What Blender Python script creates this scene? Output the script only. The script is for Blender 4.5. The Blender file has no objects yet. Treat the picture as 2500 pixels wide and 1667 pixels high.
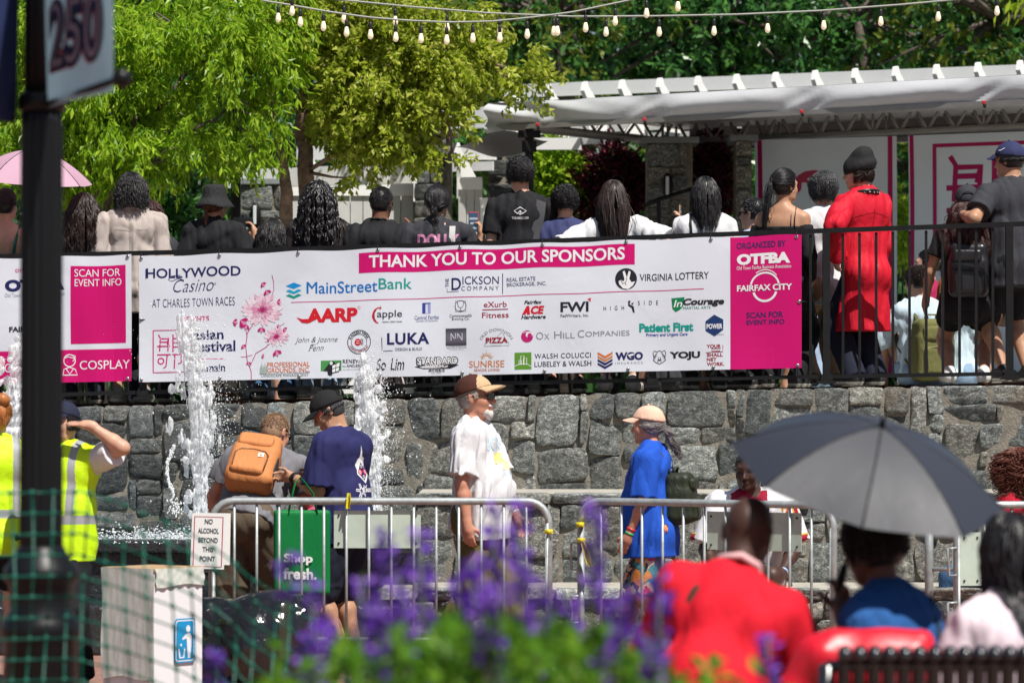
import bpy, bmesh, math, random
import numpy as np
from mathutils import Vector, Matrix
SC = bpy.context.scene
COL = SC.collection
# ---------------------------------------------------------------- camera
CAM_H = 1.64
FPX = 9375.0                      # focal length in pixels of the 2500 px wide photograph (135 mm lens)
PITCH = math.atan((980 - 833.5) / FPX)
cam_d = bpy.data.cameras.new('camera')
cam_d.lens = 135; cam_d.sensor_width = 36; cam_d.clip_end = 500; cam_d.clip_start = 0.5
cam_d.dof.use_dof = True; cam_d.dof.focus_distance = 26.5; cam_d.dof.aperture_fstop = 3.7
cam = bpy.data.objects.new('camera', cam_d); COL.objects.link(cam)
cam.location = (0, 0, CAM_H); cam.rotation_euler = (math.pi / 2 + PITCH, 0, 0)
SC.camera = cam
# ---------------------------------------------------------------- sky, sun, exposure
SUN_DIR = Vector((0.30, -0.42, 0.86)).normalized()      # towards the sun
SUN_EL = math.asin(SUN_DIR.z); SUN_AZ = math.atan2(SUN_DIR.x, SUN_DIR.y)
world = bpy.data.worlds.new('World'); SC.world = world; world.use_nodes = True
wn = world.node_tree
sky = wn.nodes.new('ShaderNodeTexSky'); sky.sky_type = 'NISHITA'; sky.sun_disc = False
sky.sun_elevation = SUN_EL; sky.sun_rotation = SUN_AZ
bg = wn.nodes['Background']; wn.links.new(sky.outputs[0], bg.inputs[0]); bg.inputs[1].default_value = 0.055
sun_d = bpy.data.lights.new('sun', 'SUN'); sun_d.energy = 5.0; sun_d.angle = math.radians(0.5); sun_d.color = (1, 0.955, 0.89)
sun = bpy.data.objects.new('sun', sun_d); COL.objects.link(sun)
sun.rotation_euler = (-SUN_DIR).to_track_quat('-Z', 'Y').to_euler()
SC.view_settings.view_transform = 'Standard'; SC.view_settings.look = 'None'
SC.view_settings.exposure = 0.45; SC.view_settings.gamma = 1.0
SC.render.engine = 'CYCLES'
SC.cycles.use_denoising = True
SC.cycles.max_bounces = 6; SC.cycles.diffuse_bounces = 3; SC.cycles.glossy_bounces = 2
SC.cycles.transmission_bounces = 4; SC.cycles.transparent_max_bounces = 8
SC.cycles.caustics_reflective = False; SC.cycles.caustics_refractive = False
# ---------------------------------------------------------------- placing: a photograph pixel (2500 wide) at a depth D
CP, SP = math.cos(PITCH), math.sin(PITCH)
def W(u, v, D):
    xc, yc = (u - 1250) / FPX, (833.5 - v) / FPX
    y, z = CP - yc * SP, SP + yc * CP
    t = D / y
    return Vector((xc * t, D, CAM_H + z * t))
def Wz(u, z, D):
    return Vector(((u - 1250) / FPX * D, D, z))
def floor_z(x): return 1.715 + 0.0229 * x          # the upper terrace climbs gently to the right
def rail_D(u): return 28.0 - 0.00035 * (u - 1500)
# ---------------------------------------------------------------- objects
def link(o, parent=None):
    COL.objects.link(o)
    if parent is not None: o.parent = parent
    return o
def props(o, label=None, cat=None, group=None, kind=None):
    if label: o['label'] = label
    if cat: o['category'] = cat
    if group: o['group'] = group
    if kind: o['kind'] = kind
    return o
def thing(name, label, cat, loc=(0, 0, 0), rz=0.0, group=None):
    o = bpy.data.objects.new(name, None); o.empty_display_size = 0.1
    link(o); o.location = loc; o.rotation_euler = (0, 0, rz)
    return props(o, label, cat, group)
def mesh_obj(name, verts, faces, mats, parent=None, smooth=False, mi=None):
    me = bpy.data.meshes.new(name)
    if isinstance(verts, np.ndarray): verts = verts.tolist()
    if isinstance(faces, np.ndarray): faces = faces.tolist()
    me.from_pydata(verts, [], faces)
    for m in (mats if isinstance(mats, (list, tuple)) else [mats]): me.materials.append(m)
    if mi is not None: me.polygons.foreach_set('material_index', np.asarray(mi, dtype=np.int32))
    if smooth: me.polygons.foreach_set('use_smooth', np.ones(len(me.polygons), dtype=bool))
    me.update()
    return link(bpy.data.objects.new(name, me), parent)
class MB:
    """collects shapes for ONE mesh object (several materials allowed)"""
    def __init__(s): s.v = []; s.f = []; s.m = []; s.sm = []; s.cur = 0
    def add(s, verts, faces, mi=None, smooth=False):
        b = len(s.v); mi = s.cur if mi is None else mi
        s.v.extend([tuple(v) for v in verts])
        for f in faces: s.f.append([i + b for i in f]); s.m.append(mi); s.sm.append(smooth)
        return s
    def box(s, c, d, rot=None, mi=None, bev=0.0):
        hx, hy, hz = d[0] / 2, d[1] / 2, d[2] / 2
        c = Vector(c)
        if bev <= 0:
            vs = [Vector((x * hx, y * hy, z * hz)) for x in (-1, 1) for y in (-1, 1) for z in (-1, 1)]
            fs = [(0, 1, 3, 2), (4, 6, 7, 5), (0, 4, 5, 1), (2, 3, 7, 6), (0, 2, 6, 4), (1, 5, 7, 3)]
        else:
            b = min(bev, hx * .9, hy * .9, hz * .9); bm = bmesh.new()
            bmesh.ops.create_cube(bm, size=1.0)
            for q in bm.verts: q.co = Vector((q.co.x * 2 * hx, q.co.y * 2 * hy, q.co.z * 2 * hz))
            bmesh.ops.bevel(bm, geom=bm.edges[:], offset=b, segments=2, affect='EDGES', profile=0.5)
            bm.verts.index_update(); vs = [q.co.copy() for q in bm.verts]; fs = [[q.index for q in f.verts] for f in bm.faces]; bm.free()
        if rot is not None: vs = [rot @ v for v in vs]
        return s.add([v + c for v in vs], fs, mi)
    def beam(s, a, b, w, h, mi=None, up=(0, 0, 1)):
        a, b = Vector(a), Vector(b); d = (b - a).normalized(); u = Vector(up)
        x = d.cross(u); x = x.normalized() if x.length > 1e-5 else Vector((1, 0, 0)); z = x.cross(d).normalized()
        vs = [p + x * (sx * w / 2) + z * (sz * h / 2) for p in (a, b) for sx, sz in ((-1, -1), (1, -1), (1, 1), (-1, 1))]
        return s.add(vs, [(0, 1, 2, 3)[::-1], (4, 5, 6, 7), (0, 1, 5, 4), (1, 2, 6, 5), (2, 3, 7, 6), (3, 0, 4, 7)], mi)
    def tube(s, pts, r, n=8, mi=None, caps=True, close=False, smooth=True, flat=1.0):
        P = [Vector(p) for p in pts]; k = len(P)
        R = list(r) if isinstance(r, (list, tuple, np.ndarray)) else [r] * k
        T = []
        for i in range(k):
            if close: t = P[(i + 1) % k] - P[i - 1]
            else: t = P[min(i + 1, k - 1)] - P[max(i - 1, 0)]
            T.append(t.normalized() if t.length > 1e-9 else Vector((0, 0, 1)))
        ref = Vector((0, 0, 1)) if abs(T[0].z) < .9 else Vector((1, 0, 0))
        x = T[0].cross(ref).normalized(); vs = []; fs = []
        for i in range(k):
            x = (x - T[i] * x.dot(T[i])); x = x.normalized() if x.length > 1e-6 else T[i].orthogonal().normalized()
            y = T[i].cross(x)
            for j in range(n):
                a = 2 * math.pi * j / n; vs.append(P[i] + x * (math.cos(a) * R[i]) + y * (math.sin(a) * R[i] * flat))
        for i in range(k if close else k - 1):
            for j in range(n):
                a, b = i * n + j, i * n + (j + 1) % n; c, d = ((i + 1) % k) * n + (j + 1) % n, ((i + 1) % k) * n + j
                fs.append((a, b, c, d))
        if caps and not close: fs.append(tuple(range(n))[::-1]); fs.append(tuple((k - 1) * n + j for j in range(n)))
        return s.add(vs, fs, mi, smooth)
    def lathe(s, prof, c=(0, 0, 0), n=20, mi=None, smooth=True, rot=None, sy=1.0, flute=0.0, nf=0):
        vs = []; fs = []; c = Vector(c)
        for (r, z) in prof:
            for j in range(n):
                a = 2 * math.pi * j / n; rr = r * (1 - flute * (0.5 + 0.5 * math.cos(nf * a))) if nf else r
                v = Vector((rr * math.cos(a), rr * math.sin(a) * sy, z)); vs.append((rot @ v if rot is not None else v) + c)
        for i in range(len(prof) - 1):
            for j in range(n): fs.append((i * n + j, i * n + (j + 1) % n, (i + 1) * n + (j + 1) % n, (i + 1) * n + j))
        fs.append(tuple(range(n))[::-1]); fs.append(tuple((len(prof) - 1) * n + j for j in range(n)))
        return s.add(vs, fs, mi, smooth)
    def ball(s, c, r, n=10, m=6, mi=None, rot=None):
        r = (r, r, r) if not isinstance(r, (tuple, list)) else r; c = Vector(c); vs = []; fs = []
        for i in range(m + 1):
            p = math.pi * i / m
            for j in range(n):
                a = 2 * math.pi * j / n; v = Vector((r[0] * math.sin(p) * math.cos(a), r[1] * math.sin(p) * math.sin(a), r[2] * math.cos(p)))
                vs.append((rot @ v if rot is not None else v) + c)
        for i in range(m):
            for j in range(n): fs.append((i * n + j, (i + 1) * n + j, (i + 1) * n + (j + 1) % n, i * n + (j + 1) % n))
        return s.add(vs, fs, mi, True)
    def build(s, name, mats, parent=None):
        o = mesh_obj(name, s.v, s.f, mats, parent, mi=s.m)
        o.data.polygons.foreach_set('use_smooth', np.array(s.sm, dtype=bool))
        return o
# ---------------------------------------------------------------- materials
MATS = {}
def mat(name, col, rough=0.6, metal=0.0, var=0.0, vscale=8.0, bump=0.0, bscale=60.0, bstretch=(1, 1, 1), trans=0.0, emit=0.0, spec=0.5, col2=None, sheen=0.0, coat=0.0, attr=None):
    if name in MATS: return MATS[name]
    m = bpy.data.materials.new(name); m.use_nodes = True; MATS[name] = m
    nt = m.node_tree; N = nt.nodes; L = nt.links; p = N['Principled BSDF']
    c4 = (*col, 1)
    p.inputs['Base Color'].default_value = c4; p.inputs['Roughness'].default_value = rough; p.inputs['Metallic'].default_value = metal
    p.inputs['Specular IOR Level'].default_value = spec
    if coat: p.inputs['Coat Weight'].default_value = coat; p.inputs['Coat Roughness'].default_value = 0.15
    if sheen: p.inputs['Sheen Weight'].default_value = sheen
    tc = N.new('ShaderNodeTexCoord')
    if var or col2:
        nz = N.new('ShaderNodeTexNoise'); nz.inputs['Scale'].default_value = vscale; nz.inputs['Detail'].default_value = 5; nz.inputs['Roughness'].default_value = .65
        L.new(tc.outputs['Object'], nz.inputs['Vector'])
        rp = N.new('ShaderNodeValToRGB'); rp.color_ramp.elements[0].position = .3; rp.color_ramp.elements[1].position = .7
        a = tuple(max(0, c * (1 - var)) for c in col); b = tuple(min(1, c * (1 + var)) for c in col) if col2 is None else col2
        rp.color_ramp.elements[0].color = (*a, 1); rp.color_ramp.elements[1].color = (*b, 1)
        L.new(nz.outputs['Fac'], rp.inputs[0]); L.new(rp.outputs[0], p.inputs['Base Color'])
    if bump:
        mp = N.new('ShaderNodeMapping'); mp.inputs['Scale'].default_value = bstretch; L.new(tc.outputs['Object'], mp.inputs[0])
        n2 = N.new('ShaderNodeTexNoise'); n2.inputs['Scale'].default_value = bscale; n2.inputs['Detail'].default_value = 3; n2.inputs['Distortion'].default_value = .6
        L.new(mp.outputs[0], n2.inputs['Vector'])
        bp = N.new('ShaderNodeBump'); bp.inputs['Strength'].default_value = bump; bp.inputs['Distance'].default_value = 0.02
        L.new(n2.outputs['Fac'], bp.inputs['Height']); L.new(bp.outputs[0], p.inputs['Normal'])
    if emit: p.inputs['Emission Color'].default_value = c4; p.inputs['Emission Strength'].default_value = emit
    if trans:
        tr = N.new('ShaderNodeBsdfTranslucent'); mx = N.new('ShaderNodeMixShader'); mx.inputs[0].default_value = trans
        src = p.inputs['Base Color'].links[0].from_socket if p.inputs['Base Color'].links else None
        if src: L.new(src, tr.inputs['Color'])
        else: tr.inputs['Color'].default_value = c4
        L.new(p.outputs[0], mx.inputs[1]); L.new(tr.outputs[0], mx.inputs[2]); L.new(mx.outputs[0], N['Material Output'].inputs['Surface'])
    return m
def cloth(name, col, **k):
    k.setdefault('rough', .85); k.setdefault('var', .07); k.setdefault('vscale', 5); k.setdefault('bump', .35); k.setdefault('bscale', 14); k.setdefault('bstretch', (1.6, 1.6, .7)); k.setdefault('spec', .25)
    return mat('cloth_' + name, col, **k)
def skin(name, col):
    m = mat('skin_' + name, col, rough=.5, var=.17, vscale=14, spec=.35, bump=.03, bscale=90); m['base'] = col
    return m
WHITE = (.80, .80, .80); BLACK = (.012, .012, .014)
M_BLACK_STEEL = mat('black_painted_steel', (.008, .008, .009), rough=.5, var=.3, vscale=20, spec=.25)
M_GALV = mat('galvanised_steel', (.36, .39, .39), rough=.5, metal=.45, var=.22, vscale=18, bump=.06, bscale=90)
M_INK = {}
def ink(col):
    k = tuple(round(c, 3) for c in col)
    if k not in M_INK: M_INK[k] = mat('printed_ink_%d' % len(M_INK), col, rough=.45, spec=.35)
    return M_INK[k]
NAVY = (.010, .012, .085); MAG = (.50, .0, .125); INKB = (.012, .013, .02); RED = (.50, .008, .018)
# ================================================================ bodies and clothes: one continuous surface from a distance field
def arr(p): return np.array(tuple(p), dtype=np.float32)
def unit(v):
    v = np.asarray(v, dtype=np.float32); n = np.linalg.norm(v); return v / n if n > 1e-9 else v
def rotm(ax, ang):
    return np.array(Matrix.Rotation(ang, 3, Vector(ax)), dtype=np.float32)
class Cap:      # tapered capsule, may be flattened along n by factor f
    def __init__(s, a, b, ra, rb=None, k=.03, n=None, f=1.0, cut=None):
        s.a, s.b = arr(a), arr(b); s.ra = ra; s.rb = ra if rb is None else rb; s.k = k; s.n = None if n is None else unit(n); s.f = f; s.cut = cut or []
    def box(s, m):
        r = max(s.ra, s.rb) + m; return np.minimum(s.a, s.b) - r, np.maximum(s.a, s.b) + r
    def d(s, X, Y, Z, g):
        ab = s.b - s.a; L2 = max(float(ab @ ab), 1e-10)
        qx, qy, qz = X - s.a[0], Y - s.a[1], Z - s.a[2]
        t = np.clip((qx * ab[0] + qy * ab[1] + qz * ab[2]) / L2, 0, 1)
        qx = qx - t * ab[0]; qy = qy - t * ab[1]; qz = qz - t * ab[2]
        q2 = qx * qx + qy * qy + qz * qz
        if s.n is not None:
            qn = qx * s.n[0] + qy * s.n[1] + qz * s.n[2]; q2 = q2 + (1 / s.f ** 2 - 1) * qn * qn
        r = s.ra + (s.rb - s.ra) * t
        d = np.sqrt(np.maximum(q2, 1e-12)) - r
        if s.n is not None: d = d * (s.f ** .5)
        d = d - g
        for p, nn in s.cut: d = np.maximum(d, (X - p[0]) * nn[0] + (Y - p[1]) * nn[1] + (Z - p[2]) * nn[2])
        return d
class Ell:      # ellipsoid with axes given by the rows of R
    def __init__(s, c, r, R=None, k=.04, cut=None):
        s.c = arr(c); s.r = np.array(r, dtype=np.float32); s.R = np.eye(3, dtype=np.float32) if R is None else np.asarray(R, dtype=np.float32); s.k = k; s.cut = cut or []
    def box(s, m):
        r = float(s.r.max()) + m; return s.c - r, s.c + r
    def d(s, X, Y, Z, g):
        qx, qy, qz = X - s.c[0], Y - s.c[1], Z - s.c[2]; r = s.r + g; k0 = 0; k1 = 0
        for i in range(3):
            e = (qx * s.R[i, 0] + qy * s.R[i, 1] + qz * s.R[i, 2]) / r[i]; k0 = k0 + e * e; k1 = k1 + (e / r[i]) ** 2
        k0 = np.sqrt(np.maximum(k0, 1e-12)); d = k0 * (k0 - 1) / np.sqrt(np.maximum(k1, 1e-12))
        for p, nn in s.cut: d = np.maximum(d, (X - p[0]) * nn[0] + (Y - p[1]) * nn[1] + (Z - p[2]) * nn[2])
        return d
class Box:      # rounded box
    def __init__(s, c, h, R=None, rad=.02, k=.02):
        s.c = arr(c); s.h = np.array(h, dtype=np.float32); s.R = np.eye(3, dtype=np.float32) if R is None else np.asarray(R, dtype=np.float32); s.rad = rad; s.k = k; s.cut = []
    def box(s, m):
        r = float(np.linalg.norm(s.h)) + m; return s.c - r, s.c + r
    def d(s, X, Y, Z, g):
        qx, qy, qz = X - s.c[0], Y - s.c[1], Z - s.c[2]; o = 0; ins = None
        for i in range(3):
            e = np.abs(qx * s.R[i, 0] + qy * s.R[i, 1] + qz * s.R[i, 2]) - (s.h[i] - s.rad)
            o = o + np.maximum(e, 0) ** 2; ins = e if ins is None else np.maximum(ins, e)
        return np.sqrt(o) + np.minimum(ins, 0) - s.rad - g
def smin(a, b, k):
    if k <= 0: return np.minimum(a, b)
    h = np.maximum(k - np.abs(a - b), 0) / k
    return np.minimum(a, b) - h * h * k * .25
def fold_noise(X, Y, Z, seed, freq=14.0, st=(1, 1, .55)):
    rg = np.random.RandomState(seed); out = 0; x, y, z = X * st[0], Y * st[1], Z * st[2]
    for i in range(4):
        k = unit(rg.normal(size=3)) * freq * (1 + .55 * i); k2 = unit(rg.normal(size=3)) * freq * .7
        w = 1.6 * np.sin(k2[0] * x + k2[1] * y + k2[2] * z + rg.rand() * 6)
        a_ = k[0] * x + k[1] * y + k[2] * z + w + rg.rand() * 6; out = out + (.3 * np.sin(a_) + .8 * (1 - 2 * np.abs(np.sin(a_ * .5)))) / (1 + .6 * i)
    return out / 2.2
def field_at(prims, P, g=0.0):
    X, Y, Z = P[:, 0], P[:, 1], P[:, 2]; F = np.full(len(P), 9.0, dtype=np.float32)
    for p in prims: F = smin(F, p.d(X, Y, Z, g), p.k)
    return F
def sdf_mesh(prims, h=.009, g=0.0, noise=None, subs=(), cuts=(), post=None):
    lo = np.min([p.box(g + .02)[0] for p in prims], axis=0); hi = np.max([p.box(g + .02)[1] for p in prims], axis=0)
    n = np.ceil((hi - lo) / h).astype(int) + 2
    ax = [lo[i] + h * np.arange(n[i], dtype=np.float32) for i in range(3)]
    F = np.full(n, .06, dtype=np.float32)
    def local(p, m):
        a, b = p.box(m); s = []
        for i in range(3): s.append(slice(max(0, int((a[i] - lo[i]) / h)), min(n[i], int((b[i] - lo[i]) / h) + 2)))
        return tuple(s)
    def G(s): return ax[0][s[0], None, None], ax[1][None, s[1], None], ax[2][None, None, s[2]]
    for p in prims:
        s = local(p, g + p.k + .02)
        if F[s].size == 0: continue
        F[s] = smin(F[s], p.d(*G(s), g), p.k)
    for p in subs:
        s = local(p, p.k + .01)
        if F[s].size: F[s] = -smin(-F[s], p.d(*G(s), 0), p.k)
    full = (slice(None),) * 3
    if noise:
        amp, seed, fr = noise[:3]; st = noise[3] if len(noise) > 3 else (1, 1, .55)
        m = np.abs(F) < .03; idx = np.nonzero(m)
        F[idx] += amp * fold_noise(ax[0][idx[0]], ax[1][idx[1]], ax[2][idx[2]], seed, fr, st)
    for p, nn in cuts:
        X, Y, Z = G(full); F = np.maximum(F, (X - p[0]) * nn[0] + (Y - p[1]) * nn[1] + (Z - p[2]) * nn[2])
    if post is not None: F = post(F, *G(full))
    return surf_net(F, lo, h)
def surf_net(F, lo, h):
    S = F < 0; n = F.shape
    c = np.zeros((n[0] - 1, n[1] - 1, n[2] - 1), dtype=np.int8)
    for i in (0, 1):
        for j in (0, 1):
            for k in (0, 1): c += S[i:n[0] - 1 + i, j:n[1] - 1 + j, k:n[2] - 1 + k]
    act = (c > 0) & (c < 8); I, J, K = np.nonzero(act)
    vid = np.full(act.shape, -1, dtype=np.int32); vid[I, J, K] = np.arange(len(I))
    acc = np.zeros((len(I), 3), dtype=np.float32); cnt = np.zeros(len(I), dtype=np.float32)
    for a in range(3):
        o1, o2 = [b for b in range(3) if b != a]
        for p in (0, 1):
            for q in (0, 1):
                A = [I, J, K]; A = [x.copy() for x in A]; A[o1] = A[o1] + p; A[o2] = A[o2] + q
                B = [x.copy() for x in A]; B[a] = B[a] + 1
                fa, fb = F[tuple(A)], F[tuple(B)]; cr = (fa < 0) != (fb < 0)
                t = np.where(cr, fa / np.where(np.abs(fa - fb) < 1e-12, 1, fa - fb), 0)
                off = np.zeros((len(I), 3), dtype=np.float32); off[:, o1] = p; off[:, o2] = q; off[:, a] = t
                acc[cr] += off[cr]; cnt[cr] += 1
    V = lo + h * (np.stack([I, J, K], 1) + acc / np.maximum(cnt, 1)[:, None])
    faces = []
    for a in range(3):
        o1, o2 = [(1, 2), (2, 0), (0, 1)][a]
        sl0 = [slice(None)] * 3; sl1 = [slice(None)] * 3; sl0[a] = slice(0, n[a] - 1); sl1[a] = slice(1, n[a])
        cr = S[tuple(sl0)] != S[tuple(sl1)]
        E = np.array(np.nonzero(cr)).T
        ok = (E[:, o1] > 0) & (E[:, o2] > 0) & (E[:, o1] < n[o1] - 1) & (E[:, o2] < n[o2] - 1); E = E[ok]
        if not len(E): continue
        ins = S[tuple(E.T)]
        q = []
        for p1, p2 in ((-1, -1), (0, -1), (0, 0), (-1, 0)):
            C = E.copy(); C[:, o1] += p1; C[:, o2] += p2; q.append(vid[tuple(C.T)])
        q = np.stack(q, 1); q[~ins] = q[~ins][:, ::-1]; faces.append(q)
    Fq = np.concatenate(faces) if faces else np.zeros((0, 4), int)
    return V, Fq
def fast_mesh(name, V, Fq, mats, parent=None, smooth=True, mi=None):
    me = bpy.data.meshes.new(name); V = np.ascontiguousarray(V, dtype=np.float32); Fq = np.ascontiguousarray(Fq, dtype=np.int32); k = Fq.shape[1] if len(Fq) else 4
    me.vertices.add(len(V)); me.vertices.foreach_set('co', V.ravel())
    me.loops.add(Fq.size); me.loops.foreach_set('vertex_index', Fq.ravel())
    me.polygons.add(len(Fq)); me.polygons.foreach_set('loop_start', np.arange(0, Fq.size, k, dtype=np.int32))
    me.polygons.foreach_set('use_smooth', np.full(len(Fq), smooth))
    for m in (mats if isinstance(mats, (list, tuple)) else [mats]): me.materials.append(m)
    if mi is not None: me.polygons.foreach_set('material_index', np.asarray(mi, dtype=np.int32))
    me.update(); me.validate()
    return link(bpy.data.objects.new(name, me), parent)
# ================================================================ people
def ik(a, b, l1, l2, bend):
    a, b = arr(a), arr(b); d = b - a; L = min(float(np.linalg.norm(d)), (l1 + l2) * .999); u = unit(d)
    x = (l1 * l1 - l2 * l2 + L * L) / (2 * L); hgt = math.sqrt(max(l1 * l1 - x * x, 0)); n = unit(bend - u * float(np.dot(bend, u)))
    return a + u * x + n * hgt
def hand_prims(w, d, palm, thumb, S, curl):
    """palm, four separate bent fingers of unequal length, thumb from the side of the palm"""
    d, palm = unit(d), unit(palm); palm = unit(palm - d * float(palm @ d)); t = unit(np.cross(d, palm)); t = t * (1 if float(t @ thumb) > 0 else -1)
    R = np.stack([t, d, palm]); out = [Ell(w + d * .042 * S, (.038 * S, .05 * S, .017 * S), R, k=.015), Cap(w - d * .02, w + d * .03 * S, .026 * S, .028 * S, k=.02)]
    for i, (o, L) in enumerate(((.027, .072), (.009, .080), (-.009, .074), (-.026, .058))):
        p = w + d * (.082 - abs(o) * .2) * S + t * o * S; ang = curl * (.35 + .08 * i)
        for j, f in enumerate((.45, .32, .23)):
            dd = unit(d * math.cos(ang) + palm * math.sin(ang) + t * o * 2.0 * (1 - min(curl, 1))); q = p + dd * L * f * S
            out.append(Cap(p, q, (.0092 - .001 * j) * S, (.0086 - .001 * j) * S, k=.006)); p = q; ang += curl * .55
    p = w + d * .022 * S + t * .026 * S + palm * .006; q = p + unit(d * .6 + t * .75 + palm * .35) * .04 * S; e = q + unit(d * .95 + t * .25 + palm * .45 * (.5 + curl)) * .032 * S
    out += [Cap(p, q, .014 * S, .011 * S, k=.012), Cap(q, e, .0105 * S, .009 * S, k=.006)]
    return out
def head_prims(hc, Rh, hs, ears=True, full=False):
    H = lambda x, y, z: hc + hs * (x * Rh[0] + y * Rh[1] + z * Rh[2])
    E = lambda c, r, k=.03: Ell(H(*c), [q * hs for q in r], Rh, k=k * hs)
    P = [E((0, -.012, .026), (.076, .097, .092)), E((0, .028, -.035), (.060, .066, .084), .04), Cap(H(-.030, .040, -.082), H(.030, .040, -.082), .03 * hs, k=.03),
         E((0, .080, -.100), (.021, .018, .017), .03), Cap(H(0, .088, .012), H(0, .113, -.028), .008 * hs, .0125 * hs, k=.014), E((-.013, .100, -.033), (.009, .012, .008), .008), E((.013, .100, -.033), (.009, .012, .008), .008),
         Cap(H(-.038, .076, .028), H(.038, .076, .028), .013 * hs, k=.02), E((-.042, .058, -.03), (.022, .022, .022), .03), E((.042, .058, -.03), (.022, .022, .022), .03),
         E((0, .092, -.060), (.023, .011, .0065), .007), E((0, .091, -.071), (.020, .011, .007), .006)]
    if ears:
        for s in (-1, 1):
            Re = Rh @ rotm((0, 0, 1), 0)
            P += [E((s * .077, -.010, -.008), (.009, .019, .031), .008), E((s * .081, -.018, .008), (.006, .010, .016), .006)]
    subs = [E((s * .033, .098, .006), (.017, .014, .011), .012) for s in (-1, 1)] + [E((s * .086, -.004, -.004), (.006, .008, .013), .006) for s in (-1, 1) if ears]
    return P, subs, H
def person(label, loc, rz=0.0, S=1.0, sex='m', skincol=None, w=1.0, belly=0.0, lean=0, side=0, twist=0, drop=0.0, head=(0, 0, 0), arms=(None, None), feet=None, seat=None,
           top=None, bottom=None, shoes=None, hair=None, hat=None, h=.009, ears=True, group=None, seed=1, hs=None, neckf=.6, face=False, sole=None):
    root = thing('person', label, 'person', loc, rz, group)
    rg = np.random.RandomState(seed); hs = (hs or S) * .985
    sh_w = (.182 if sex == 'm' else .158) * w; hp_w = .085 if sex == 'm' else .09
    hip = np.array([0, 0, .93 * S - drop], dtype=np.float32) if seat is None else arr(seat)
    Rt = rotm((0, 0, 1), math.radians(twist)) @ rotm((0, 1, 0), math.radians(side)) @ rotm((1, 0, 0), math.radians(-lean))
    T = lambda x, y, z: hip + S * (Rt @ np.array([x, y, z], dtype=np.float32))
    ax, ay, az = Rt[:, 0], Rt[:, 1], Rt[:, 2]
    neck = T(0, -.005, .535)
    Rhm = rotm((0, 1, 0), math.radians(side * neckf)) @ rotm((1, 0, 0), math.radians(-lean * neckf)) @ rotm((0, 0, 1), math.radians(twist * .5 - head[0])) @ rotm((1, 0, 0), math.radians(-head[1])) @ rotm((0, 1, 0), math.radians(head[2]))
    Rh = Rhm.T.copy()
    hc = neck + S * (.4 * az + .6 * Rh[2]) * .166 + S * .018 * Rh[1]
    HP, HS, H = head_prims(hc, Rh, hs, ears)
    c = dict(root=root, S=S, hip=hip, Rt=Rt, T=T, hc=hc, Rh=Rh, H=H, hs=hs, neck=neck, ax=ax, ay=ay, az=az, h=h)
    torso = []
    ww = w * (1 if sex == 'm' else .9)
    torso.append(Cap(T(-.085 * ww, 0, .405), T(.085 * ww, 0, .405), .112 * S, k=.05, n=ay, f=.85))
    torso.append(Cap(T(0, 0, .40), T(0, .005, .2), .150 * ww * S, (.135 if sex == 'm' else .112) * w * S, k=.05, n=ay, f=.72))
    torso.append(Cap(T(0, .005, .2), T(0, 0, -.02), (.135 if sex == 'm' else .112) * w * S, (.150 if sex == 'm' else .158) * w * S, k=.05, n=ay, f=.74))
    if belly: torso.append(Ell(T(0, .045 + belly * .5, .12), (.145 * w * S, (.10 + belly * .6) * S, .16 * S), Rt.T, k=.06))
    if sex == 'f':
        for s in (-1, 1): torso.append(Ell(T(s * .075 * w, .085, .33), (.068 * S, .06 * S, .068 * S), Rt.T, k=.03))
    glut = [Ell(T(s * .075, -.055, -.05), (.088 * w * S, .085 * S, .10 * S), Rt.T, k=.05) for s in (-1, 1)]
    nk = [Cap(neck - S * .02 * az, hc - hs * .055 * Rh[2] - hs * .022 * Rh[1], (.058 if sex == 'm' else .049) * S, (.056 if sex == 'm' else .047) * S, k=.025)]
    trap = []; upper = []; fore = []; hands = []; J = {}
    for i, s in enumerate((-1, 1)):
        sh = T(s * sh_w, -.005, .458); a = arms[i] or ((.14, -.08, -1), (.10, .25, -1))
        m = np.array([s, 1, 1], dtype=np.float32)
        du, df = unit(np.array(a[0]) * m), unit(np.array(a[1]) * m)
        el = sh + du * .285 * S; wr = el + df * .25 * S
        hd = unit(np.array(a[2]) * m) if len(a) > 2 and a[2] else df
        pn = np.array(a[3], dtype=np.float32) * m if len(a) > 3 and a[3] else np.array([-s, 0, 0], dtype=np.float32)
        curl = a[4] if len(a) > 4 else .6
        tb = np.array(a[5], dtype=np.float32) * m if len(a) > 5 else np.array([0, 1, .3], dtype=np.float32)
        trap.append(Cap(T(s * .03, -.012, .522), sh, .05 * S, .047 * S, k=.04))
        upper.append(Cap(sh, el, (.054 if sex == 'm' else .046) * S, (.043 if sex == 'm' else .036) * S, k=.03))
        fore.append(Cap(el, el + df * .07 * S, .043 * S * (1 if sex == 'm' else .87), .044 * S * (1 if sex == 'm' else .86), k=.02)); fore.append(Cap(el + df * .07 * S, wr, .044 * S * (1 if sex == 'm' else .86), .027 * S * (1 if sex == 'm' else .88), k=.02))
        hands += hand_prims(wr, hd, pn, tb, S, curl)
        J['sh', s], J['el', s], J['wr', s] = sh, el, wr; J['hand', s] = wr + hd * .08 * S
    legs = []; shins = []; feetp = []
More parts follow.
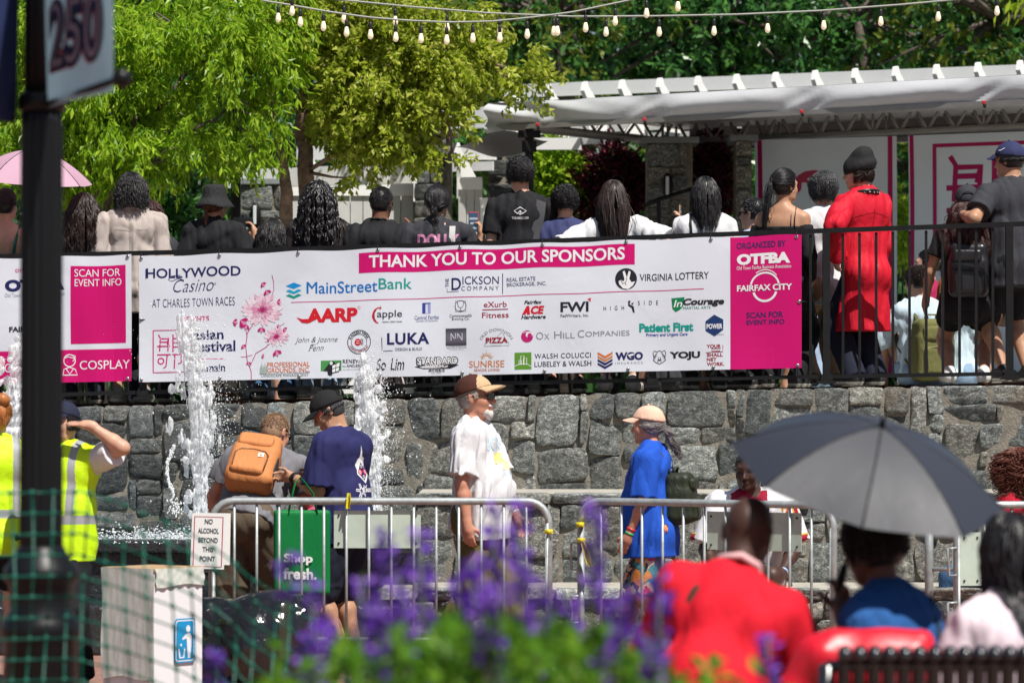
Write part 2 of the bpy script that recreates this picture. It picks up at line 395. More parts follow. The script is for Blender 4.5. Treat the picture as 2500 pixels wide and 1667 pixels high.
    for i, s in enumerate((-1, 1)):
        hj = T(s * hp_w, 0, -.03) if seat is None else hip + S * np.array([s * hp_w, 0, -.02])
        fx, fy, fz = (s * .10, 0.0, 0.0) if feet is None else feet[i]
        an = np.array([fx, fy, .085 * S + fz], dtype=np.float32)
        kn = ik(hj, an, .435 * S, .42 * S, np.array([s * .12, 1, .15], dtype=np.float32))
        legs.append(Cap(hj, kn, .088 * S * (w * .5 + .5), .058 * S, k=.04)); shins.append(Cap(kn, kn + (an - kn) * .35, .056 * S, .058 * S, k=.03)); shins.append(Cap(kn + (an - kn) * .35, an, .058 * S, .036 * S, k=.03))
        J['kn', s], J['an', s], J['hj', s] = kn, an, hj
        fd = np.array([s * .25, 1, 0]); fd = unit(fd)
        feetp.append(Cap(an + np.array([0, -.03, -.045]) * S, an + (fd * .15 + np.array([0, 0, -.055])) * S, .036 * S, .028 * S, k=.03))
    c['J'] = J
    skm = skincol
    bodyp = HP + nk + torso + trap + upper + fore + hands + (glut if seat is None else glut) + legs + shins + feetp
    c['bodyp'] = bodyp; c['headp'] = HP + nk
    V, Fq = sdf_mesh(bodyp, h, subs=HS)
    mats = [skm]; mi = None
    if face:
        mats.append(mat('lips_' + skm.name, tuple(q * f for q, f in zip(skm['base'], (.85, .5, .5))), rough=.4)); fc = V[Fq].mean(1)
        lx = (fc - hc) @ Rh.T / hs; mi = (((lx[:, 0] / .024) ** 2 + ((lx[:, 2] + .066) / .011) ** 2 < 1) & (lx[:, 1] > .07)).astype(np.int32)
    c['body'] = fast_mesh('body', V, Fq, mats, root, mi=mi)
    if face == 'eyes':
        for s in (-1, 1):
            mb = MB(); mb.ball(H(s * .033, .083, .006), .0125 * hs, mi=0); mb.ball(H(s * .033, .0905, .005), (.0065 * hs, .0065 * hs, .0065 * hs), mi=1)
            mb.build('eye', [mat('eye_white', (.6, .58, .55), rough=.25), mat('iris', (.02, .012, .008), rough=.15)], root)
            mb = MB(); mb.tube([H(s * .018, .094, .026), H(s * .033, .094, .031), H(s * .05, .084, .025)], [.003, .0045, .002], 5); mb.build('eyebrow', mat('eyebrow', (.02, .015, .012), rough=.8), root)
    # ------------------------------------------------ clothes
    if top:
        t = dict(g=.012, sleeve=.62, hem=.12, loose=0.0, noise=.0055, nf=15, neckcut=None, long=False, flare=0.0, zcut=None); t.update(top)
        P = list(torso) + list(trap); L0 = t['loose']
        for s, u in zip((-1, 1), upper):
            sh, el = J['sh', s], J['el', s]
            if t['long'] or t['sleeve'] > 0:
                fr = 1.0 if t['long'] else t['sleeve']; e = sh + (el - sh) * (fr + .12)
                cut = [] if t['long'] else [(sh + (el - sh) * fr, unit(el - sh))]
                P.append(Cap(sh, el if t['long'] else e, (.056 + L0 * .7) * S, (.052 + L0 if t['long'] else .057 + L0 * 1.4) * S, k=.013, cut=cut))
            else: P = P
        if t['long']:
            for s in (-1, 1): P.append(Cap(J['el', s], J['wr', s], (.052 + L0) * S, (.042 + L0 * .5) * S, k=.01, cut=[(J['wr', s], unit(J['wr', s] - J['el', s]))]))
        if t['hem'] > 0:
            dn = Rt[:, 2] if not t.get('hang') else np.array([0, 0, 1], dtype=np.float32)
            b = hip + S * (.02 * ay) - dn * (t['hem'] + .1) * S
            P.append(Cap(T(0, .012 + belly * .5, .16), b, (.145 + L0) * w * S, (.158 + L0 + t['flare']) * w * S, k=.05, n=ay, f=.78)); P += glut if t['hem'] > .3 else [Ell(T(0, -.035, -.05), (.15 * w * S, .105 * S, .11 * S), Rt.T, k=.06)]
            cuts = [(hip - dn * t['hem'] * S, -dn)]
        else: cuts = [(T(0, 0, -t['hem']), -az)]
        if t['zcut'] is not None: cuts.append((T(0, 0, t['zcut']), az))
        if t['neckcut']: pass
        nz = (t['noise'] * 2.1, seed, t['nf'] * 3.4, t.get('nst', (1, 1, .42)))
        c['shirt'] = (P, t['g'], nz)
        V, Fq = sdf_mesh(P, h, g=t['g'], noise=nz, cuts=cuts)
        mi = None; ms = t['mat'] if isinstance(t['mat'], (list, tuple)) else [t['mat']]
        if t.get('paint'):
            fc = V[Fq].mean(1); loc_ = (fc - hip) @ Rt / S; mi = t['paint'](loc_, fc)
        c['shirt_o'] = fast_mesh(t.get('name', 'shirt'), V, Fq, ms, root, mi=mi)
    if bottom:
        b = dict(g=.010, length='long', noise=.005, nf=14, rise=.06, loose=0.0); b.update(bottom)
        P = [Cap(T(0, .005, b['rise'] + .06), T(0, 0, -.02), .135 * w * S, .150 * w * S, k=.05, n=ay, f=.74)] + glut
        L0 = b['loose']
        for i, s in enumerate((-1, 1)):
            hj, kn, an = J['hj', s], J['kn', s], J['an', s]
            if b['length'] == 'long':
                P.append(Cap(hj, kn, .092 * S * (w * .5 + .5), (.066 + L0) * S, k=.04)); P.append(Cap(kn, an - np.array([0, 0, .02]), (.066 + L0) * S, (.055 + L0) * S, k=.03, cut=[(an - np.array([0, 0, .03]), unit(an - kn))]))
            else:
                f = b['length']
                if f <= 1: P.append(Cap(hj, kn, .095 * S * (w * .5 + .5), (.072 + L0) * S, k=.035, cut=[(hj + (kn - hj) * f, unit(kn - hj))]))
                else: P.append(Cap(hj, kn, .095 * S * (w * .5 + .5), (.075 + L0) * S, k=.04)); e = kn + (an - kn) * (f - 1); P.append(Cap(kn, e, (.075 + L0) * S, (.078 + L0) * S, k=.03, cut=[(e, unit(an - kn))]))
        V, Fq = sdf_mesh(P, h, g=b['g'], noise=(b['noise'] * 1.5, seed + 50, b['nf'] * 3.2), cuts=[(T(0, 0, b['rise']), az)])
        mi = None; ms = b['mat'] if isinstance(b['mat'], (list, tuple)) else [b['mat']]
        if b.get('paint'): fc = V[Fq].mean(1); mi = b['paint']((fc - hip) @ Rt / S, fc)
        fast_mesh(b.get('name', 'trousers'), V, Fq, ms, root, mi=mi)
    if shoes is not None:
        for i, s in enumerate((-1, 1)):
            an = J['an', s]; fd = unit(np.array([s * .25, 1, 0])); z0 = an[2] - .085 * S
            P = [Cap(an + np.array([0, -.035, -.04]) * S, an + (fd * .05 + np.array([0, 0, -.04])) * S, .046 * S, .046 * S, k=.03), Cap(an + fd * .03 * S - np.array([0, 0, .045 * S]), an + fd * .155 * S - np.array([0, 0, .05 * S]), .045 * S, .036 * S, k=.03), Cap(an, an - np.array([0, 0, .03]), .043 * S, .045 * S, k=.02)]
            V, Fq = sdf_mesh(P, .010, g=.006, cuts=[(np.array([0, 0, z0 + .003]), np.array([0, 0, -1]))])
            fc = V[Fq].mean(1); mi = (fc[:, 2] < z0 + .028).astype(np.int32)
            fast_mesh('shoe', V, Fq, [shoes, sole or mat('shoe_sole', (.55, .54, .5), rough=.8)], root, mi=mi)
    c['hatted'] = bool(hat)
    if hair: make_hair(c, seed=seed, **hair)
    if hat: make_hat(c, **hat)
    return c
def skull_field(c, g, r=(.076, .097, .092)):
    return Ell(c['H'](0, -.012, .026), [q * c['hs'] + g for q in r], c['Rh'], k=.02)
# ------------------------------------------------ hair: a scalp shell plus many tapered strands that follow head and shoulders
def make_hair(c, m, style='long', L=.35, n=300, r=.0042, wave=.006, gather=0.0, jit=.10, seed=1, vol=.012, front=.35, part=0.0, tie=(0, -.10, .0), low=-.05, seg=16, spread=1.0, tail=(0, 0, 0), base=True, under=None, crown=None, push=.010):
    rg = np.random.RandomState(seed + 7); H, hs, Rh = c['H'], c['hs'], c['Rh']
    if style == 'crop': jit = .02; n = int(n * 1.5); r = .0017; L *= .8
    elif style != 'dread': n = int(n * 2.1); r = r * .54
    V0 = np.zeros((0, 3)); F0 = np.zeros((0, 4), int)
    if base:
        P = [skull_field(c, vol * hs)]
        if style in ('long', 'bob', 'dread'): P.append(Ell(H(0, -.045, -.03), (.077 * hs + vol, .062 * hs + vol * .7, .085 * hs), Rh, k=.03))
        else: P.append(Ell(H(0, -.038, -.025), (.066 * hs, .06 * hs, .06 * hs), Rh, k=.03))
        yf = front * .1 * hs
        cuts = []
        def post(F, X, Y, Z):
            lx = (X - c['hc'][0]) * Rh[0, 0] + (Y - c['hc'][1]) * Rh[0, 1] + (Z - c['hc'][2]) * Rh[0, 2]
            ly = (X - c['hc'][0]) * Rh[1, 0] + (Y - c['hc'][1]) * Rh[1, 1] + (Z - c['hc'][2]) * Rh[1, 2]
            lz = (X - c['hc'][0]) * Rh[2, 0] + (Y - c['hc'][1]) * Rh[2, 1] + (Z - c['hc'][2]) * Rh[2, 2]
            line = ly - (yf + np.maximum(lz - .045 * hs, 0) * 1.1) + np.abs(np.minimum(lz, 0)) * .15     # hairline
            F = np.maximum(F, line)
            lowb = low * hs - lz + np.maximum(ly, 0) * .6
            return np.maximum(F, lowb)
        V0, F0 = sdf_mesh(P, max(c['h'] * .8, .006), noise=(.0007 if style == 'crop' else .0025, seed, 60, (1, 1, .35)), post=post)
    # strand roots on the scalp
    roots = []
    while len(roots) < n:
        d = unit(rg.normal(size=3)); d[2] = abs(d[2]) * 1.2 - .30; d = unit(d)
        y = d[1] * .097 - .012; z = d[2] * .092 + .026
        if y > front * .1 + max(z - .045, 0) * 1.1 - .004 or z < low + max(y, 0) * .6 + .015: continue
        if c.get('hatted') and z > .012: continue
        roots.append(d)
    fly = (rg.rand(n) < .03)[:, None]
    D = np.array(roots, dtype=np.float32); rr = np.array([.076, .097, .092]) * hs + vol * hs * (.7 + .6 * rg.rand(n))[:, None]
    loc = D * rr; base_c = H(0, -.012, .026); P = base_c + loc @ Rh
    nrm = unit_rows(D / rr) @ Rh
    hz, hy, hx = Rh[2], Rh[1], Rh[0]; down = np.array([0, 0, -1.0])
    Ls = L * (.78 + .3 * rg.rand(n)) * c['S']; step = Ls / seg
    path = [P.copy()]; co = np.stack([np.sin(D[:, 0] * 7 + D[:, 2] * 4 + seed), np.sin(D[:, 1] * 6 - D[:, 0] * 5 + 2 * seed), np.cos(D[:, 2] * 8 + D[:, 1] * 3)], 1); ph = co * 2.6 + rg.rand(n, 3) * 1.1; fq = 22 + 6 * co[:, 0] + 3 * rg.rand(n); vel = None
    coll = c['bodyp']; shirt = c.get('shirt'); tied = np.zeros(n, bool); TP = H(*tie); tl = np.zeros(n)
    cr = H(*(crown or (0, -.03, .115)))
    for k in range(seg):
        if style == 'pony':
            to = TP - P; dist = np.linalg.norm(to, axis=1); tied |= dist < .022
            g = np.where(tied[:, None], down + np.array(tail) + .25 * rg.normal(size=(n, 3)) * .3, to / np.maximum(dist, 1e-5)[:, None])
            st = np.where(tied, step, np.maximum(np.minimum(.03, dist), .012))
        elif style in ('short', 'crop'):
            out = (P - base_c); rad = out / np.linalg.norm(out, axis=1)[:, None]
            comb = (P - cr); comb = comb - rad * (comb * rad).sum(1)[:, None]; comb /= np.maximum(np.linalg.norm(comb, axis=1), 1e-5)[:, None]
            g = comb + rad * (.16 * spread) + jit * (rg.normal(size=(n, 3)) * .6 + co * 1.6) + np.array([0, 0, -.55]) * min(1, (k + 1) / 5); st = step
        else:
            away = (P - cr); hor = away - hz * (away @ hz)[:, None]; hl = np.linalg.norm(hor, axis=1)[:, None]; tt = min(1, k / (seg * .3))
            g = down + hor / np.maximum(hl, 1e-5) * (.75 * (1 - tt)) * spread - hy * .12 + np.array(tail) * tt + (np.sign(loc[:, :1]) * hx) * (.15 * (1 - tt))
            if gather: g = g - hx * (((P - c['hc']) @ hx) * 6 * gather * tt)[:, None]
            st = step
        g = g / np.linalg.norm(g, axis=1)[:, None]
        if style != 'dread': g = g + fly * rg.normal(size=(n, 3)) * .3
        vel = g if vel is None else vel * .45 + g * .55
        P = P + vel * np.asarray(st)[:, None]
        wv = wave * min(1, k / 4) * (0.4 if style == 'pony' else 1)
        P = P + (np.stack([np.sin(fq * k * .06 + ph[:, 0]), np.sin(fq * k * .05 + ph[:, 1]), 0 * ph[:, 2]], 1) * wv)
        for it in range(2):
            e = .004
            def fld(Q):
                f = np.minimum(field_at(coll, Q), field_at([skull_field(c, vol * hs)], Q) + .004)
                return np.minimum(f, field_at(shirt[0], Q, shirt[1]) - .002) if shirt else f
            f = fld(P); bad = f < push * .6
            if bad.any():
                Q = P[bad]; gr = np.stack([fld(Q + np.eye(3)[i] * e) - fld(Q - np.eye(3)[i] * e) for i in range(3)], 1); gr = gr / np.maximum(np.linalg.norm(gr, axis=1), 1e-6)[:, None]
                P[bad] = Q + gr * (push * (.6 + .7 * rg.rand(bad.sum())) - f[bad])[:, None]
        path.append(P.copy())
    A = np.array(path)                      # seg+1, n, 3
    V1, F1 = strands(A, r * (.7 + .6 * rg.rand(n)), dread=(style == 'dread'))
    V = np.concatenate([V0, V1]); Fq = np.concatenate([F0, F1 + len(V0)])
    return fast_mesh('hair', V, Fq, m, c['root'])
def unit_rows(A): return A / np.maximum(np.linalg.norm(A, axis=1), 1e-9)[:, None]
def strands(A, r, dread=False, k=4):
    n = A.shape[1]; m = A.shape[0]
    T = np.gradient(A, axis=0); T = T / np.maximum(np.linalg.norm(T, axis=2), 1e-9)[..., None]
    ref = np.array([.31, .55, .77]); X = np.cross(T, ref); X /= np.maximum(np.linalg.norm(X, axis=2), 1e-6)[..., None]; Y = np.cross(T, X)
    tt = np.linspace(0, 1, m)[:, None]; R = r[None, :] * (np.clip(1.15 - tt ** 3, .12, 1) if not dread else (1 - .35 * tt ** 2 + .12 * np.sin(tt * 40 + np.arange(n)[None, :])))
    vs = []
    for j in range(k):
        a = 2 * math.pi * j / k; vs.append(A + X * (math.cos(a) * R)[..., None] + Y * (math.sin(a) * R)[..., None])
    V = np.stack(vs, 2)                     # m,n,k,3
    idx = np.arange(m * n * k).reshape(m, n, k); f = []
    for j in range(k):
        j2 = (j + 1) % k; f.append(np.stack([idx[:-1, :, j], idx[:-1, :, j2], idx[1:, :, j2], idx[1:, :, j]], -1).reshape(-1, 4))
    return V.reshape(-1, 3), np.concatenate(f)
# ------------------------------------------------ hats
def make_hat(c, kind='cap', m=None, m2=None, name=None, tilt=0, size=1.0, yaw=0, line=.045, brim=.075, two=None, back=False):
    H, hs, root = c['H'], c['hs'], c['root']; Rh = c['Rh']
    Rr = (Rh.T @ rotm((0, 0, 1), math.radians(yaw)) @ rotm((1, 0, 0), math.radians(tilt))).T
    o = H(0, -.012, .026); g = .019 * hs; Q = lambda x, y, z: o + hs * (x * Rr[0] + y * Rr[1] + z * Rr[2])
    z0 = line - .026
    if kind in ('cap', 'beanie'):
        P = [Ell(Q(0, 0, .004), ((.076 * size) * hs + g, (.097 * size) * hs + g, (.092 if kind == 'cap' else .1) * hs + g * .9), Rr, k=.02)]
        cuts = [(Q(0, 0, z0 - .012), -Rr[2] + .18 * Rr[1])]
        if kind == 'beanie': P.append(Ell(Q(0, -.065, .075), (.082 * hs, .075 * hs, .075 * hs), Rr, k=.06)); P.append(Ell(Q(0, -.015, z0 + .02), (.098 * hs, .118 * hs, .03 * hs), Rr, k=.03))
        V, Fq = sdf_mesh(P, .006, noise=(.0022 if kind == 'cap' else .006, 5, 45 if kind == 'cap' else 26, (1, 1, 1)), cuts=cuts)
        mi = None; ms = [m]
        if two is not None: fc = V[Fq].mean(1) - o; ly = fc @ Rr[1] / hs; ms = [m, m2]; mi = (ly < two).astype(np.int32)
        hat = fast_mesh(name or kind, V, Fq, ms, root, mi=mi)
        if kind == 'cap' and brim:
            n1, n2 = 14, 8; vs = []; fs = []
            for t in (0, 1):
                for i in range(n1 + 1):
                    a = -1.15 + 2.3 * i / n1
                    for j in range(n2 + 1):
                        q = j / n2; x = math.sin(a) * (.088 + .002 * q); ext = brim * max(0, math.cos(a * 1.02)) ** .55
                        y = math.cos(a) * .112 + ext * q - .012 * (1 - q); z = z0 - .004 - .018 * (x / .09) ** 2 * (.4 + q) - .014 * q * q - .0045 * t + .012
                        vs.append(Q(x, y, z))
            M_ = (n1 + 1) * (n2 + 1)
            for t in (0, 1):
                for i in range(n1):
                    for j in range(n2):
                        a, b = t * M_ + i * (n2 + 1) + j, t * M_ + (i + 1) * (n2 + 1) + j; f = (a, b, b + 1, a + 1); fs.append(f if t else f[::-1])
            for i in range(n1):
                a, b = i * (n2 + 1) + n2, (i + 1) * (n2 + 1) + n2; fs.append((a, b, b + M_, a + M_))
            for e in (0, n1):
                for j in range(n2): a = e * (n2 + 1) + j; fs.append((a, a + 1, a + 1 + M_, a + M_))
            mesh_obj('cap_brim', [tuple(v) for v in vs], fs, m, hat, smooth=True)
            mb = MB(); mb.ball(Q(0, 0, .092 + .0245), .008 * hs); mb.build('button', m, hat)
        if kind == 'cap' and back:
            mb = MB(); mb.tube([Q(math.sin(a) * .045, -.116 + .010 * abs(math.sin(a)), z0 + .004 + .034 * math.cos(a)) for a in np.linspace(-1.6, 1.6, 12)], .004, 6); mb.build('adjuster_gap', mat('hat_gap', (.006, .006, .006), rough=.9), hat)
    else:                                   # bucket hat
        mb = MB(); Rm = Matrix([list(r) for r in Rr.T]); R3 = Rm.to_3x3()
        prof = [(.001, .118), (.05, .116), (.078, .108), (.086, .09), (.093, .05), (.098, .02), (.101, .012), (.13, -.022), (.152, -.05), (.150, -.053), (.126, -.026), (.097, .008)]
        k = 40; vs = []; fs = []
        for (r_, z) in prof:
            for j in range(k):
                a = 2 * math.pi * j / k; w_ = .004 * math.sin(5 * a + 1) * (1 if r_ > .11 else .3); vs.append(Q(r_ * math.cos(a) * .97, r_ * math.sin(a) * 1.1, z * 1.02 + w_ - .012 * math.cos(2 * a) * (r_ > .11)))
        for i in range(len(prof) - 1):
            for j in range(k): fs.append((i * k + j, (i + 1) * k + j, (i + 1) * k + (j + 1) % k, i * k + (j + 1) % k))
        hat = mesh_obj(name or 'bucket_hat', [tuple(v) for v in vs], [f[::-1] for f in fs], m, root, smooth=True)
    c['hat'] = hat
    return hat
def sunglasses(c, m_frame, m_lens):
    H = c['H']; f = MB()
    for s in (-1, 1):
        f.tube([H(s * .012, .108, .010), H(s * .05, .097, .013), H(s * .070, .075, .012), H(s * .080, .0, .008), H(s * .079, -.025, -.004)], [.003, .004, .005, .004, .003], 6)
    f.tube([H(-.014, .108, .010), H(0, .112, .012), H(.014, .108, .010)], .0025, 6)
    fr = f.build('sunglasses', m_frame, c['root'])
    for s in (-1, 1):
        l = MB(); vs = []; k = 16
        Rm = c['Rh']; e = H(s * .036, .099, .002); hx, hy, hz = Rm
        nrm = unit(hy + hx * s * .45); tx = unit(hx - nrm * float(hx @ nrm))
        for d in (0, 1):
            for j in range(k):
                a = 2 * math.pi * j / k; x = math.cos(a) * .030; z = math.sin(a) * .019 * (1.05 if math.sin(a) < 0 else .8)
                vs.append(e + (tx * x + hz * z) * c['hs'] + nrm * (.004 * (1 - 2 * d) - .006 * math.cos(a) ** 2 * 0))
        fs = [tuple(range(k)), tuple(range(k, 2 * k))[::-1]] + [(j, j + k, (j + 1) % k + k, (j + 1) % k) for j in range(k)]
        l.add(vs, [f_[::-1] for f_ in fs]); l.build('lens', m_lens, fr)
# ------------------------------------------------ lettering
_TXT = {}; _TZ = {}
def text2d(s, bold=0.0, shear=0.0, spacing=1.0, res=4, linesp=1.0, align='LEFT'):
    key = (s, bold, shear, spacing, res, align, linesp)
    if key in _TXT: return _TXT[key]
    cu = bpy.data.curves.new('text', 'FONT'); cu.body = s; cu.size = 1; cu.offset = bold; cu.shear = shear; cu.space_character = spacing; cu.resolution_u = res; cu.fill_mode = 'FRONT'; cu.align_x = align; cu.space_line = linesp
    o = bpy.data.objects.new('text', cu); COL.objects.link(o)
    fat = bold > 0 and 'M' in s          # this letter tears when thickened: it is thickened by shifted copies instead
    if fat:
        for nm in ('a', 'b'): cu.materials.append(bpy.data.materials.get('letter_' + nm) or bpy.data.materials.new('letter_' + nm))
        for i, ch in enumerate(s): cu.body_format[i].material_index = 1 if ch == 'M' else 0
    def grab(keep=None):
        dg = bpy.context.evaluated_depsgraph_get(); dg.update(); me = bpy.data.meshes.new_from_object(o.evaluated_get(dg))
        v = np.array([q.co[:2] for q in me.vertices], dtype=np.float64).reshape(-1, 2); f = [list(p.vertices) for p in me.polygons if keep is None or p.material_index == keep]; bpy.data.meshes.remove(me); return v, f
    if not fat: V, F = grab(); ZX = None
    else:
        V, F = grab(0); cu.offset = 0; v1, f1 = grab(1); ZX = [0.0] * len(V)
        for q, dx in enumerate((-bold, 0, bold)): F = F + [[i + len(V) for i in f] for f in f1]; V = np.concatenate([V, v1 + np.array([dx, 0])]); ZX += [.12 * (q + 1)] * len(v1)
        used = sorted({i for f in F for i in f}); mp_ = {j: i for i, j in enumerate(used)}; V = V[used]; F = [[mp_[i] for i in f] for f in F]; ZX = [ZX[i] for i in used]
    bpy.data.objects.remove(o); bpy.data.curves.remove(cu)
    lo, hi = V.min(0), V.max(0); V = (V - lo) / np.maximum(hi - lo, 1e-9)
    _TZ[id(V)] = ZX; _TXT[key] = (V, F, float((hi[0] - lo[0]) / max(hi[1] - lo[1], 1e-9)))
    return _TXT[key]
class Ink:
    """flat lettering and marks in page units (x right, y up), later laid on a surface"""
    def __init__(s): s.v = []; s.f = []; s.m = []; s.z = []; s.mats = []
    def _m(s, col):
        m = ink(col)
        if m not in s.mats: s.mats.append(m)
        return s.mats.index(m)
    def add(s, V, F, col, lay=0, zx=None):
        b = len(s.v); mi = s._m(col); s.v.extend([(float(p[0]), float(p[1])) for p in V]); s.z.extend([lay] * len(V) if zx is None else [lay + q for q in zx])
        for f in F: s.f.append([i + b for i in f]); s.m.append(mi)
        return s
    def text(s, body, x0, y0, x1, y1, col, lay=0, **k):
        V, F, a = text2d(body, **k); return s.add([(x0 + p[0] * (x1 - x0), y0 + p[1] * (y1 - y0)) for p in V], F, col, lay, _TZ[id(V)])
    def rect(s, x0, y0, x1, y1, col, lay=0, nx=1, ny=1):
        V = [(x0 + (x1 - x0) * i / nx, y0 + (y1 - y0) * j / ny) for i in range(nx + 1) for j in range(ny + 1)]
        F = [(i * (ny + 1) + j, (i + 1) * (ny + 1) + j, (i + 1) * (ny + 1) + j + 1, i * (ny + 1) + j + 1) for i in range(nx) for j in range(ny)]
        if (x1 - x0) * (y1 - y0) < 0: F = [f[::-1] for f in F]
        return s.add(V, F, col, lay)
    def poly(s, pts, col, lay=0):
        A = sum(pts[i - 1][0] * pts[i][1] - pts[i][0] * pts[i - 1][1] for i in range(len(pts)))
        from mathutils.geometry import tessellate_polygon
        if A < 0: pts = pts[::-1]
        F = [t if (pts[t[1]][0] - pts[t[0]][0]) * (pts[t[2]][1] - pts[t[0]][1]) - (pts[t[2]][0] - pts[t[0]][0]) * (pts[t[1]][1] - pts[t[0]][1]) > 0 else t[::-1] for t in tessellate_polygon([[Vector((p[0], p[1], 0)) for p in pts]])]
        return s.add(pts, F, col, lay)
    def line(s, pts, w, col, lay=0, close=False, taper=None, sub=1):
        if not taper and len(pts) <= 6 and sub > 1: q_ = [tuple(np.array(pts[i]) + (np.array(pts[i + 1]) - np.array(pts[i])) * k / sub) for i in range(len(pts) - 1) for k in range(sub)] + [tuple(pts[-1])]; pts = q_
        n = len(pts); P = np.array(pts, float); L = []; R = []
        for i in range(n):
            a = P[(i + 1) % n] if (close or i < n - 1) else P[i]; b = P[i - 1] if (close or i > 0) else P[i]
            t = a - b; t = t / max(np.linalg.norm(t), 1e-9); nn = np.array([-t[1], t[0]]); ww = w / 2 * (taper[i] if taper else 1)
            L.append(P[i] + nn * ww); R.append(P[i] - nn * ww)
        F = [(i, i + n, (i + 1) % n + n, (i + 1) % n) for i in range(n if close else n - 1)]
        return s.add(L + R, F, col, lay)
    def ell(s, cx, cy, rx, ry, col, lay=0, n=24, rot=0):
        c_, s_ = math.cos(rot), math.sin(rot)
        V = [(cx + rx * math.cos(a) * c_ - ry * math.sin(a) * s_, cy + rx * math.cos(a) * s_ + ry * math.sin(a) * c_) for a in np.linspace(0, 2 * math.pi, n, endpoint=False)]
        return s.add(V, [tuple(range(n))], col, lay)
    def ring(s, cx, cy, rx, ry, w, col, lay=0, a0=0, a1=2 * math.pi, n=32):
        full = abs(a1 - a0 - 2 * math.pi) < 1e-6
        return s.line([(cx + rx * math.cos(a), cy + ry * math.sin(a)) for a in np.linspace(a0, a1, n, endpoint=not full)], w, col, lay, close=full)
    def arc_text(s, body, cx, cy, r, hgt, a0, a1, col, lay=0, inside=False, **k):
        V, F, asp = text2d(body, **k); out = []
        for p in V:
            a = a0 + (a1 - a0) * p[0]; rr = r + (p[1] if not inside else -p[1]) * hgt; out.append((cx + rr * math.cos(a), cy + rr * math.sin(a)))
        return s.add(out, F, col, lay, _TZ[id(V)])
    def lay_on(s, fn, name, parent, step=.0007, base=.002):
        """fn(x, y, off) -> 3D point off metres above the surface"""
        vs = [tuple(fn(x, y, base + step * z)) for (x, y), z in zip(s.v, s.z)]
        return mesh_obj(name, vs, s.f, s.mats, parent, mi=s.m)
def on_cloth(c, org, right, up, ndir, off=.003):
    """project page marks onto a person's shirt: page origin org (local), axes right/up, marching along ndir"""
    P, g, nz = c['shirt']; right, up, nd = unit(right), unit(up), unit(ndir)
    def fnv(XY, offs):
        Q = arr(org)[None] + XY[:, :1] * right + XY[:, 1:] * up - nd * .35; t = np.zeros(len(Q))
        for i in range(40):
            R = Q + nd * t[:, None]; d = field_at(P, R, g); d = d + nz[0] * fold_noise(R[:, 0], R[:, 1], R[:, 2], nz[1], nz[2], nz[3]); t = t + np.maximum(d - offs, -.02) * .8
        return Q + nd * np.clip(t, 0, 1.1)[:, None]
    return fnv
def lay_cloth(inkobj, c, org, right, up, ndir, name='print', off=.003, step=.0008):
    f = on_cloth(c, org, right, up, ndir); bm = bmesh.new(); vv = [bm.verts.new((x, y, z * 1e-4)) for (x, y), z in zip(inkobj.v, inkobj.z)]
    for fc, m_ in zip(inkobj.f, inkobj.m):
        try: q = bm.faces.new([vv[i] for i in fc]); q.material_index = m_
        except ValueError: pass
    bmesh.ops.triangulate(bm, faces=bm.faces[:])
    for lim in (.05, .028, .016):
        ed = [e for e in bm.edges if e.calc_length() > lim]
        if ed: bmesh.ops.subdivide_edges(bm, edges=ed, cuts=1); bmesh.ops.triangulate(bm, faces=bm.faces[:])
    bm.verts.index_update(); A = np.array([v.co[:] for v in bm.verts]); F_ = [[v.index for v in q.verts] for q in bm.faces]; M_ = [q.material_index for q in bm.faces]; bm.free()
    V = f(A[:, :2], off + step * A[:, 2] * 1e4); return mesh_obj(name, V, F_, inkobj.mats, c.get('shirt_o') or c['root'], mi=M_)
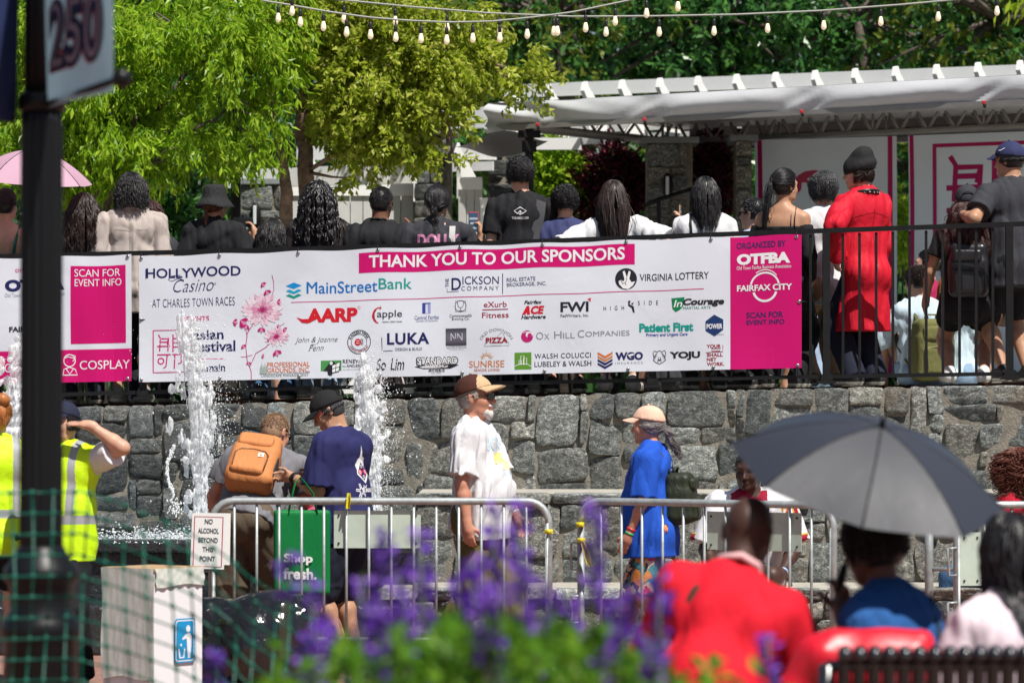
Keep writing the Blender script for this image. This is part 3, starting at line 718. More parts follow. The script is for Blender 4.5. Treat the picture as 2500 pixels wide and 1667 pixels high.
# ================================================================ the place: ground, terrace, walls, railing
def node_mat(name):
    m = bpy.data.materials.new(name); m.use_nodes = True; MATS[name] = m
    return m, m.node_tree.nodes, m.node_tree.links, m.node_tree.nodes['Principled BSDF']
def ramp(N, *stops):
    r = N.new('ShaderNodeValToRGB'); e = r.color_ramp.elements
    while len(e) < len(stops): e.new(.5)
    for q, (p, c) in zip(e, stops): q.position = p; q.color = (*c, 1) if len(c) == 3 else c
    return r
def stone_material():
    m, N, L, p = node_mat('schist_stone')
    tc = N.new('ShaderNodeTexCoord'); at = N.new('ShaderNodeAttribute'); at.attribute_name = 'tone'; aw = N.new('ShaderNodeAttribute'); aw.attribute_name = 'wet'; ao = N.new('ShaderNodeAttribute'); ao.attribute_name = 'off'
    vadd = N.new('ShaderNodeVectorMath'); vadd.operation = 'ADD'; L.new(tc.outputs['Object'], vadd.inputs[0]); L.new(ao.outputs['Vector'], vadd.inputs[1])
    n1 = N.new('ShaderNodeTexNoise'); n1.inputs['Scale'].default_value = 22; n1.inputs['Detail'].default_value = 9; n1.inputs['Roughness'].default_value = .72; n1.inputs['Distortion'].default_value = .8
    mp = N.new('ShaderNodeMapping'); mp.inputs['Scale'].default_value = (1, 1, 1.5); L.new(vadd.outputs[0], mp.inputs[0]); L.new(mp.outputs[0], n1.inputs['Vector'])
    r1 = ramp(N, (.28, (.026, .030, .030)), (.43, (.10, .108, .103)), (.54, (.225, .232, .218)), (.68, (.50, .495, .46))); L.new(n1.outputs['Fac'], r1.inputs[0])
    n2 = N.new('ShaderNodeTexNoise'); n2.inputs['Scale'].default_value = 130; n2.inputs['Detail'].default_value = 3; L.new(vadd.outputs[0], n2.inputs['Vector'])
    r2 = ramp(N, (.42, (.55, .57, .57)), (.62, (1.25, 1.25, 1.22))); L.new(n2.outputs['Fac'], r2.inputs[0])
    mul = N.new('ShaderNodeMix'); mul.data_type = 'RGBA'; mul.blend_type = 'MULTIPLY'; mul.inputs[0].default_value = 1; L.new(r1.outputs[0], mul.inputs[6]); L.new(r2.outputs[0], mul.inputs[7])
    m2 = N.new('ShaderNodeMix'); m2.data_type = 'RGBA'; m2.blend_type = 'MULTIPLY'; m2.inputs[0].default_value = 1; L.new(mul.outputs[2], m2.inputs[6]); L.new(at.outputs['Color'], m2.inputs[7])
    n3 = N.new('ShaderNodeTexNoise'); n3.inputs['Scale'].default_value = 5; n3.inputs['Detail'].default_value = 4; L.new(vadd.outputs[0], n3.inputs['Vector'])
    r3 = ramp(N, (.6, (0, 0, 0)), (.76, (.4, .4, .4))); L.new(n3.outputs['Fac'], r3.inputs[0])
    m3 = N.new('ShaderNodeMix'); m3.data_type = 'RGBA'; m3.inputs[7].default_value = (.17, .125, .075, 1); L.new(r3.outputs[0], m3.inputs[0]); L.new(m2.outputs[2], m3.inputs[6])
    m4 = N.new('ShaderNodeMix'); m4.data_type = 'RGBA'; m4.blend_type = 'MULTIPLY'; m4.inputs[7].default_value = (.36, .40, .44, 1); L.new(aw.outputs['Fac'], m4.inputs[0]); L.new(m3.outputs[2], m4.inputs[6])
    L.new(m4.outputs[2], p.inputs['Base Color'])
    mr = N.new('ShaderNodeMapRange'); mr.inputs[3].default_value = .8; mr.inputs[4].default_value = .28; L.new(aw.outputs['Fac'], mr.inputs[0]); L.new(mr.outputs[0], p.inputs['Roughness'])
    n4 = N.new('ShaderNodeTexNoise'); n4.inputs['Scale'].default_value = 34; n4.inputs['Detail'].default_value = 8; n4.inputs['Roughness'].default_value = .7; n4.inputs['Distortion'].default_value = 1.2; L.new(mp.outputs[0], n4.inputs['Vector'])
    b = N.new('ShaderNodeBump'); b.inputs['Strength'].default_value = .9; b.inputs['Distance'].default_value = .018; L.new(n4.outputs['Fac'], b.inputs['Height']); L.new(b.outputs[0], p.inputs['Normal'])
    return m
M_STONE = stone_material()
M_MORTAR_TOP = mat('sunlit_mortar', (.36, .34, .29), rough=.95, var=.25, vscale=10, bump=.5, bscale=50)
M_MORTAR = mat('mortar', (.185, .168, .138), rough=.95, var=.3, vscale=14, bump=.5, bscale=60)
M_PAVE = mat('brick_paving', (.24, .125, .095), rough=.85, var=.25, vscale=6, bump=.3, bscale=30)
M_TERR = mat('terrace_paving', (.30, .28, .25), rough=.9, var=.15, vscale=4)
def stone_face(name, x0, x1, zb, zt, y, seed, parent, cell=.06, wr=(3, 7), hr=(2, 5), wet=None, thick=.05, tone=(.75, 1.35), irr=1.0):
    """an irregular rubble face: each stone a rounded, chipped block; zb, zt functions of x; facing -y"""
    rg = random.Random(seed); nr = np.random.RandomState(seed)
    nx = int((x1 - x0) / cell); H = max(zt(x0 + (x1 - x0) * .5) - zb(x0), .05); nz = max(1, int(round(H / cell))); occ = np.zeros((nx, nz), bool); st = []
    for k in range(nz):
        for i in range(nx):
            if occ[i, k]: continue
            w = rg.randint(*wr); hh = rg.randint(*hr); top = k + hh >= nz - 1
            if top: hh = nz - k
            if k + hh > nz: hh = nz - k
            ww = 1
            while ww < w and i + ww < nx and not occ[i + ww, k]: ww += 1
            while hh > 1 and occ[i:i + ww, k:k + hh].any(): hh -= 1
            occ[i:i + ww, k:k + hh] = True; st.append((i, k, ww, hh))
    V = []; F = []; tone_a = []; wet_a = []; off_a = []
    na = 24; rings = (0, .28, .52, .72, .87, .96, 1.0, 1.02)
    for (i, k, w, hh) in st:
        cx = x0 + (i + w / 2) * cell; u0 = k / nz; u1 = (k + hh) / nz
        b0 = zb(cx) + (zt(cx) - zb(cx)) * u0; b1 = zb(cx) + (zt(cx) - zb(cx)) * u1; cz = (b0 + b1) / 2
        hx = w * cell / 2 - rg.uniform(.0005, .006); hz = (b1 - b0) / 2 - (rg.uniform(.0005, .006) if k + hh < nz else .001)
        ex = rg.uniform(5, 12); ph = [rg.uniform(0, 6.28) for _ in range(4)]; am = [rg.uniform(0, .018) * irr, rg.uniform(0, .02) * irr, rg.uniform(0, .012) * irr]
        tx, tz = rg.uniform(-.035, .035), rg.uniform(-.04, .06); bul = rg.uniform(.006, .02) * (1 if min(hx, hz) > .06 else .7); pop = rg.uniform(.006, .020)
        base = len(V); tn = rg.uniform(*tone); cool = rg.uniform(-.14, .10); tcol = (tn * (1 - cool * .6), tn, tn * (1 + cool * .5)); of = (rg.uniform(-9, 9), rg.uniform(-9, 9), rg.uniform(-9, 9))
        s1_, s2_ = rg.uniform(-.10, .10) * irr, rg.uniform(-.16, .16) * irr
        for t in rings:
            for j in range(na):
                a = 2 * math.pi * j / na; ca, sa = math.cos(a), math.sin(a)
                rr = (abs(ca) ** ex + abs(sa) ** ex) ** (-1 / ex) * (1 - am[0] * (1 + math.sin(2 * a + ph[0])) - am[1] * (1 + math.sin(3 * a + ph[1])) - am[2] * (1 + math.sin(5 * a + ph[2])))
                px, pz = rr * ca * hx * min(t, 1), rr * sa * hz * min(t, 1); px, pz = px + s1_ * pz, pz + s2_ * px * (1 if k + hh < nz else 0) * min(1, hz / hx)
                dep = bul * (1 - min(t, 1) ** 8) + tx * ca * t + tz * sa * t * .6 + pop if t <= 1 else -thick
                V.append([cx + px, y - dep if t <= 1 else y + thick * .6, cz + pz])
                tone_a.append(tcol); off_a.append(of); wet_a.append(wet(cx + px, cz + pz) if wet else 0.0)
        for r_ in range(len(rings) - 1):
            for j in range(na): F.append((base + r_ * na + j, base + r_ * na + (j + 1) % na, base + (r_ + 1) * na + (j + 1) % na, base + (r_ + 1) * na + j))
    V = np.array(V); ns = fold_noise(V[:, 0] * 1.0, V[:, 1], V[:, 2], seed, 30, (1, 1, 1.3)) * .008 + fold_noise(V[:, 0], V[:, 1], V[:, 2], seed + 1, 80, (1, 1, 1)) * .0028
    V[:, 1] += ns; V[:, 0] += ns * .4; V[:, 2] += ns * .5
    o = fast_mesh(name, V, np.array(F)[:, ::-1], [M_STONE], parent, smooth=True); me = o.data
    a = me.attributes.new('tone', 'FLOAT_COLOR', 'POINT'); a.data.foreach_set('color', np.array([(*c, 1) for c in tone_a], dtype=np.float32).ravel())
    a = me.attributes.new('wet', 'FLOAT', 'POINT'); a.data.foreach_set('value', np.array(wet_a, dtype=np.float32))
    a = me.attributes.new('off', 'FLOAT_VECTOR', 'POINT'); a.data.foreach_set('vector', np.array(off_a, dtype=np.float32).ravel())
    return o
def mortar_body(name, x0, x1, zb, zt, y0, y1, parent, n=24, m=None):
    mb = MB(); xs = [x0 + (x1 - x0) * i / n for i in range(n + 1)]; vs = []
    for x in xs: vs += [(x, y0, zb(x)), (x, y0, zt(x)), (x, y1, zt(x)), (x, y1, zb(x))]
    fs = []
    for i in range(n):
        a, b = 4 * i, 4 * i + 4
        fs += [(a, b, b + 1, a + 1), (a + 1, b + 1, b + 2, a + 2), (a + 2, b + 2, b + 3, a + 3), (a + 3, b + 3, b, a)]
    fs += [(0, 1, 2, 3), (4 * n + 3, 4 * n + 2, 4 * n + 1, 4 * n)]
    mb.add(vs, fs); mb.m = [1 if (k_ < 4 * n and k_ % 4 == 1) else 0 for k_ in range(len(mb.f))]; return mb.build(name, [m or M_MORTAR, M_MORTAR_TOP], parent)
XL, XR = -4.6, 4.6
# ground and terrace
g = mesh_obj('ground', [(-60, -5, 0), (60, -5, 0), (60, 120, 0), (-60, 120, 0)], [(0, 1, 2, 3)], M_PAVE); props(g, kind='structure')
tw = lambda u: -.0  # noqa
WALL_Y = 27.45
def wtop(x): return W(1250 + x * FPX / WALL_Y, float(np.interp(1250 + x * FPX / WALL_Y, [-400, 160, 540, 940, 1500, 2000, 2500, 2900], [1006, 993, 985, 974, 959, 946.5, 940, 936])), WALL_Y).z
tv = []; tf = []; tn_ = 30
for i in range(tn_ + 1):
    x = -30 + 60 * i / tn_
    tv += [(x, WALL_Y + .30, floor_z(max(-5, min(5, x))) - .02), (x, 70, floor_z(max(-5, min(5, x))) - .02)]
for i in range(tn_): tf.append((2 * i, 2 * i + 2, 2 * i + 3, 2 * i + 1))
props(mesh_obj('terrace', tv, tf, M_TERR), kind='structure')
# upper retaining wall
def wetness(x, z):
    u = 1250 + x * FPX / WALL_Y; v = max(0, 1 - abs(u - 430) / 480); lowr = min(1, max(0, (1.72 - z) / .22))
    return min(1, v * 1.5) * lowr * .95
wall = thing('stone_wall', 'long grey rubble stone retaining wall under the black railing', 'wall', (0, 0, 0))
stone_face('stonework', XL, XR, lambda x: .62, lambda x: wtop(x) + .003, WALL_Y, 14, wall, cell=.062, wet=wetness, wr=(3, 7), hr=(2, 5), thick=.28, irr=.8, tone=(.5, 1.5))
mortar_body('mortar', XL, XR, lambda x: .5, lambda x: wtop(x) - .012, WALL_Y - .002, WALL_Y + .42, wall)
# lower stone seats on the right: an upper and a lower tier
LED_Y, STEP_Y = 26.0, 25.0
def tier(name, label, ua, ub, y, yb, ztop, zbot, seed, **k):
    x0, x1 = (ua - 1250) / FPX * y, (ub - 1250) / FPX * y
    t = thing(name, label, 'stone seat', (0, 0, 0))
    stone_face('stonework', x0, x1, lambda x: zbot, lambda x: ztop - .075, y, seed, t, **k)
    stone_face('seat_slab', x0 - .03, x1, lambda x: ztop - .073, lambda x: ztop + .002, y - .03, seed + 1, t, cell=.055, wr=(5, 11), hr=(1, 1), thick=.3, tone=(1.0, 1.6))
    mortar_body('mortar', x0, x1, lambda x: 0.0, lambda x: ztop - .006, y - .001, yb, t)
    return t
ZL = W(1250, 1203, LED_Y).z; ZS = W(1250, 1436, STEP_Y).z
tier('stone_seat', 'upper stone seat tier along the wall behind the walking man', 1020, 2560, LED_Y, WALL_Y - .01, ZL, ZS - .02, 21, wr=(3, 7), hr=(2, 5))
tier('stone_seat', 'lower stone seat tier near the ground where the man in the white jersey sits', 930, 2560, STEP_Y, LED_Y - .005, ZS, -.02, 31, wr=(3, 7), hr=(2, 4))
# fountain basin on the left
M_WETROCK = mat('wet_black_granite', (.022, .025, .027), rough=.16, var=.5, vscale=25, bump=.5, bscale=40, spec=.7)
bas = thing('fountain_basin', 'dark wet granite fountain basin at the foot of the stone wall', 'fountain basin', (0, 0, 0))
ZB = W(400, 1318, 25.6).z; bx0, bx1 = (-300 - 1250) / FPX * 25.6, (1015 - 1250) / FPX * 25.6
mb = MB(); mb.box(((bx0 + bx1) / 2, 25.70, ZB - .045), (bx1 - bx0, .24, .09), bev=.02); mb.build('basin_rim', M_WETROCK, bas)
mb = MB(); mb.box(((bx0 + bx1) / 2, 25.74, (ZB - .09) / 2 - .002), (bx1 - bx0 - .02, .16, ZB - .09)); mb.box(((bx0 + bx1) / 2, 25.2, .16), (bx1 - bx0 - .05, .7, .32), bev=.02); mb.build('basin_wall', M_WETROCK, bas)
M_WATER = mat('basin_water', (.30, .36, .38), rough=.08, var=.6, vscale=9, bump=.5, bscale=14, spec=.8)
wv = [(bx0, 25.82, ZB - .03), (bx1, 25.82, ZB - .03), (bx1, WALL_Y, ZB - .03), (bx0, WALL_Y, ZB - .03)]
mesh_obj('water_surface', wv, [(0, 1, 2, 3)], M_WATER, bas)
# ---------------------------------------------------------------- railing
RU = [-400, 0, 321, 650, 1300, 1850, 2500, 2900]; RV = [637, 626, 618.5, 611, 590, 569, 546.5, 532]
BU = [-400, 250, 510, 860, 1200, 1500, 1900, 2460, 2900]; BV = [978, 960, 953, 945, 935.5, 929.5, 921, 912, 905]
def rail_top(u): return W(u, float(np.interp(u, RU, RV)), rail_D(u))
def rail_bot(u): return W(u, float(np.interp(u, BU, BV)), rail_D(u))
rl = thing('metal_railing', 'long black metal railing with slim pickets along the terrace edge', 'railing', tuple(Wz(1250, 1.7, 28.1)))
RO = Vector(rl.location)
us = list(range(-120, 2680, 100))
mb = MB()
for a, b in zip(us[:-1], us[1:]): mb.beam(rail_top(a) - RO, rail_top(b) - RO, .045, .034)
mb.build('top_rail', M_BLACK_STEEL, rl)
mb = MB()
for a, b in zip(us[:-1], us[1:]): mb.beam(rail_bot(a) - RO, rail_bot(b) - RO, .028, .028)
mb.build('bottom_rail', M_BLACK_STEEL, rl)
posts = [-70, 350, 775, 1185, 1593, 2017, 2464, 2900]
for i, p in enumerate(posts[:-1]):
    a = rail_top(p) - RO; z0 = floor_z(a.x) - RO.z
    mb = MB(); mb.box((a.x, a.y, (a.z - .018 + z0) / 2 + .002), (.052, .052, a.z - .018 - z0 + .01)); mb.box((a.x, a.y, z0 + .012), (.13, .13, .02)); mb.box((a.x, a.y, z0 + .045), (.085, .085, .05)); mb.build('post', M_BLACK_STEEL, rl)
    for k in range(1, 11):
        u = p + (posts[i + 1] - p) * k / 11
        if u > 2600: break
        a2, b2 = rail_top(u) - RO, rail_bot(u) - RO
        mb = MB(); mb.box((a2.x, a2.y, (a2.z - .019 + b2.z) / 2), (.019, .019, a2.z - .019 - b2.z - .012)); mb.build('picket', M_BLACK_STEEL, rl)
# ================================================================ garden structures behind
M_WHITEW = mat('white_painted_timber', (.80, .80, .77), rough=.55, var=.05, vscale=3, bump=.06, bscale=20, bstretch=(1, 1, 6))
M_SHEDW = mat('pale_grey_boards', (.52, .52, .50), rough=.7, var=.08, vscale=4)
def yawed(u0, D0, u1, D1): a, b = Wz(u0, 0, D0), Wz(u1, 0, D1); d = (b - a).normalized(); n = Vector((d.y, -d.x, 0)); return a, b, d, n   # n faces the camera
def pergola(label, u0, D0, u1, D1, ztop, zbeam, nraf, deep=1.9, beam_h=.30, nslat=4):
    t = thing('pergola', label, 'pergola', (0, 0, 0)); a, b, d, n = yawed(u0, D0, u1, D1); L = (b - a).length
    P = lambda s, out, z: a + d * s + n * out + Vector((0, 0, z))
    mb = MB(); mb.beam(P(0, 0, zbeam), P(L, 0, zbeam), .09, beam_h); mb.build('front_beam', M_WHITEW, t)
    mb = MB(); mb.beam(P(-.2, -deep, ztop - .02), P(L, -deep, ztop - .075), .06, .13); mb.build('back_beam', M_WHITEW, t)
    for k in range(nslat):
        o = -deep + .05 + .02 * k; mb = MB(); mb.beam(P(-.1, o, ztop - .20 - .115 * k), P(L, o, ztop - .20 - .115 * k), .035, .085); mb.build('slat', mat('shaded_white_slats', (.56, .56, .55), rough=.7, var=.08, vscale=4), t)  # white slats coloured greyer to stand in for the shadow on them
    for k in range(nraf):
        s = L * (k + .5) / nraf; mb = MB(); z0, z1 = ztop - .12, zbeam + beam_h / 2 + .06
        pts = [(-deep + .06, ztop - .36), (-deep + .46, ztop - .06), (-deep + .49, ztop - .005), (-deep + .53, ztop - .015), (-deep + .56, ztop - .10), (-deep + .46, ztop - .22), (-deep + .46, ztop - .52), (-deep + .06, ztop - .52)]
        vs = [P(s + e, o, z) for e in (-.022, .022) for o, z in pts]; m_ = len(pts)
        mb.add(vs, [tuple(range(m_)), tuple(range(m_, 2 * m_))[::-1]] + [(i, i + m_, (i + 1) % m_ + m_, (i + 1) % m_) for i in range(m_)][::1]); mb.build('rafter', M_WHITEW, t)
    return t, P, L
pergola('white timber pergola with short rafters low behind the birch trunks', 560, 35.2, 1012, 34.4, W(800, 362, 36.4).z, W(800, 428, 34.6).z, 6, deep=1.7, beam_h=.17, nslat=1)
pergola('long white timber pergola with many rafters above the stage canopy', 1062, 37.0, 2640, 33.6, W(1200, 214, 38.2).z, W(1150, 289, 36.8).z, 16, deep=1.6, beam_h=.20)
def masonry(label, u0, u1, D, vtop, depth=.5, seed=1, yaw=0, tone=(.7, 1.2)):
    x0, x1 = (u0 - 1250) / FPX * D, (u1 - 1250) / FPX * D; zt = W(u0, vtop, D).z; zf = floor_z((x0 + x1) / 2) - .03
    t = thing('stone_pillar', label, 'pillar', ((x0 + x1) / 2, D, zf), math.radians(yaw)); w2 = (x1 - x0) / 2
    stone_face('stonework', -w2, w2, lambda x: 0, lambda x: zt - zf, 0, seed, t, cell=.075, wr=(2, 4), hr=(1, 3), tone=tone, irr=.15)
    mortar_body('mortar_core', -w2 + .01, w2 - .01, lambda x: 0, lambda x: zt - zf - .005, 0.002, depth, t, n=2)
    mb = MB(); mb.box((0, depth / 2, zt - zf + .03), (w2 * 2 + .1, depth + .1, .06), bev=.01); mb.build('cap_slab', mat('bluestone', (.20, .22, .22), rough=.8, var=.2), t)
    return t
mb = MB(); mb.beam(W(1178, 352, 36.2), W(1420, 352, 36.0), .08, .11); o = mb.build('white_beam', M_WHITEW); props(o, 'white painted beam low under the left end of the canopy', 'beam')
masonry('grey stone pillar under the pergola left of the birch trunks', 585, 690, 34.9, 452, seed=41)
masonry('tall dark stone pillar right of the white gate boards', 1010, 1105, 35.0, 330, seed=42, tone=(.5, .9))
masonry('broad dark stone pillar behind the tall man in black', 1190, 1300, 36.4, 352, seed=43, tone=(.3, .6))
masonry('grey stone pillar with a lamp and handrail behind the girl in white', 1578, 1694, 35.4, 350, seed=44)
masonry('rough sunlit stone pillar left of the stage backdrop', 1795, 1838, 35.3, 345, seed=45, tone=(.7, 1.3))
def gate(label, u0, u1, D, vt, vb, rot=0, m=None):
    a, b = W(u0, vt, D), W(u1, vt, D); zb = floor_z(a.x) - .02; w = (b - a).length
    t = thing('board_gate', label, 'gate', ((a.x + b.x) / 2, D, zb), math.radians(rot)); n = max(3, int(w / .11)); mb = MB()
    for i in range(n): mb.box((-w / 2 + (i + .5) * w / n, 0, (a.z - zb) / 2 + .03), (w / n - .006, .03, a.z - zb - .1), bev=.004)
    mb.build('boards', m or M_SHEDW, t)
    for z in (.12, a.z - zb - .06): mb = MB(); mb.box((0, -.027, z), (w, .025, .11)); mb.build('gate_rail', M_WHITEW, t)
gate('wide pale board gate under the pergola', 700, 1010, 35.3, 448, 560)
gate('narrow grey board gate standing half open', 1118, 1180, 34.6, 432, 560, rot=-14)
mb = MB(); p = W(1181, 489, 34.2); mb.box((0, 0, (p.z - 1.6) / 2), (.06, .06, p.z - 1.6)); mb.box((0, 0, p.z - 1.6 + .01), (.075, .075, .02)); o = mb.build('white_post', M_WHITEW); o.location = (p.x, p.y, 1.6); props(o, 'slim white post beside the narrow grey gate', 'post')
# ---------------------------------------------------------------- stage canopy
M_TARP = mat('grey_vinyl_tarp', (.52, .53, .545), rough=.38, var=.05, vscale=1.5, bump=.25, bscale=4, bstretch=(1, 1, 2.2))
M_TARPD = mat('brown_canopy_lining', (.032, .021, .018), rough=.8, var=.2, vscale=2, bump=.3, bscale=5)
M_TRUSS = mat('aluminium_truss', (.26, .25, .235), rough=.4, metal=.15, var=.1)
cz0, cz1 = W(1336, 307, 34.0).z, W(1336, 246, 34.0).z
ca, cb, cd, cn = yawed(1192, 34.35, 2640, 31.0); cL = (cb - ca).length
cano = thing('stage_canopy', 'large grey vinyl stage canopy with a metal truss and drooping valance', 'stage canopy', (0, 0, 0))
CP_ = lambda s, out, z: ca + cd * s + cn * out + Vector((0, 0, z))
clamps = [(u - 1192) / (2640 - 1192) * cL for u in (1336, 1614, 2005, 2432)]
vs = []; fs = []; ni, nj = 120, 10
for i in range(ni + 1):
    s = cL * i / ni; dmin = min(abs(s - c) for c in clamps)
    for j in range(nj + 1):
        q = j / nj; pull = math.exp(-(dmin / .22) ** 2); z = cz1 - (cz1 - cz0) * q + (.010 * math.sin(s * 3.1) + .03 * (1 - pull) * 0) * q
        left = math.exp(-s / .5)
        out = .05 * math.sin(math.pi * min(1, q * 1.05)) * (1 - .7 * pull) + .008 * math.sin(s * 3 + q * 3) * math.sin(math.pi * q) + .05 * q * pull * math.sin(9 * q + s * 20) * .5 + left * .05 * math.sin(q * 9 - s * 9)
        vs.append(tuple(CP_(s, out, z - .05 * left * q)))
for i in range(ni):
    for j in range(nj): a = i * (nj + 1) + j; fs.append((a, a + 1, a + nj + 2, a + nj + 1))
mesh_obj('valance', vs, fs, M_TARP, cano, smooth=True)
vs = []; fs = []
for i in range(41):
    s = cL * i / 40
    for j in range(9):
        q = j / 8; vs.append(tuple(CP_(s, .0 - 3.2 * q, cz1 + .002 + .0 - .05 * q - .02 * math.sin(s * 2) * math.sin(math.pi * q))))
for i in range(40):
    for j in range(8): a = i * 9 + j; fs.append((a, a + 9, a + 10, a + 1))
mesh_obj('roof_sheet', vs, fs, M_TARP, cano, smooth=True)
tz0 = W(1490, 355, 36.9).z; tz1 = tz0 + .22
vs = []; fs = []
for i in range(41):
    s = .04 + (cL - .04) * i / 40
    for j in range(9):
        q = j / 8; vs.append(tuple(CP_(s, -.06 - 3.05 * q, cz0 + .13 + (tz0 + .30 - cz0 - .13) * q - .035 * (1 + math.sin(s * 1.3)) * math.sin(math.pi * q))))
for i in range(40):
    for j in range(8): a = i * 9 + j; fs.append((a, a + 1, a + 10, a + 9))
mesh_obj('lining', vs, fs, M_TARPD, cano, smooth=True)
def truss(P0, P1, z0, z1, name, nd):
    mb = MB(); d = (P1 - P0); L = d.length; dn = d.normalized(); nrm = Vector((dn.y, -dn.x, 0))
    for z in (z0, z1):
        for o in (0, .24): mb.tube([P0 + nrm * o + Vector((0, 0, z)), P1 + nrm * o + Vector((0, 0, z))], .026, 8)
    k = 0
    for i in range(nd):
        for o in (0, .24):
            za, zb_ = (z0, z1) if (i + (o > 0)) % 2 else (z1, z0)
            mb.tube([P0 + dn * (L * i / nd) + nrm * o + Vector((0, 0, za)), P0 + dn * (L * (i + 1) / nd) + nrm * o + Vector((0, 0, zb_))], .014, 6)
        if i % 8 == 0:
            for o in (0, .24): mb.tube([P0 + dn * (L * i / nd) + nrm * o + Vector((0, 0, za)), P0 + dn * (L * i / nd) + nrm * o + Vector((0, 0, zb_))], .014, 6)
    return mb.build(name, M_TRUSS, cano)
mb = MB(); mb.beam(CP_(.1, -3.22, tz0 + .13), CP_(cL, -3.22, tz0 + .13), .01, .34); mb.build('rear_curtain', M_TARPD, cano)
truss(CP_(.15, -2.9, 0), CP_(cL, -2.9, 0), tz0 - .0, tz1, 'rear_truss', 40)
truss(CP_(.15, -2.75, 0), CP_(.15, -.3, 0), tz0 + .02, tz1, 'side_truss', 10)
mb = MB(); mb.beam(CP_(.1, .0, cz0 + .0), CP_(cL, .0, cz0 + .0), .05, .04); mb.beam(CP_(.1, -2.95, tz0 - .055), CP_(cL, -2.95, tz0 - .055), .08, .05); mb.build('edge_pole', M_TRUSS, cano)
mb = MB(); vs = []
for i in range(21):
    q = i / 20
    for j in range(7): r_ = j / 6; vs.append(tuple(CP_(-.55 + .55 * r_ - .1, -.2 - .9 * q, cz0 - .02 - .13 * (1 - r_) + .03 * math.sin(q * 5) - .03 * math.sin(math.pi * r_) )))
mb.add(vs, [(i * 7 + j, i * 7 + j + 1, (i + 1) * 7 + j + 1, (i + 1) * 7 + j) for i in range(20) for j in range(6)], smooth=True); mb.build('side_flap', mat('dark_grey_tarp', (.16, .16, .165), rough=.5, bump=.3, bscale=5), cano)
for c in clamps:
    p = CP_(c, .07, cz0 + .035); mb = MB(); mb.box(p + Vector((0, 0, -.03)), (.032, .025, .032), bev=.006, mi=0); mb.box(p + Vector((.006, -.003, -.058)), (.026, .025, .034), bev=.006, mi=1); mb.build('spring_clamp', [mat('red_plastic', (.42, .012, .02), rough=.35), M_BLACK_STEEL], cano)
for s, o in ((clamps[0] - .22, -.12), (1.55, -2.9)):
    p = CP_(s, o, 0); mb = MB(); zf = floor_z(p.x) - .03; mb.box((p.x, p.y, (cz0 + .05 + zf) / 2), (.075, .075, cz0 + .05 - zf)); mb.box((p.x, p.y, cz0 - .06), (.20, .12, .06)); mb.box((p.x, p.y, cz0 - .17), (.13, .1, .10)); mb.build('support_post', M_BLACK_STEEL, cano)
# stage backdrop sheets
M_VINYL = mat('white_vinyl_sheet', (.66, .74, .82), rough=.25, trans=.4, spec=.7, var=.05, vscale=2, bump=.6, bscale=2.2, bstretch=(1.5, 1, .6))
def sheet_geo(A, B, zt, zb, n=30, m=14, wav=.02):
    d = (B - A).normalized(); nn = Vector((d.y, -d.x, 0)); L = (B - A).length
    def fn(x, y, off):           # x in 0..L, y in 0..(zt-zb)
        return A + d * x + nn * (wav * math.sin(x * 4.1 + 1) * math.cos(y * 2.2) + off) + Vector((0, 0, zb + y))
    vs = [tuple(fn(L * i / n, (zt - zb) * j / m, 0)) for i in range(n + 1) for j in range(m + 1)]
    fs = [(i * (m + 1) + j, (i + 1) * (m + 1) + j, (i + 1) * (m + 1) + j + 1, i * (m + 1) + j + 1) for i in range(n) for j in range(m)]
    return vs, fs, fn, L
def seal(I, x, y, w, h, col, sw):
    """square seal with two rows of brush-like strokes"""
    I.line([(x, y), (x + w, y), (x + w, y + h), (x, y + h)], sw, col, close=True)
    S_ = lambda pts, k=1.0: I.line([(x + w * a, y + h * b) for a, b in pts], sw * k, col)
    S_([(.16, .90), (.22, .82), (.20, .50)]); S_([(.20, .80), (.46, .80), (.44, .66)]); S_([(.22, .72), (.46, .72)]); S_([(.12, .62), (.52, .62)]); S_([(.48, .82), (.46, .50)])
    S_([(.62, .90), (.62, .48)]); S_([(.62, .80), (.88, .80)]); S_([(.62, .70), (.86, .70)]); S_([(.62, .60), (.90, .60)])
    S_([(.12, .42), (.56, .42)]); S_([(.44, .42), (.40, .14), (.32, .10)]); I.ring(x + w * .24, y + h * .27, w * .09, w * .09, sw, col)
    S_([(.60, .42), (.88, .42), (.88, .22), (.78, .20)]); S_([(.68, .42), (.66, .08)])
MAGD = (.42, .005, .11)
bd = thing('stage_backdrop', 'white vinyl stage backdrop with magenta border and a dark swirl print', 'backdrop', (0, 0, 0))
A_, B_ = Wz(1843, 0, 35.6), Wz(2190, 0, 35.0); zt_ = W(2000, 338, 35.3).z
vs, fs, fn, L_ = sheet_geo(A_, B_, zt_, floor_z(2.5) + .1); mesh_obj('sheet', vs, fs, M_VINYL, bd, smooth=True)
H_ = zt_ - floor_z(2.5) - .1; I = Ink()
I.rect(.03, 0, .075, H_, MAGD, ny=14); I.rect(L_ - .085, 0, L_ - .04, H_, MAGD, ny=14); I.lay_on(fn, 'border', bd, base=.006)
I = Ink()
I.poly([(.38, H_ - .42), (.42, H_ - .34), (.50, H_ - .30), (.60, H_ - .29), (.68, H_ - .31), (.58, H_ - .34), (.52, H_ - .37), (.55, H_ - .41), (.47, H_ - .40), (.46, H_ - .47), (.40, H_ - .52)], (.45, .04, .12))
I.poly([(.30, H_ - 1.0), (.36, H_ - .86), (.5, H_ - .80), (.62, H_ - .70), (.76, H_ - .66), (.90, H_ - .70), (1.06, H_ - .64), (1.16, H_ - .74), (1.12, H_ - .92), (.98, H_ - .98), (.80, H_ - .90), (.60, H_ - 1.0)], (.012, .016, .05))
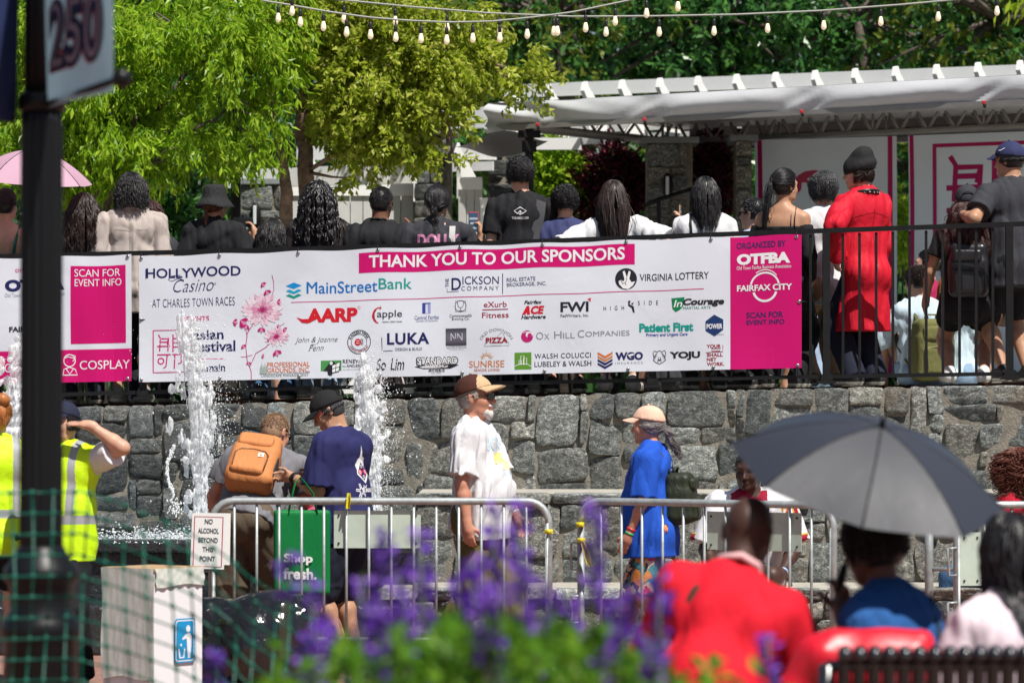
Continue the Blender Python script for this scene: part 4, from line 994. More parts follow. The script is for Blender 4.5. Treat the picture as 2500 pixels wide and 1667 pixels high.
I.line([(.55, H_ - .95), (.7, H_ - .8), (.85, H_ - .82), (1.0, H_ - .74)], .03, (.5, .55, .6), lay=1)
I.lay_on(fn, 'print', bd, base=.006)
bd = thing('stage_backdrop', 'white vinyl stage backdrop with a large magenta square seal', 'backdrop', (0, 0, 0))
A_, B_ = Wz(2218, 0, 34.9), Wz(2680, 0, 34.0); zt_ = W(2300, 326, 34.6).z
vs, fs, fn, L_ = sheet_geo(A_, B_, zt_, floor_z(3.5) + .1); mesh_obj('sheet', vs, fs, M_VINYL, bd, smooth=True)
H_ = zt_ - floor_z(3.5) - .1; I = Ink(); I.rect(.015, 0, .055, H_, MAGD, ny=14); I.lay_on(fn, 'border', bd, base=.006)
I = Ink(); seal(I, .26, H_ - 1.12, .95, 1.02, MAGD, .05); I.lay_on(fn, 'seal_print', bd, base=.006)
# handrail, pillar lamp, dark lamp post, loudspeaker
hr = thing('handrail', 'black handrail sloping up in front of the lamp pillar', 'handrail', tuple(Wz(1608, floor_z(1.2), 34.6)))
ho = Vector(hr.location); mb = MB(); mb.tube([W(1570, 503, 34.6) - ho, W(1610, 487, 34.6) - ho, W(1692, 461, 34.9) - ho], .02, 8); mb.build('rail', M_BLACK_STEEL, hr)
for u, v in ((1608, 488), (1688, 464)):
    p = W(u, v, 34.65) - ho; mb = MB(); mb.box((p.x, p.y, p.z / 2), (.035, .035, p.z)); mb.build('post', M_BLACK_STEEL, hr)
for lab, u, v, D in (('dark oval wall lamp on the grey stone pillar behind the girl', 1630, 454, 35.33), ('dark oval wall lamp on the pillar left of the birch trunks', 624, 526, 34.83)):
    t = thing('wall_lamp', lab, 'wall lamp', tuple(W(u, v, D))); mb = MB(); mb.ball((0, 0, 0), (.05, .05, .12), 14, 10); mb.build('housing', M_BLACK_STEEL, t)
    mb = MB(); mb.box((-.005, -.055, 0), (.03, .02, .17), bev=.006); mb.build('diffuser', mat('frosted_glass', (.6, .64, .66), rough=.3), t)
lp = thing('lamp_post', 'slim black lamp post behind the bucket hat', 'lamp post', tuple(Wz(575, floor_z(-2.3), 33.4)))
mb = MB(); mb.lathe([(.07, 0), (.07, .3), (.045, .36), (.042, 2.9), (.06, 2.95), (.02, 3.0)], n=14); mb.build('shaft', M_BLACK_STEEL, lp)
mb = MB(); mb.lathe([(.05, 3.0), (.13, 3.12), (.14, 3.35), (.05, 3.5), (.01, 3.55)], n=14); mb.build('lantern', mat('lantern_glass', (.5, .5, .45), rough=.3), lp)
# ================================================================ trees, shrubs, flowers
def leaf_mat(name, col, trans=.45, rough=.45, spec=.22): return mat('leaf_' + name, col, rough=rough, var=.22, vscale=3, trans=trans, spec=spec)
def leaves(name, C, D, L, Wd, mats, parent, rg, fold=.25, mi=None, up=None):
    """many separate small folded leaves: C centres, D pointing directions"""
    n = len(C); D = unit_rows(D); R = unit_rows(rg.normal(size=(n, 3)) + (np.array(up)[None] if up is not None else 0)); S = unit_rows(np.cross(D, R)); N = np.cross(S, D)
    L = np.asarray(L).reshape(-1, 1) * np.ones((n, 1)); Wd = np.asarray(Wd).reshape(-1, 1) * np.ones((n, 1))
    a = C; b = C + D * L * .45 + S * Wd * .5 + N * Wd * fold; c = C + D * L - N * L * .06; d = C + D * L * .45 - S * Wd * .5 + N * Wd * fold
    V = np.stack([a, b, c, d], 1).reshape(-1, 3); i = np.arange(n) * 4
    F = np.stack([np.stack([i, i + 1, i + 2], 1), np.stack([i, i + 2, i + 3], 1)], 1).reshape(-1, 3)
    m = None if mi is None else np.repeat(mi, 2)
    return fast_mesh(name, V, F, mats, parent, smooth=False, mi=m)
def tree(name, label, base, trunk_pts, lobes, ntwig, per, L, Wd, mats, seed, droop=.5, limb_r=.05, weights=(.4, .4, .2), bark=None, twig=.28, group=None, name_trunk='trunk', stems=None, shell=.55, clump=-.12):
    rg = np.random.RandomState(seed); t = thing(name, label, 'tree', base, 0, group); b0 = np.array(base)
    bark = bark or mat('bark_grey', (.10, .08, .065), rough=.95, var=.4, vscale=14, bump=.8, bscale=25)
    mb = MB()
    for tp, r0, r1 in trunk_pts:
        P = [np.array(p) - b0 for p in tp]; Q = []
        for i in range(len(P) - 1):
            for k in range(5): Q.append(P[i] + (P[i + 1] - P[i]) * k / 5 + rg.normal(size=3) * .012)
        Q.append(P[-1]); mb.tube(Q, list(np.linspace(r0, r1, len(Q))), 9)
    tops = [np.array(tp[-1]) - b0 for tp, _, _ in trunk_pts]; mids = [np.array(p) - b0 for tp, _, _ in trunk_pts for p in tp[1:]]
    Cs = []; Ds = []
    wsum = sum(l[1][0] * l[1][1] * l[1][2] for l in lobes)
    for (c, r) in lobes:
        c = np.array(c) - b0; r = np.array(r); src = min(mids, key=lambda q: np.linalg.norm(q - c))
        for q in range(3):
            e = c + unit(rg.normal(size=3)) * r * .55; m_ = (src + e) / 2 + rg.normal(size=3) * .08 * r + np.array([0, 0, .12]) * r; mb.tube([src, m_, e], [limb_r, limb_r * .6, limb_r * .2], 6)
        k = max(12, int(ntwig * r[0] * r[1] * r[2] / wsum)); d = unit_rows(rg.normal(size=(k, 3))); rad = rg.rand(k) ** (1 / 3.0); rad = np.maximum(rad, shell * rg.rand(k))
        T0 = c + d * r * rad[:, None]; out = unit_rows(d * np.array([1, 1, .5]) + rg.normal(size=(k, 3)) * .35 + np.array([0, 0, -droop * .6]))
        kp = fold_noise(T0[:, 0] + b0[0], T0[:, 1] + b0[1], T0[:, 2], seed, 6.5, (1, 1, 1.2)) > clump; T0 = T0[kp]; out = out[kp]; k = len(T0)
        s = rg.rand(k, per); P = T0[:, None] + out[:, None] * (s * twig)[..., None] + np.array([0, 0, -1])[None, None] * (droop * twig * .6 * s ** 2)[..., None] + rg.normal(size=(k, per, 3)) * .02
        Dd = out[:, None] * .5 + rg.normal(size=(k, per, 3)) * .55 + np.array([0, 0, -droop])[None, None]
        Cs.append(P.reshape(-1, 3)); Ds.append(Dd.reshape(-1, 3))
    C = np.concatenate(Cs); D = np.concatenate(Ds); n = len(C)
    mb.build(name_trunk, bark, t)
    mi = rg.choice(len(mats), n, p=np.array(weights[:len(mats)]) / sum(weights[:len(mats)]))
    leaves('crown', C, D, L * (.7 + .6 * rg.rand(n)), Wd * (.7 + .6 * rg.rand(n)), mats, t, rg, mi=mi)
    return t
def lob(u, v, D, ru, rv, rd):   # a crown lobe given where it stands: centre pixel, depth, radii in pixels and metres
    c = W(u, v, D); return (tuple(c), (ru / FPX * D, rd, rv / FPX * D))
LG = [leaf_mat('lime', (.26, .43, .02), .58, .35), leaf_mat('spring', (.42, .58, .05), .6, .35), leaf_mat('mid', (.14, .28, .014), .45, .35)]
LB = [leaf_mat('birch', (.34, .42, .03), .58, .35), leaf_mat('birch_pale', (.52, .56, .10), .55, .35), leaf_mat('birch_mid', (.19, .27, .018), .45, .35)]
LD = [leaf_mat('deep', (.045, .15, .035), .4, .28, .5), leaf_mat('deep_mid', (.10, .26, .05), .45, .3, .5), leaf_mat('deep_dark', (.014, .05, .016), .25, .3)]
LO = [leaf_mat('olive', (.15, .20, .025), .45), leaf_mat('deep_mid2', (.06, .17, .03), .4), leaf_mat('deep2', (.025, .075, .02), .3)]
LR = [leaf_mat('maroon', (.075, .012, .022), .35), leaf_mat('maroon_dark', (.03, .007, .012), .3), leaf_mat('maroon_red', (.16, .018, .03), .4)]
BK_BIRCH = mat('birch_bark', (.23, .15, .115), rough=.9, var=.55, vscale=11, bump=1.0, bscale=16, bstretch=(1, 1, 2.2))
fz = lambda x: floor_z(x) - .05
# bright drooping tree on the left
b = Wz(245, fz(-3.4), 32.5)
tree('leafy_tree', 'bright lime tree with long drooping leaves left of the birch', tuple(b),
     [([tuple(b), tuple(W(262, 480, 32.5)), tuple(W(330, 330, 32.6)), tuple(W(470, 160, 32.8))], .06, .02), ([tuple(W(262, 480, 32.5)), tuple(W(360, 400, 32.3)), tuple(W(560, 260, 32.2))], .035, .012), ([tuple(W(250, 500, 32.5)), tuple(W(200, 360, 32.4)), tuple(W(120, 180, 32.3))], .04, .012)],
     [lob(60, 330, 32.4, 150, 110, .8), lob(220, 400, 32.7, 170, 70, .7), lob(300, 250, 32.3, 170, 150, .9), lob(430, 80, 32.5, 220, 150, 1.0), lob(570, 130, 32.3, 150, 150, .9), lob(565, 285, 32.2, 120, 95, .8), lob(440, 360, 32.1, 130, 75, .6), lob(180, 120, 32.6, 200, 180, 1.0), lob(650, 30, 32.6, 120, 120, .8), lob(600, 385, 32.0, 50, 45, .3), lob(60, 40, 32.6, 160, 150, .9)],
     2700, 20, .09, .028, LG, 5, droop=.85, limb_r=.024, twig=.22, clump=-.42, weights=(.42, .36, .22))
# river birch in the middle
b = Wz(700, fz(-2.0), 33.2)
tree('river_birch', 'two-stemmed river birch with peeling tan bark and small pale leaves', tuple(b),
     [([tuple(Wz(698, fz(-2), 33.1)), tuple(W(698, 520, 33.1)), tuple(W(690, 400, 33.1)), tuple(W(676, 300, 33.1)), tuple(W(650, 120, 33.1))], .075, .014), ([tuple(Wz(752, fz(-1.8), 33.3)), tuple(W(748, 420, 33.3)), tuple(W(735, 290, 33.3)), tuple(W(760, 100, 33.3)), tuple(W(790, -40, 33.3))], .085, .035), ([tuple(W(735, 290, 33.3)), tuple(W(900, 180, 33.2)), tuple(W(1060, 120, 33.2))], .035, .012)],
     [lob(760, 60, 33.0, 130, 110, .7), lob(900, 60, 33.2, 180, 120, .8), lob(1060, 50, 33.3, 150, 110, .7), lob(865, 200, 33.0, 120, 110, .8), lob(980, 190, 33.0, 170, 110, .8), lob(1110, 150, 33.2, 90, 65, .5), lob(940, 300, 32.9, 150, 80, .7), lob(1060, 330, 32.8, 90, 60, .5), lob(1090, 400, 32.8, 45, 40, .3), lob(880, 400, 32.8, 30, 70, .25), lob(1240, 150, 33.4, 80, 60, .4), lob(1290, 200, 33.4, 50, 40, .3), lob(835, 300, 33.2, 55, 45, .4)],
     2500, 21, .066, .037, LB, 6, droop=.5, limb_r=.02, bark=BK_BIRCH, twig=.17, clump=-.40, weights=(.40, .36, .24))
# dark trees across the back
rgd = random.Random(9)
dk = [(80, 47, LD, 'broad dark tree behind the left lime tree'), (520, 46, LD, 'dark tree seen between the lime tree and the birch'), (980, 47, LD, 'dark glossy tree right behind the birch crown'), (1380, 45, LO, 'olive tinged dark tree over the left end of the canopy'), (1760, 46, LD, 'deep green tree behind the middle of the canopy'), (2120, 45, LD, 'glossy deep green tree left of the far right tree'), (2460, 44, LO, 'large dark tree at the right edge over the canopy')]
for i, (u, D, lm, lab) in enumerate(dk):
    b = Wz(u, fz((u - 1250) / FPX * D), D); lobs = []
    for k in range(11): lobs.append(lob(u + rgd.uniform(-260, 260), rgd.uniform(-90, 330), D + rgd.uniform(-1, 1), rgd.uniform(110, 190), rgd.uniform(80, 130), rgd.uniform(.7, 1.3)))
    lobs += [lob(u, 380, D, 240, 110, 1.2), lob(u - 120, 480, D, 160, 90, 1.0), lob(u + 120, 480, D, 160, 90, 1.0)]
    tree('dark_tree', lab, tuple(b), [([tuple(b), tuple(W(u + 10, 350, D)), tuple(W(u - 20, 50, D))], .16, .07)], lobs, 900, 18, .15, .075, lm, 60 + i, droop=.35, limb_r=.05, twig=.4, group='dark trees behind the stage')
# far wood closing the view
rg = np.random.RandomState(77); n = 30000
C = np.stack([rg.uniform(-11, 11, n), rg.uniform(52, 56, n), rg.uniform(1.5, 8.5, n)], 1)
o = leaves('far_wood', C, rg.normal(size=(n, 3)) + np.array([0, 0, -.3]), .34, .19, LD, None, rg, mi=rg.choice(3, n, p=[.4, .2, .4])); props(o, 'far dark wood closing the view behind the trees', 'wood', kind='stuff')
def shrub(label, u, v, D, ru, rv, lm, n, L, Wd, seed, name='shrub'):
    rg = np.random.RandomState(seed); c = W(u, v, D); base = (c.x, D, fz(c.x)); t = thing(name, label, 'shrub', base); r = np.array([ru / FPX * D, .5, rv / FPX * D])
    d = unit_rows(rg.normal(size=(n, 3))); P = np.array(c) - np.array(base) + d * r * (rg.rand(n) ** .4)[:, None] * (1 + .25 * np.sin(d[:, :1] * 7 + d[:, 2:] * 9))
    leaves('foliage', P, d + rg.normal(size=(n, 3)) * .6 + np.array([0, 0, -.3]), L, Wd, lm, t, rg, mi=rg.choice(3, n, p=[.45, .35, .2]))
    mb = MB()
    for k in range(6): e = P[k * 7]; mb.tube([(rg.normal() * .05, rg.normal() * .05, 0), e * .5 + rg.normal(size=3) * .05, e], [.02, .014, .006], 6)
    mb.build('stem', mat('bark_grey', (.1, .08, .065)), t); return t
shrub('bright green shrub under the left end of the canopy', 1355, 440, 36.8, 90, 90, LG, 2600, .10, .05, 1)
shrub('dark red maple shrub under the stage canopy', 1500, 450, 36.6, 100, 100, LR, 4200, .08, .035, 2, 'maple_shrub')
shrub('dark red leaved shrub between the two stone pillars', 1740, 440, 36.4, 60, 110, LR, 2000, .09, .04, 3, 'maple_shrub')
shrub('bright green shrub in the gap between the stage backdrops', 2204, 560, 35.6, 22, 90, LG, 900, .07, .04, 4)
shrub('dark shrub at the foot of the lime tree', 320, 540, 34.5, 180, 120, LD, 3600, .12, .06, 5)
shrub('small bright shrub beside the pink umbrella', 195, 450, 33.0, 50, 55, LG, 900, .08, .04, 6)
shrub('dark shrub behind the pale board gate', 880, 330, 37.5, 240, 60, LD, 2400, .13, .06, 8)
# purple salvia in front
LF = [leaf_mat('salvia', (.11, .28, .018), .5), leaf_mat('salvia_bright', (.19, .38, .03), .5), leaf_mat('salvia_dark', (.025, .08, .01), .35)]
M_STEMG = mat('salvia_stem', (.12, .17, .05), rough=.7)
FL = [mat('salvia_violet', (.17, .05, .50), rough=.6, trans=.3), mat('salvia_purple', (.28, .11, .62), rough=.6, trans=.3), mat('salvia_dusk', (.055, .025, .16), rough=.7)]
def salvia(label, u, vtop, D, seed, nsp=5, spread=.16, leafy=1.0, ng='salvia plants in the foreground bed', lean=0):
    rg = np.random.RandomState(seed); top = W(u, vtop, D); t = thing('salvia_plant', label, 'flowering plant', (top.x, D, .30), 0, ng); Ht = top.z - .30
    ms = MB(); LC = []; LDi = []; FC = []; FDi = []
    for k in range(nsp):
        bx, by = rg.normal(size=2) * .03; ex, ey = rg.normal(size=2) * spread; ex += lean; h_ = Ht * (1 if k == 0 else rg.uniform(.62, .97)); ex *= (0.4 if k == 0 else 1)
        P = [np.array([bx + ex * s ** 1.5, by + ey * s ** 1.5, h_ * s]) for s in np.linspace(0, 1, 7)]; ms.tube(P, list(np.linspace(.004, .0018, 7)), 5)
        fl = rg.uniform(.10, .17)
        for s in np.arange(1 - fl, 1.0, .013):
            c = np.array([bx + ex * s ** 1.5, by + ey * s ** 1.5, h_ * s])
            for q in range(rg.randint(2, 5)): d = unit(np.array([*rg.normal(size=2), .25 + rg.rand() * .4])); FC.append(c + d * .004); FDi.append(d * rg.uniform(.6, 1))
        for s in rg.uniform(.05, 1 - fl - .08, int(26 * leafy)):
            c = np.array([bx + ex * s ** 1.5, by + ey * s ** 1.5, h_ * s]); d = unit(np.array([*rg.normal(size=2), .15])); LC.append(c); LDi.append(d)
        nb = int(34 * leafy)
        for q in range(nb): c = np.array([*(rg.normal(size=2) * .12), h_ * rg.uniform(.02, .48)]); LC.append(c); LDi.append(unit(np.array([*rg.normal(size=2), .3])))
    ms.build('stems', M_STEMG, t)
    LC, LDi, FC, FDi = map(np.array, (LC, LDi, FC, FDi))
    leaves('foliage', LC, LDi, .044 * (.7 + .6 * rg.rand(len(LC))), .020, LF, t, rg, mi=rg.choice(3, len(LC), p=[.45, .35, .2]), up=(0, 0, 1.2))
    leaves('blossom', FC, FDi, .028 * (.7 + .6 * rg.rand(len(FC))), .022, FL, t, rg, fold=.4, mi=rg.choice(3, len(FC), p=[.5, .25, .25]))
    return t
# ================================================================ banners on the railing
M_BANNER = mat('white_banner_vinyl', (.60, .62, .685), rough=.42, var=.02, vscale=1.5, spec=.4, bump=.35, bscale=2.6)
M_GROM = mat('steel_grommet', (.35, .35, .35), rough=.35, metal=.8)
class Page:
    """a banner page: photograph pixels flattened onto the hanging sheet"""
    def __init__(s, u0, u1, tl, tr, bl, br, D0, D1):
        s.u0, s.u1, s.tl, s.tr, s.bl, s.br = u0, u1, tl, tr, bl, br
        s.TL, s.TR, s.BL, s.BR = W(u0, tl, D0), W(u1, tr, D1), W(u0, bl, D0), W(u1, br, D1)
        s.H = 317.0; d = (s.TR - s.TL).normalized(); s.n = Vector((d.y, -d.x, 0)).normalized()
    def t(s, x, y):
        f = (x - s.u0) / (s.u1 - s.u0); a = s.tl + (s.tr - s.tl) * f; b = s.bl + (s.br - s.bl) * f; return (y - a) / (b - a)
    def fn(s, x, y, off):
        f = (x - s.u0) / (s.u1 - s.u0); t = -y / s.H
        top = s.TL.lerp(s.TR, f); bot = s.BL.lerp(s.BR, f); p = top.lerp(bot, t)
        w = .014 * math.sin(f * 17 + t * 2.2) * (.3 + .7 * t) + .005 * math.sin(f * 41 - t * 3) * t + .006 * math.cos(t * 5 + f * 6)
        q = (x - 346) / 195.5 * math.pi; w += .006 * math.cos(2 * q) * (1 - t) ** 2 + .004 * math.cos(2 * q + 3 * t) * t * t
        return p + s.n * (w + off) - Vector((0, 0, .010 * math.sin(q) ** 2 * (1 - t) ** 2))
    def sheet(s, parent, name='sheet', n=90, m=16):
        vs = []; fs = []
        for i in range(n + 1):
            for j in range(m + 1): vs.append(tuple(s.fn(s.u0 + (s.u1 - s.u0) * i / n, -s.H * j / m, 0)))
        for i in range(n):
            for j in range(m): a = i * (m + 1) + j; fs.append((a, a + 1, a + m + 2, a + m + 1))
        return mesh_obj(name, vs, fs, M_BANNER, parent, smooth=True)
class Logo:
    """one printed mark; coordinates in an enlarged crop (ox, 380) at 2.8 px per photograph pixel"""
    def __init__(s, pg, ox, xm, ym=None): s.pg = pg; s.ox = ox; s.I = Ink(); s.xm = ox + xm / 2.8
    def p(s, X, Y): return (s.ox + X / 2.8, -s.pg.t(s.xm, 380 + Y / 2.8) * s.pg.H)
    def text(s, b, X0, X1, Y0, Y1, col, lay=0, **k):
        a = s.p(X0, Y1); c = s.p(X1, Y0); s.I.text(b, a[0], a[1], c[0], c[1], col, lay, **k); return s
    def poly(s, pts, col, lay=0): s.I.poly([s.p(*q) for q in pts], col, lay); return s
    def line(s, pts, w, col, lay=0, **k): s.I.line([s.p(*q) for q in pts], w / 2.8, col, lay, **k); return s
    def ell(s, X, Y, rx, ry, col, lay=0, **k): c = s.p(X, Y); s.I.ell(c[0], c[1], rx / 2.8, ry / 2.8, col, lay, **k); return s
    def ring(s, X, Y, rx, ry, w, col, lay=0, **k): c = s.p(X, Y); s.I.ring(c[0], c[1], rx / 2.8, ry / 2.8, w / 2.8, col, lay, **k); return s
    def arc(s, b, X, Y, r, h, a0, a1, col, lay=0, **k): c = s.p(X, Y); s.I.arc_text(b, c[0], c[1], r / 2.8, h / 2.8, a0, a1, col, lay, **k); return s
    def rect(s, X0, Y0, X1, Y1, col, lay=0, nx=1, ny=1): a = s.p(X0, Y1); c = s.p(X1, Y0); s.I.rect(a[0], a[1], c[0], c[1], col, lay, nx, ny); return s
    def done(s, name, parent, base=.0015): return s.I.lay_on(s.pg.fn, name, parent, base=base * (1 if base < .002 else .6), step=.0009)
WHT = (.70, .70, .72); GRY = (.22, .23, .26); ORG = (.55, .13, .025); GRN = (.02, .20, .03); TEAL = (.0, .26, .22); BLU = (.0, .13, .42); DKR = (.28, .008, .02); SLATE = (.07, .08, .16)
bn = thing('banner', 'long white sponsor banner with a magenta panel hung on the railing', 'banner', (0, 0, 0))
PG = Page(340, 1957, 625, 571, 933, 898, rail_D(340) - .05, rail_D(1957) - .05); PG.sheet(bn)
A, B, C_, D_ = 0, 600, 1200, 1800
# magenta end panel and heading
I = Ink(); I.rect(1786, -317, 1957, 0, MAG, 0, 8, 12); I.lay_on(PG.fn, 'magenta_panel', bn, base=.0011)
I = Ink(); t0, t1 = PG.t(883, 616.5), PG.t(883, 666); I.rect(883, -t1 * 317, 1556, -t0 * 317, MAG, 0, 40, 3); hp_ = I.lay_on(PG.fn, 'heading_panel', bn, base=.0011)
L = Logo(PG, 0, 1220 * 2.8); L.text('THANK YOU TO OUR SPONSORS', 908 * 2.8, 1532 * 2.8, (612.5 - 380) * 2.8, (643.5 - 380) * 2.8, WHT, 0, bold=.022); L.done('heading', hp_, .0045)
L = Logo(PG, A, 1330)
L.text('HOLLYWOOD', 1003, 1657, 760, 828, NAVY, 0, bold=.018); L.line([(1000, 765), (1000, 832)], 5, NAVY); L.done('sponsor_name', bn)
L = Logo(PG, A, 1330); L.text('Casino', 1190, 1472, 838, 926, NAVY, 0, shear=.38, bold=-.012); L.line([(1262, 842), (1225, 830), (1180, 850), (1155, 838), (1180, 812), (1240, 808)], 4, NAVY); L.ring(1481, 880, 6, 6, 2, NAVY); L.done('sponsor_name', bn)
L = Logo(PG, A, 1330); L.text('AT CHARLES TOWN RACES', 1043, 1615, 972, 1030, NAVY, 0, bold=-.008, spacing=1.05); L.done('sponsor_name', bn)
L = Logo(PG, A, 1330); L.text('PRESENTS', 1228, 1438, 1097, 1130, MAG, 0, bold=.015); L.done('caption', bn)
L = Logo(PG, A, 1440); L.text('asian', 1328, 1538, 1192, 1256, NAVY, 0, bold=.02); L.text('festival', 1330, 1618, 1264, 1340, NAVY, 0, bold=.02); L.line([(1325, 1389), (1535, 1389)], 4, MAG); L.text('on main', 1328, 1548, 1424, 1476, NAVY, 0, bold=.02); L.done('festival_title', bn)
L = Logo(PG, A, 1160); a = L.p(1050, 1480); c = L.p(1272, 1192); seal(L.I, a[0], a[1], c[0] - a[0], c[1] - a[1], MAG, 3.0); L.done('seal_print', bn)
# flower drawing
rgf = random.Random(4); L = Logo(PG, A, 1790)
PINK = ((.62, .36, .46), (.68, .50, .58), (.55, .22, .36), (.70, .60, .66)); DM = (.40, .005, .12)
L.line([(1730, 1535), (1728, 1470), (1700, 1400), (1690, 1300), (1700, 1210), (1740, 1150), (1780, 1100)], 5, DM); L.line([(1718, 1440), (1760, 1350), (1830, 1310), (1890, 1250)], 5, DM); L.line([(1700, 1240), (1690, 1180), (1680, 1130)], 4, DM)
L.line([(1860, 980), (1885, 920), (1884, 860), (1872, 812)], 4, DM); L.line([(1960, 1150), (1900, 1180), (1870, 1200)], 3, DM); L.line([(1735, 1360), (1690, 1372), (1655, 1372)], 3, DM)
def blossom(X, Y, R, n, lay):
    for ring_, (rr, ln, wd) in enumerate(((.78, .42, .12), (.58, .40, .11), (.36, .34, .09))):
        for i in range(n):
            a = 2 * math.pi * (i + .5 * (ring_ % 2)) / n + rgf.uniform(-.08, .08); ca, sa = math.cos(a), math.sin(a) * .8; r0, r1 = R * (rr - ln * .7), R * (rr + ln * .5); wv_ = R * wd * rgf.uniform(.8, 1.2)
            mx, my = X + ca * R * rr, Y + sa * R * rr; L.poly([(X + ca * r0, Y + sa * r0), (mx - sa * wv_, my + ca * wv_), (X + ca * r1, Y + sa * r1), (mx + sa * wv_, my - ca * wv_)], PINK[rgf.choice((0, 1, 1, 3)) if ring_ < 2 else rgf.choice((0, 2))], lay + ring_)
    for i in range(16): a = i * .3927; r = R * rgf.uniform(.16, .30); L.line([(X, Y), (X + math.cos(a) * r, Y + math.sin(a) * r * .8)], 4, DM, lay + 3)
blossom(1805, 1050, 150, 20, 1); blossom(1905, 1238, 92, 16, 1)
for X, Y, s, r in ((1650, 1120, 60, .6), (1700, 1150, 40, 2.0), (1600, 1130, 38, .2), (1830, 915, 42, 1.1), (1800, 865, 34, .8), (1905, 1000, 32, .1), (1800, 1170, 42, 1.6), (1665, 1290, 30, .9), (1900, 1330, 48, 1.2), (1840, 1250, 28, .5), (1800, 1368, 22, .2), (1710, 1405, 26, 1.5), (1905, 1165, 20, .3), (1950, 1185, 30, .6)):
    for q in range(3):
        a = r + (q - 1) * .7; L.poly([(X, Y), (X + math.cos(a - .35) * s * .7, Y + math.sin(a - .35) * s * .7), (X + math.cos(a) * s, Y + math.sin(a) * s), (X + math.cos(a + .35) * s * .7, Y + math.sin(a + .35) * s * .7)], DM if q != 1 else PINK[2], 2)
L.done('flower_print', bn)
# sponsors, first row
L = Logo(PG, B, 720)
for k, cc in enumerate(((.0, .22, .55), (.0, .30, .48), (.0, .24, .19))):
    y = 877 + 32 * k
    if k == 0: L.poly([(288, y), (343, y - 22), (398, y), (343, y + 22)], cc)
    else: L.poly([(288, y + 3), (312, y - 8), (343, y + 8), (374, y - 8), (398, y + 3), (343, y + 25)], cc)
L.text('MainStreet', 432, 922, 852, 935, BLU, 0, bold=.008); L.text('Bank', 930, 1158, 845, 920, TEAL, 0, bold=.008); L.done('sponsor_logo', bn)
L = Logo(PG, B, 1560); L.text('D', 1430, 1495, 832, 915, NAVY, 0, bold=.012); L.text('ICKSON', 1505, 1752, 824, 878, NAVY, 0); L.text('COMPANY', 1497, 1752, 891, 921, NAVY, 0, bold=-.006, spacing=1.5)
V, F, a_ = text2d('THE'); L.I.add([L.p(1412 - q[1] * 24, 893 - q[0] * 60) for q in V], F, NAVY); L.line([(1400, 900), (1400, 926), (1480, 924)], 3, NAVY); L.done('sponsor_logo', bn)
L = Logo(PG, C_, 230); L.line([(98, 795), (98, 938)], 5, NAVY); L.text('REAL ESTATE', 125, 322, 828, 855, SLATE, 0, bold=.006); L.text('BROKERAGE, INC.', 126, 396, 864, 893, SLATE, 0, bold=.006); L.done('sponsor_logo', bn)
I = Ink(); I.line([(716, -PG.t(716, 738) * 317), (1000, -PG.t(1000, 729.3) * 317), (1400, -PG.t(1400, 716) * 317), (1723, -PG.t(1723, 705) * 317)], 1.7, MAG, sub=30); I.lay_on(PG.fn, 'divider_line', bn, base=.0013)
L = Logo(PG, C_, 1180); L.ell(938, 835, 74, 72, INKB, n=36); L.poly([(892, 870), (888, 850), (905, 842), (920, 852), (928, 838), (915, 785), (928, 778), (944, 825), (957, 780), (970, 786), (960, 835), (975, 858), (1000, 852), (985, 880), (955, 905), (918, 900)], WHT, 1); L.line([(905, 845), (915, 868), (932, 860), (938, 878)], 4, INKB, 2); L.line([(944, 825), (936, 858)], 4, INKB, 2)
L.text('VIRGINIA LOTTERY', 1030, 1497, 802, 851, INKB, 0, bold=.006); L.done('sponsor_logo', bn)
L = Logo(PG, B, 570); L.text('AARP', 432, 785, 1040, 1138, RED, 0, bold=.05); L.poly([(362, 1098), (400, 1112), (450, 1112), (500, 1100), (500, 1116), (440, 1142), (400, 1136)], RED, 1); L.ring(795, 1043, 9, 9, 2, RED); L.done('sponsor_logo', bn)
L = Logo(PG, B, 985); L.ring(935, 1090, 44, 52, 8, RED, a0=1.2, a1=4.6); L.poly([(888, 1075), (885, 1100), (900, 1130), (925, 1144), (905, 1110), (903, 1075), (918, 1050), (900, 1055)], (.25, .01, .03)); L.line([(940, 1052), (944, 1025)], 5, (.15, .2, .05)); L.text('apple', 920, 1092, 1056, 1118, INKB, 0, bold=.005); L.text('FEDERAL CREDIT UNION', 957, 1092, 1131, 1141, INKB, 0, bold=.01); L.done('sponsor_logo', bn)
L = Logo(PG, B, 1260); L.rect(1230, 1003, 1252, 1076, (.03, .05, .28)); L.rect(1268, 1003, 1287, 1076, (.25, .28, .50)); L.poly([(1252, 1076), (1252, 1035), (1260, 1015), (1268, 1035), (1268, 1076)], (.55, .57, .70)); L.rect(1230, 1003, 1287, 1009, (.03, .05, .28), 1); L.text('Central Fairfax', 1177, 1345, 1090, 1117, (.06, .09, .25)); L.text('Chamber of Commerce', 1187, 1336, 1119, 1133, (.12, .14, .28), 0, shear=.3); L.done('sponsor_logo', bn)
L = Logo(PG, B, 1492); L.ring(1492, 1028, 38, 38, 3, INKB); L.line([(1457, 992), (1527, 992), (1527, 1064), (1457, 1064)], 2.5, INKB, close=True); L.line([(1470, 1000), (1476, 1030), (1492, 1042), (1508, 1030), (1514, 1000)], 3, INKB); L.line([(1492, 1042), (1492, 1058), (1476, 1062)], 3, INKB); L.line([(1492, 1058), (1508, 1062)], 3, INKB); L.text('Commonwealth', 1417, 1567, 1082, 1104, INKB); L.text('Brewing Co.', 1433, 1552, 1106, 1128, INKB); L.done('sponsor_logo', bn)
L = Logo(PG, B, 1730); L.text('eXurb', 1650, 1806, 994, 1033, DKR, 0, bold=.006); L.line([(1640, 1050), (1815, 1048)], 6, DKR); L.text('Fitness', 1638, 1820, 1068, 1106, DKR, 0, bold=.006); L.done('sponsor_logo', bn)
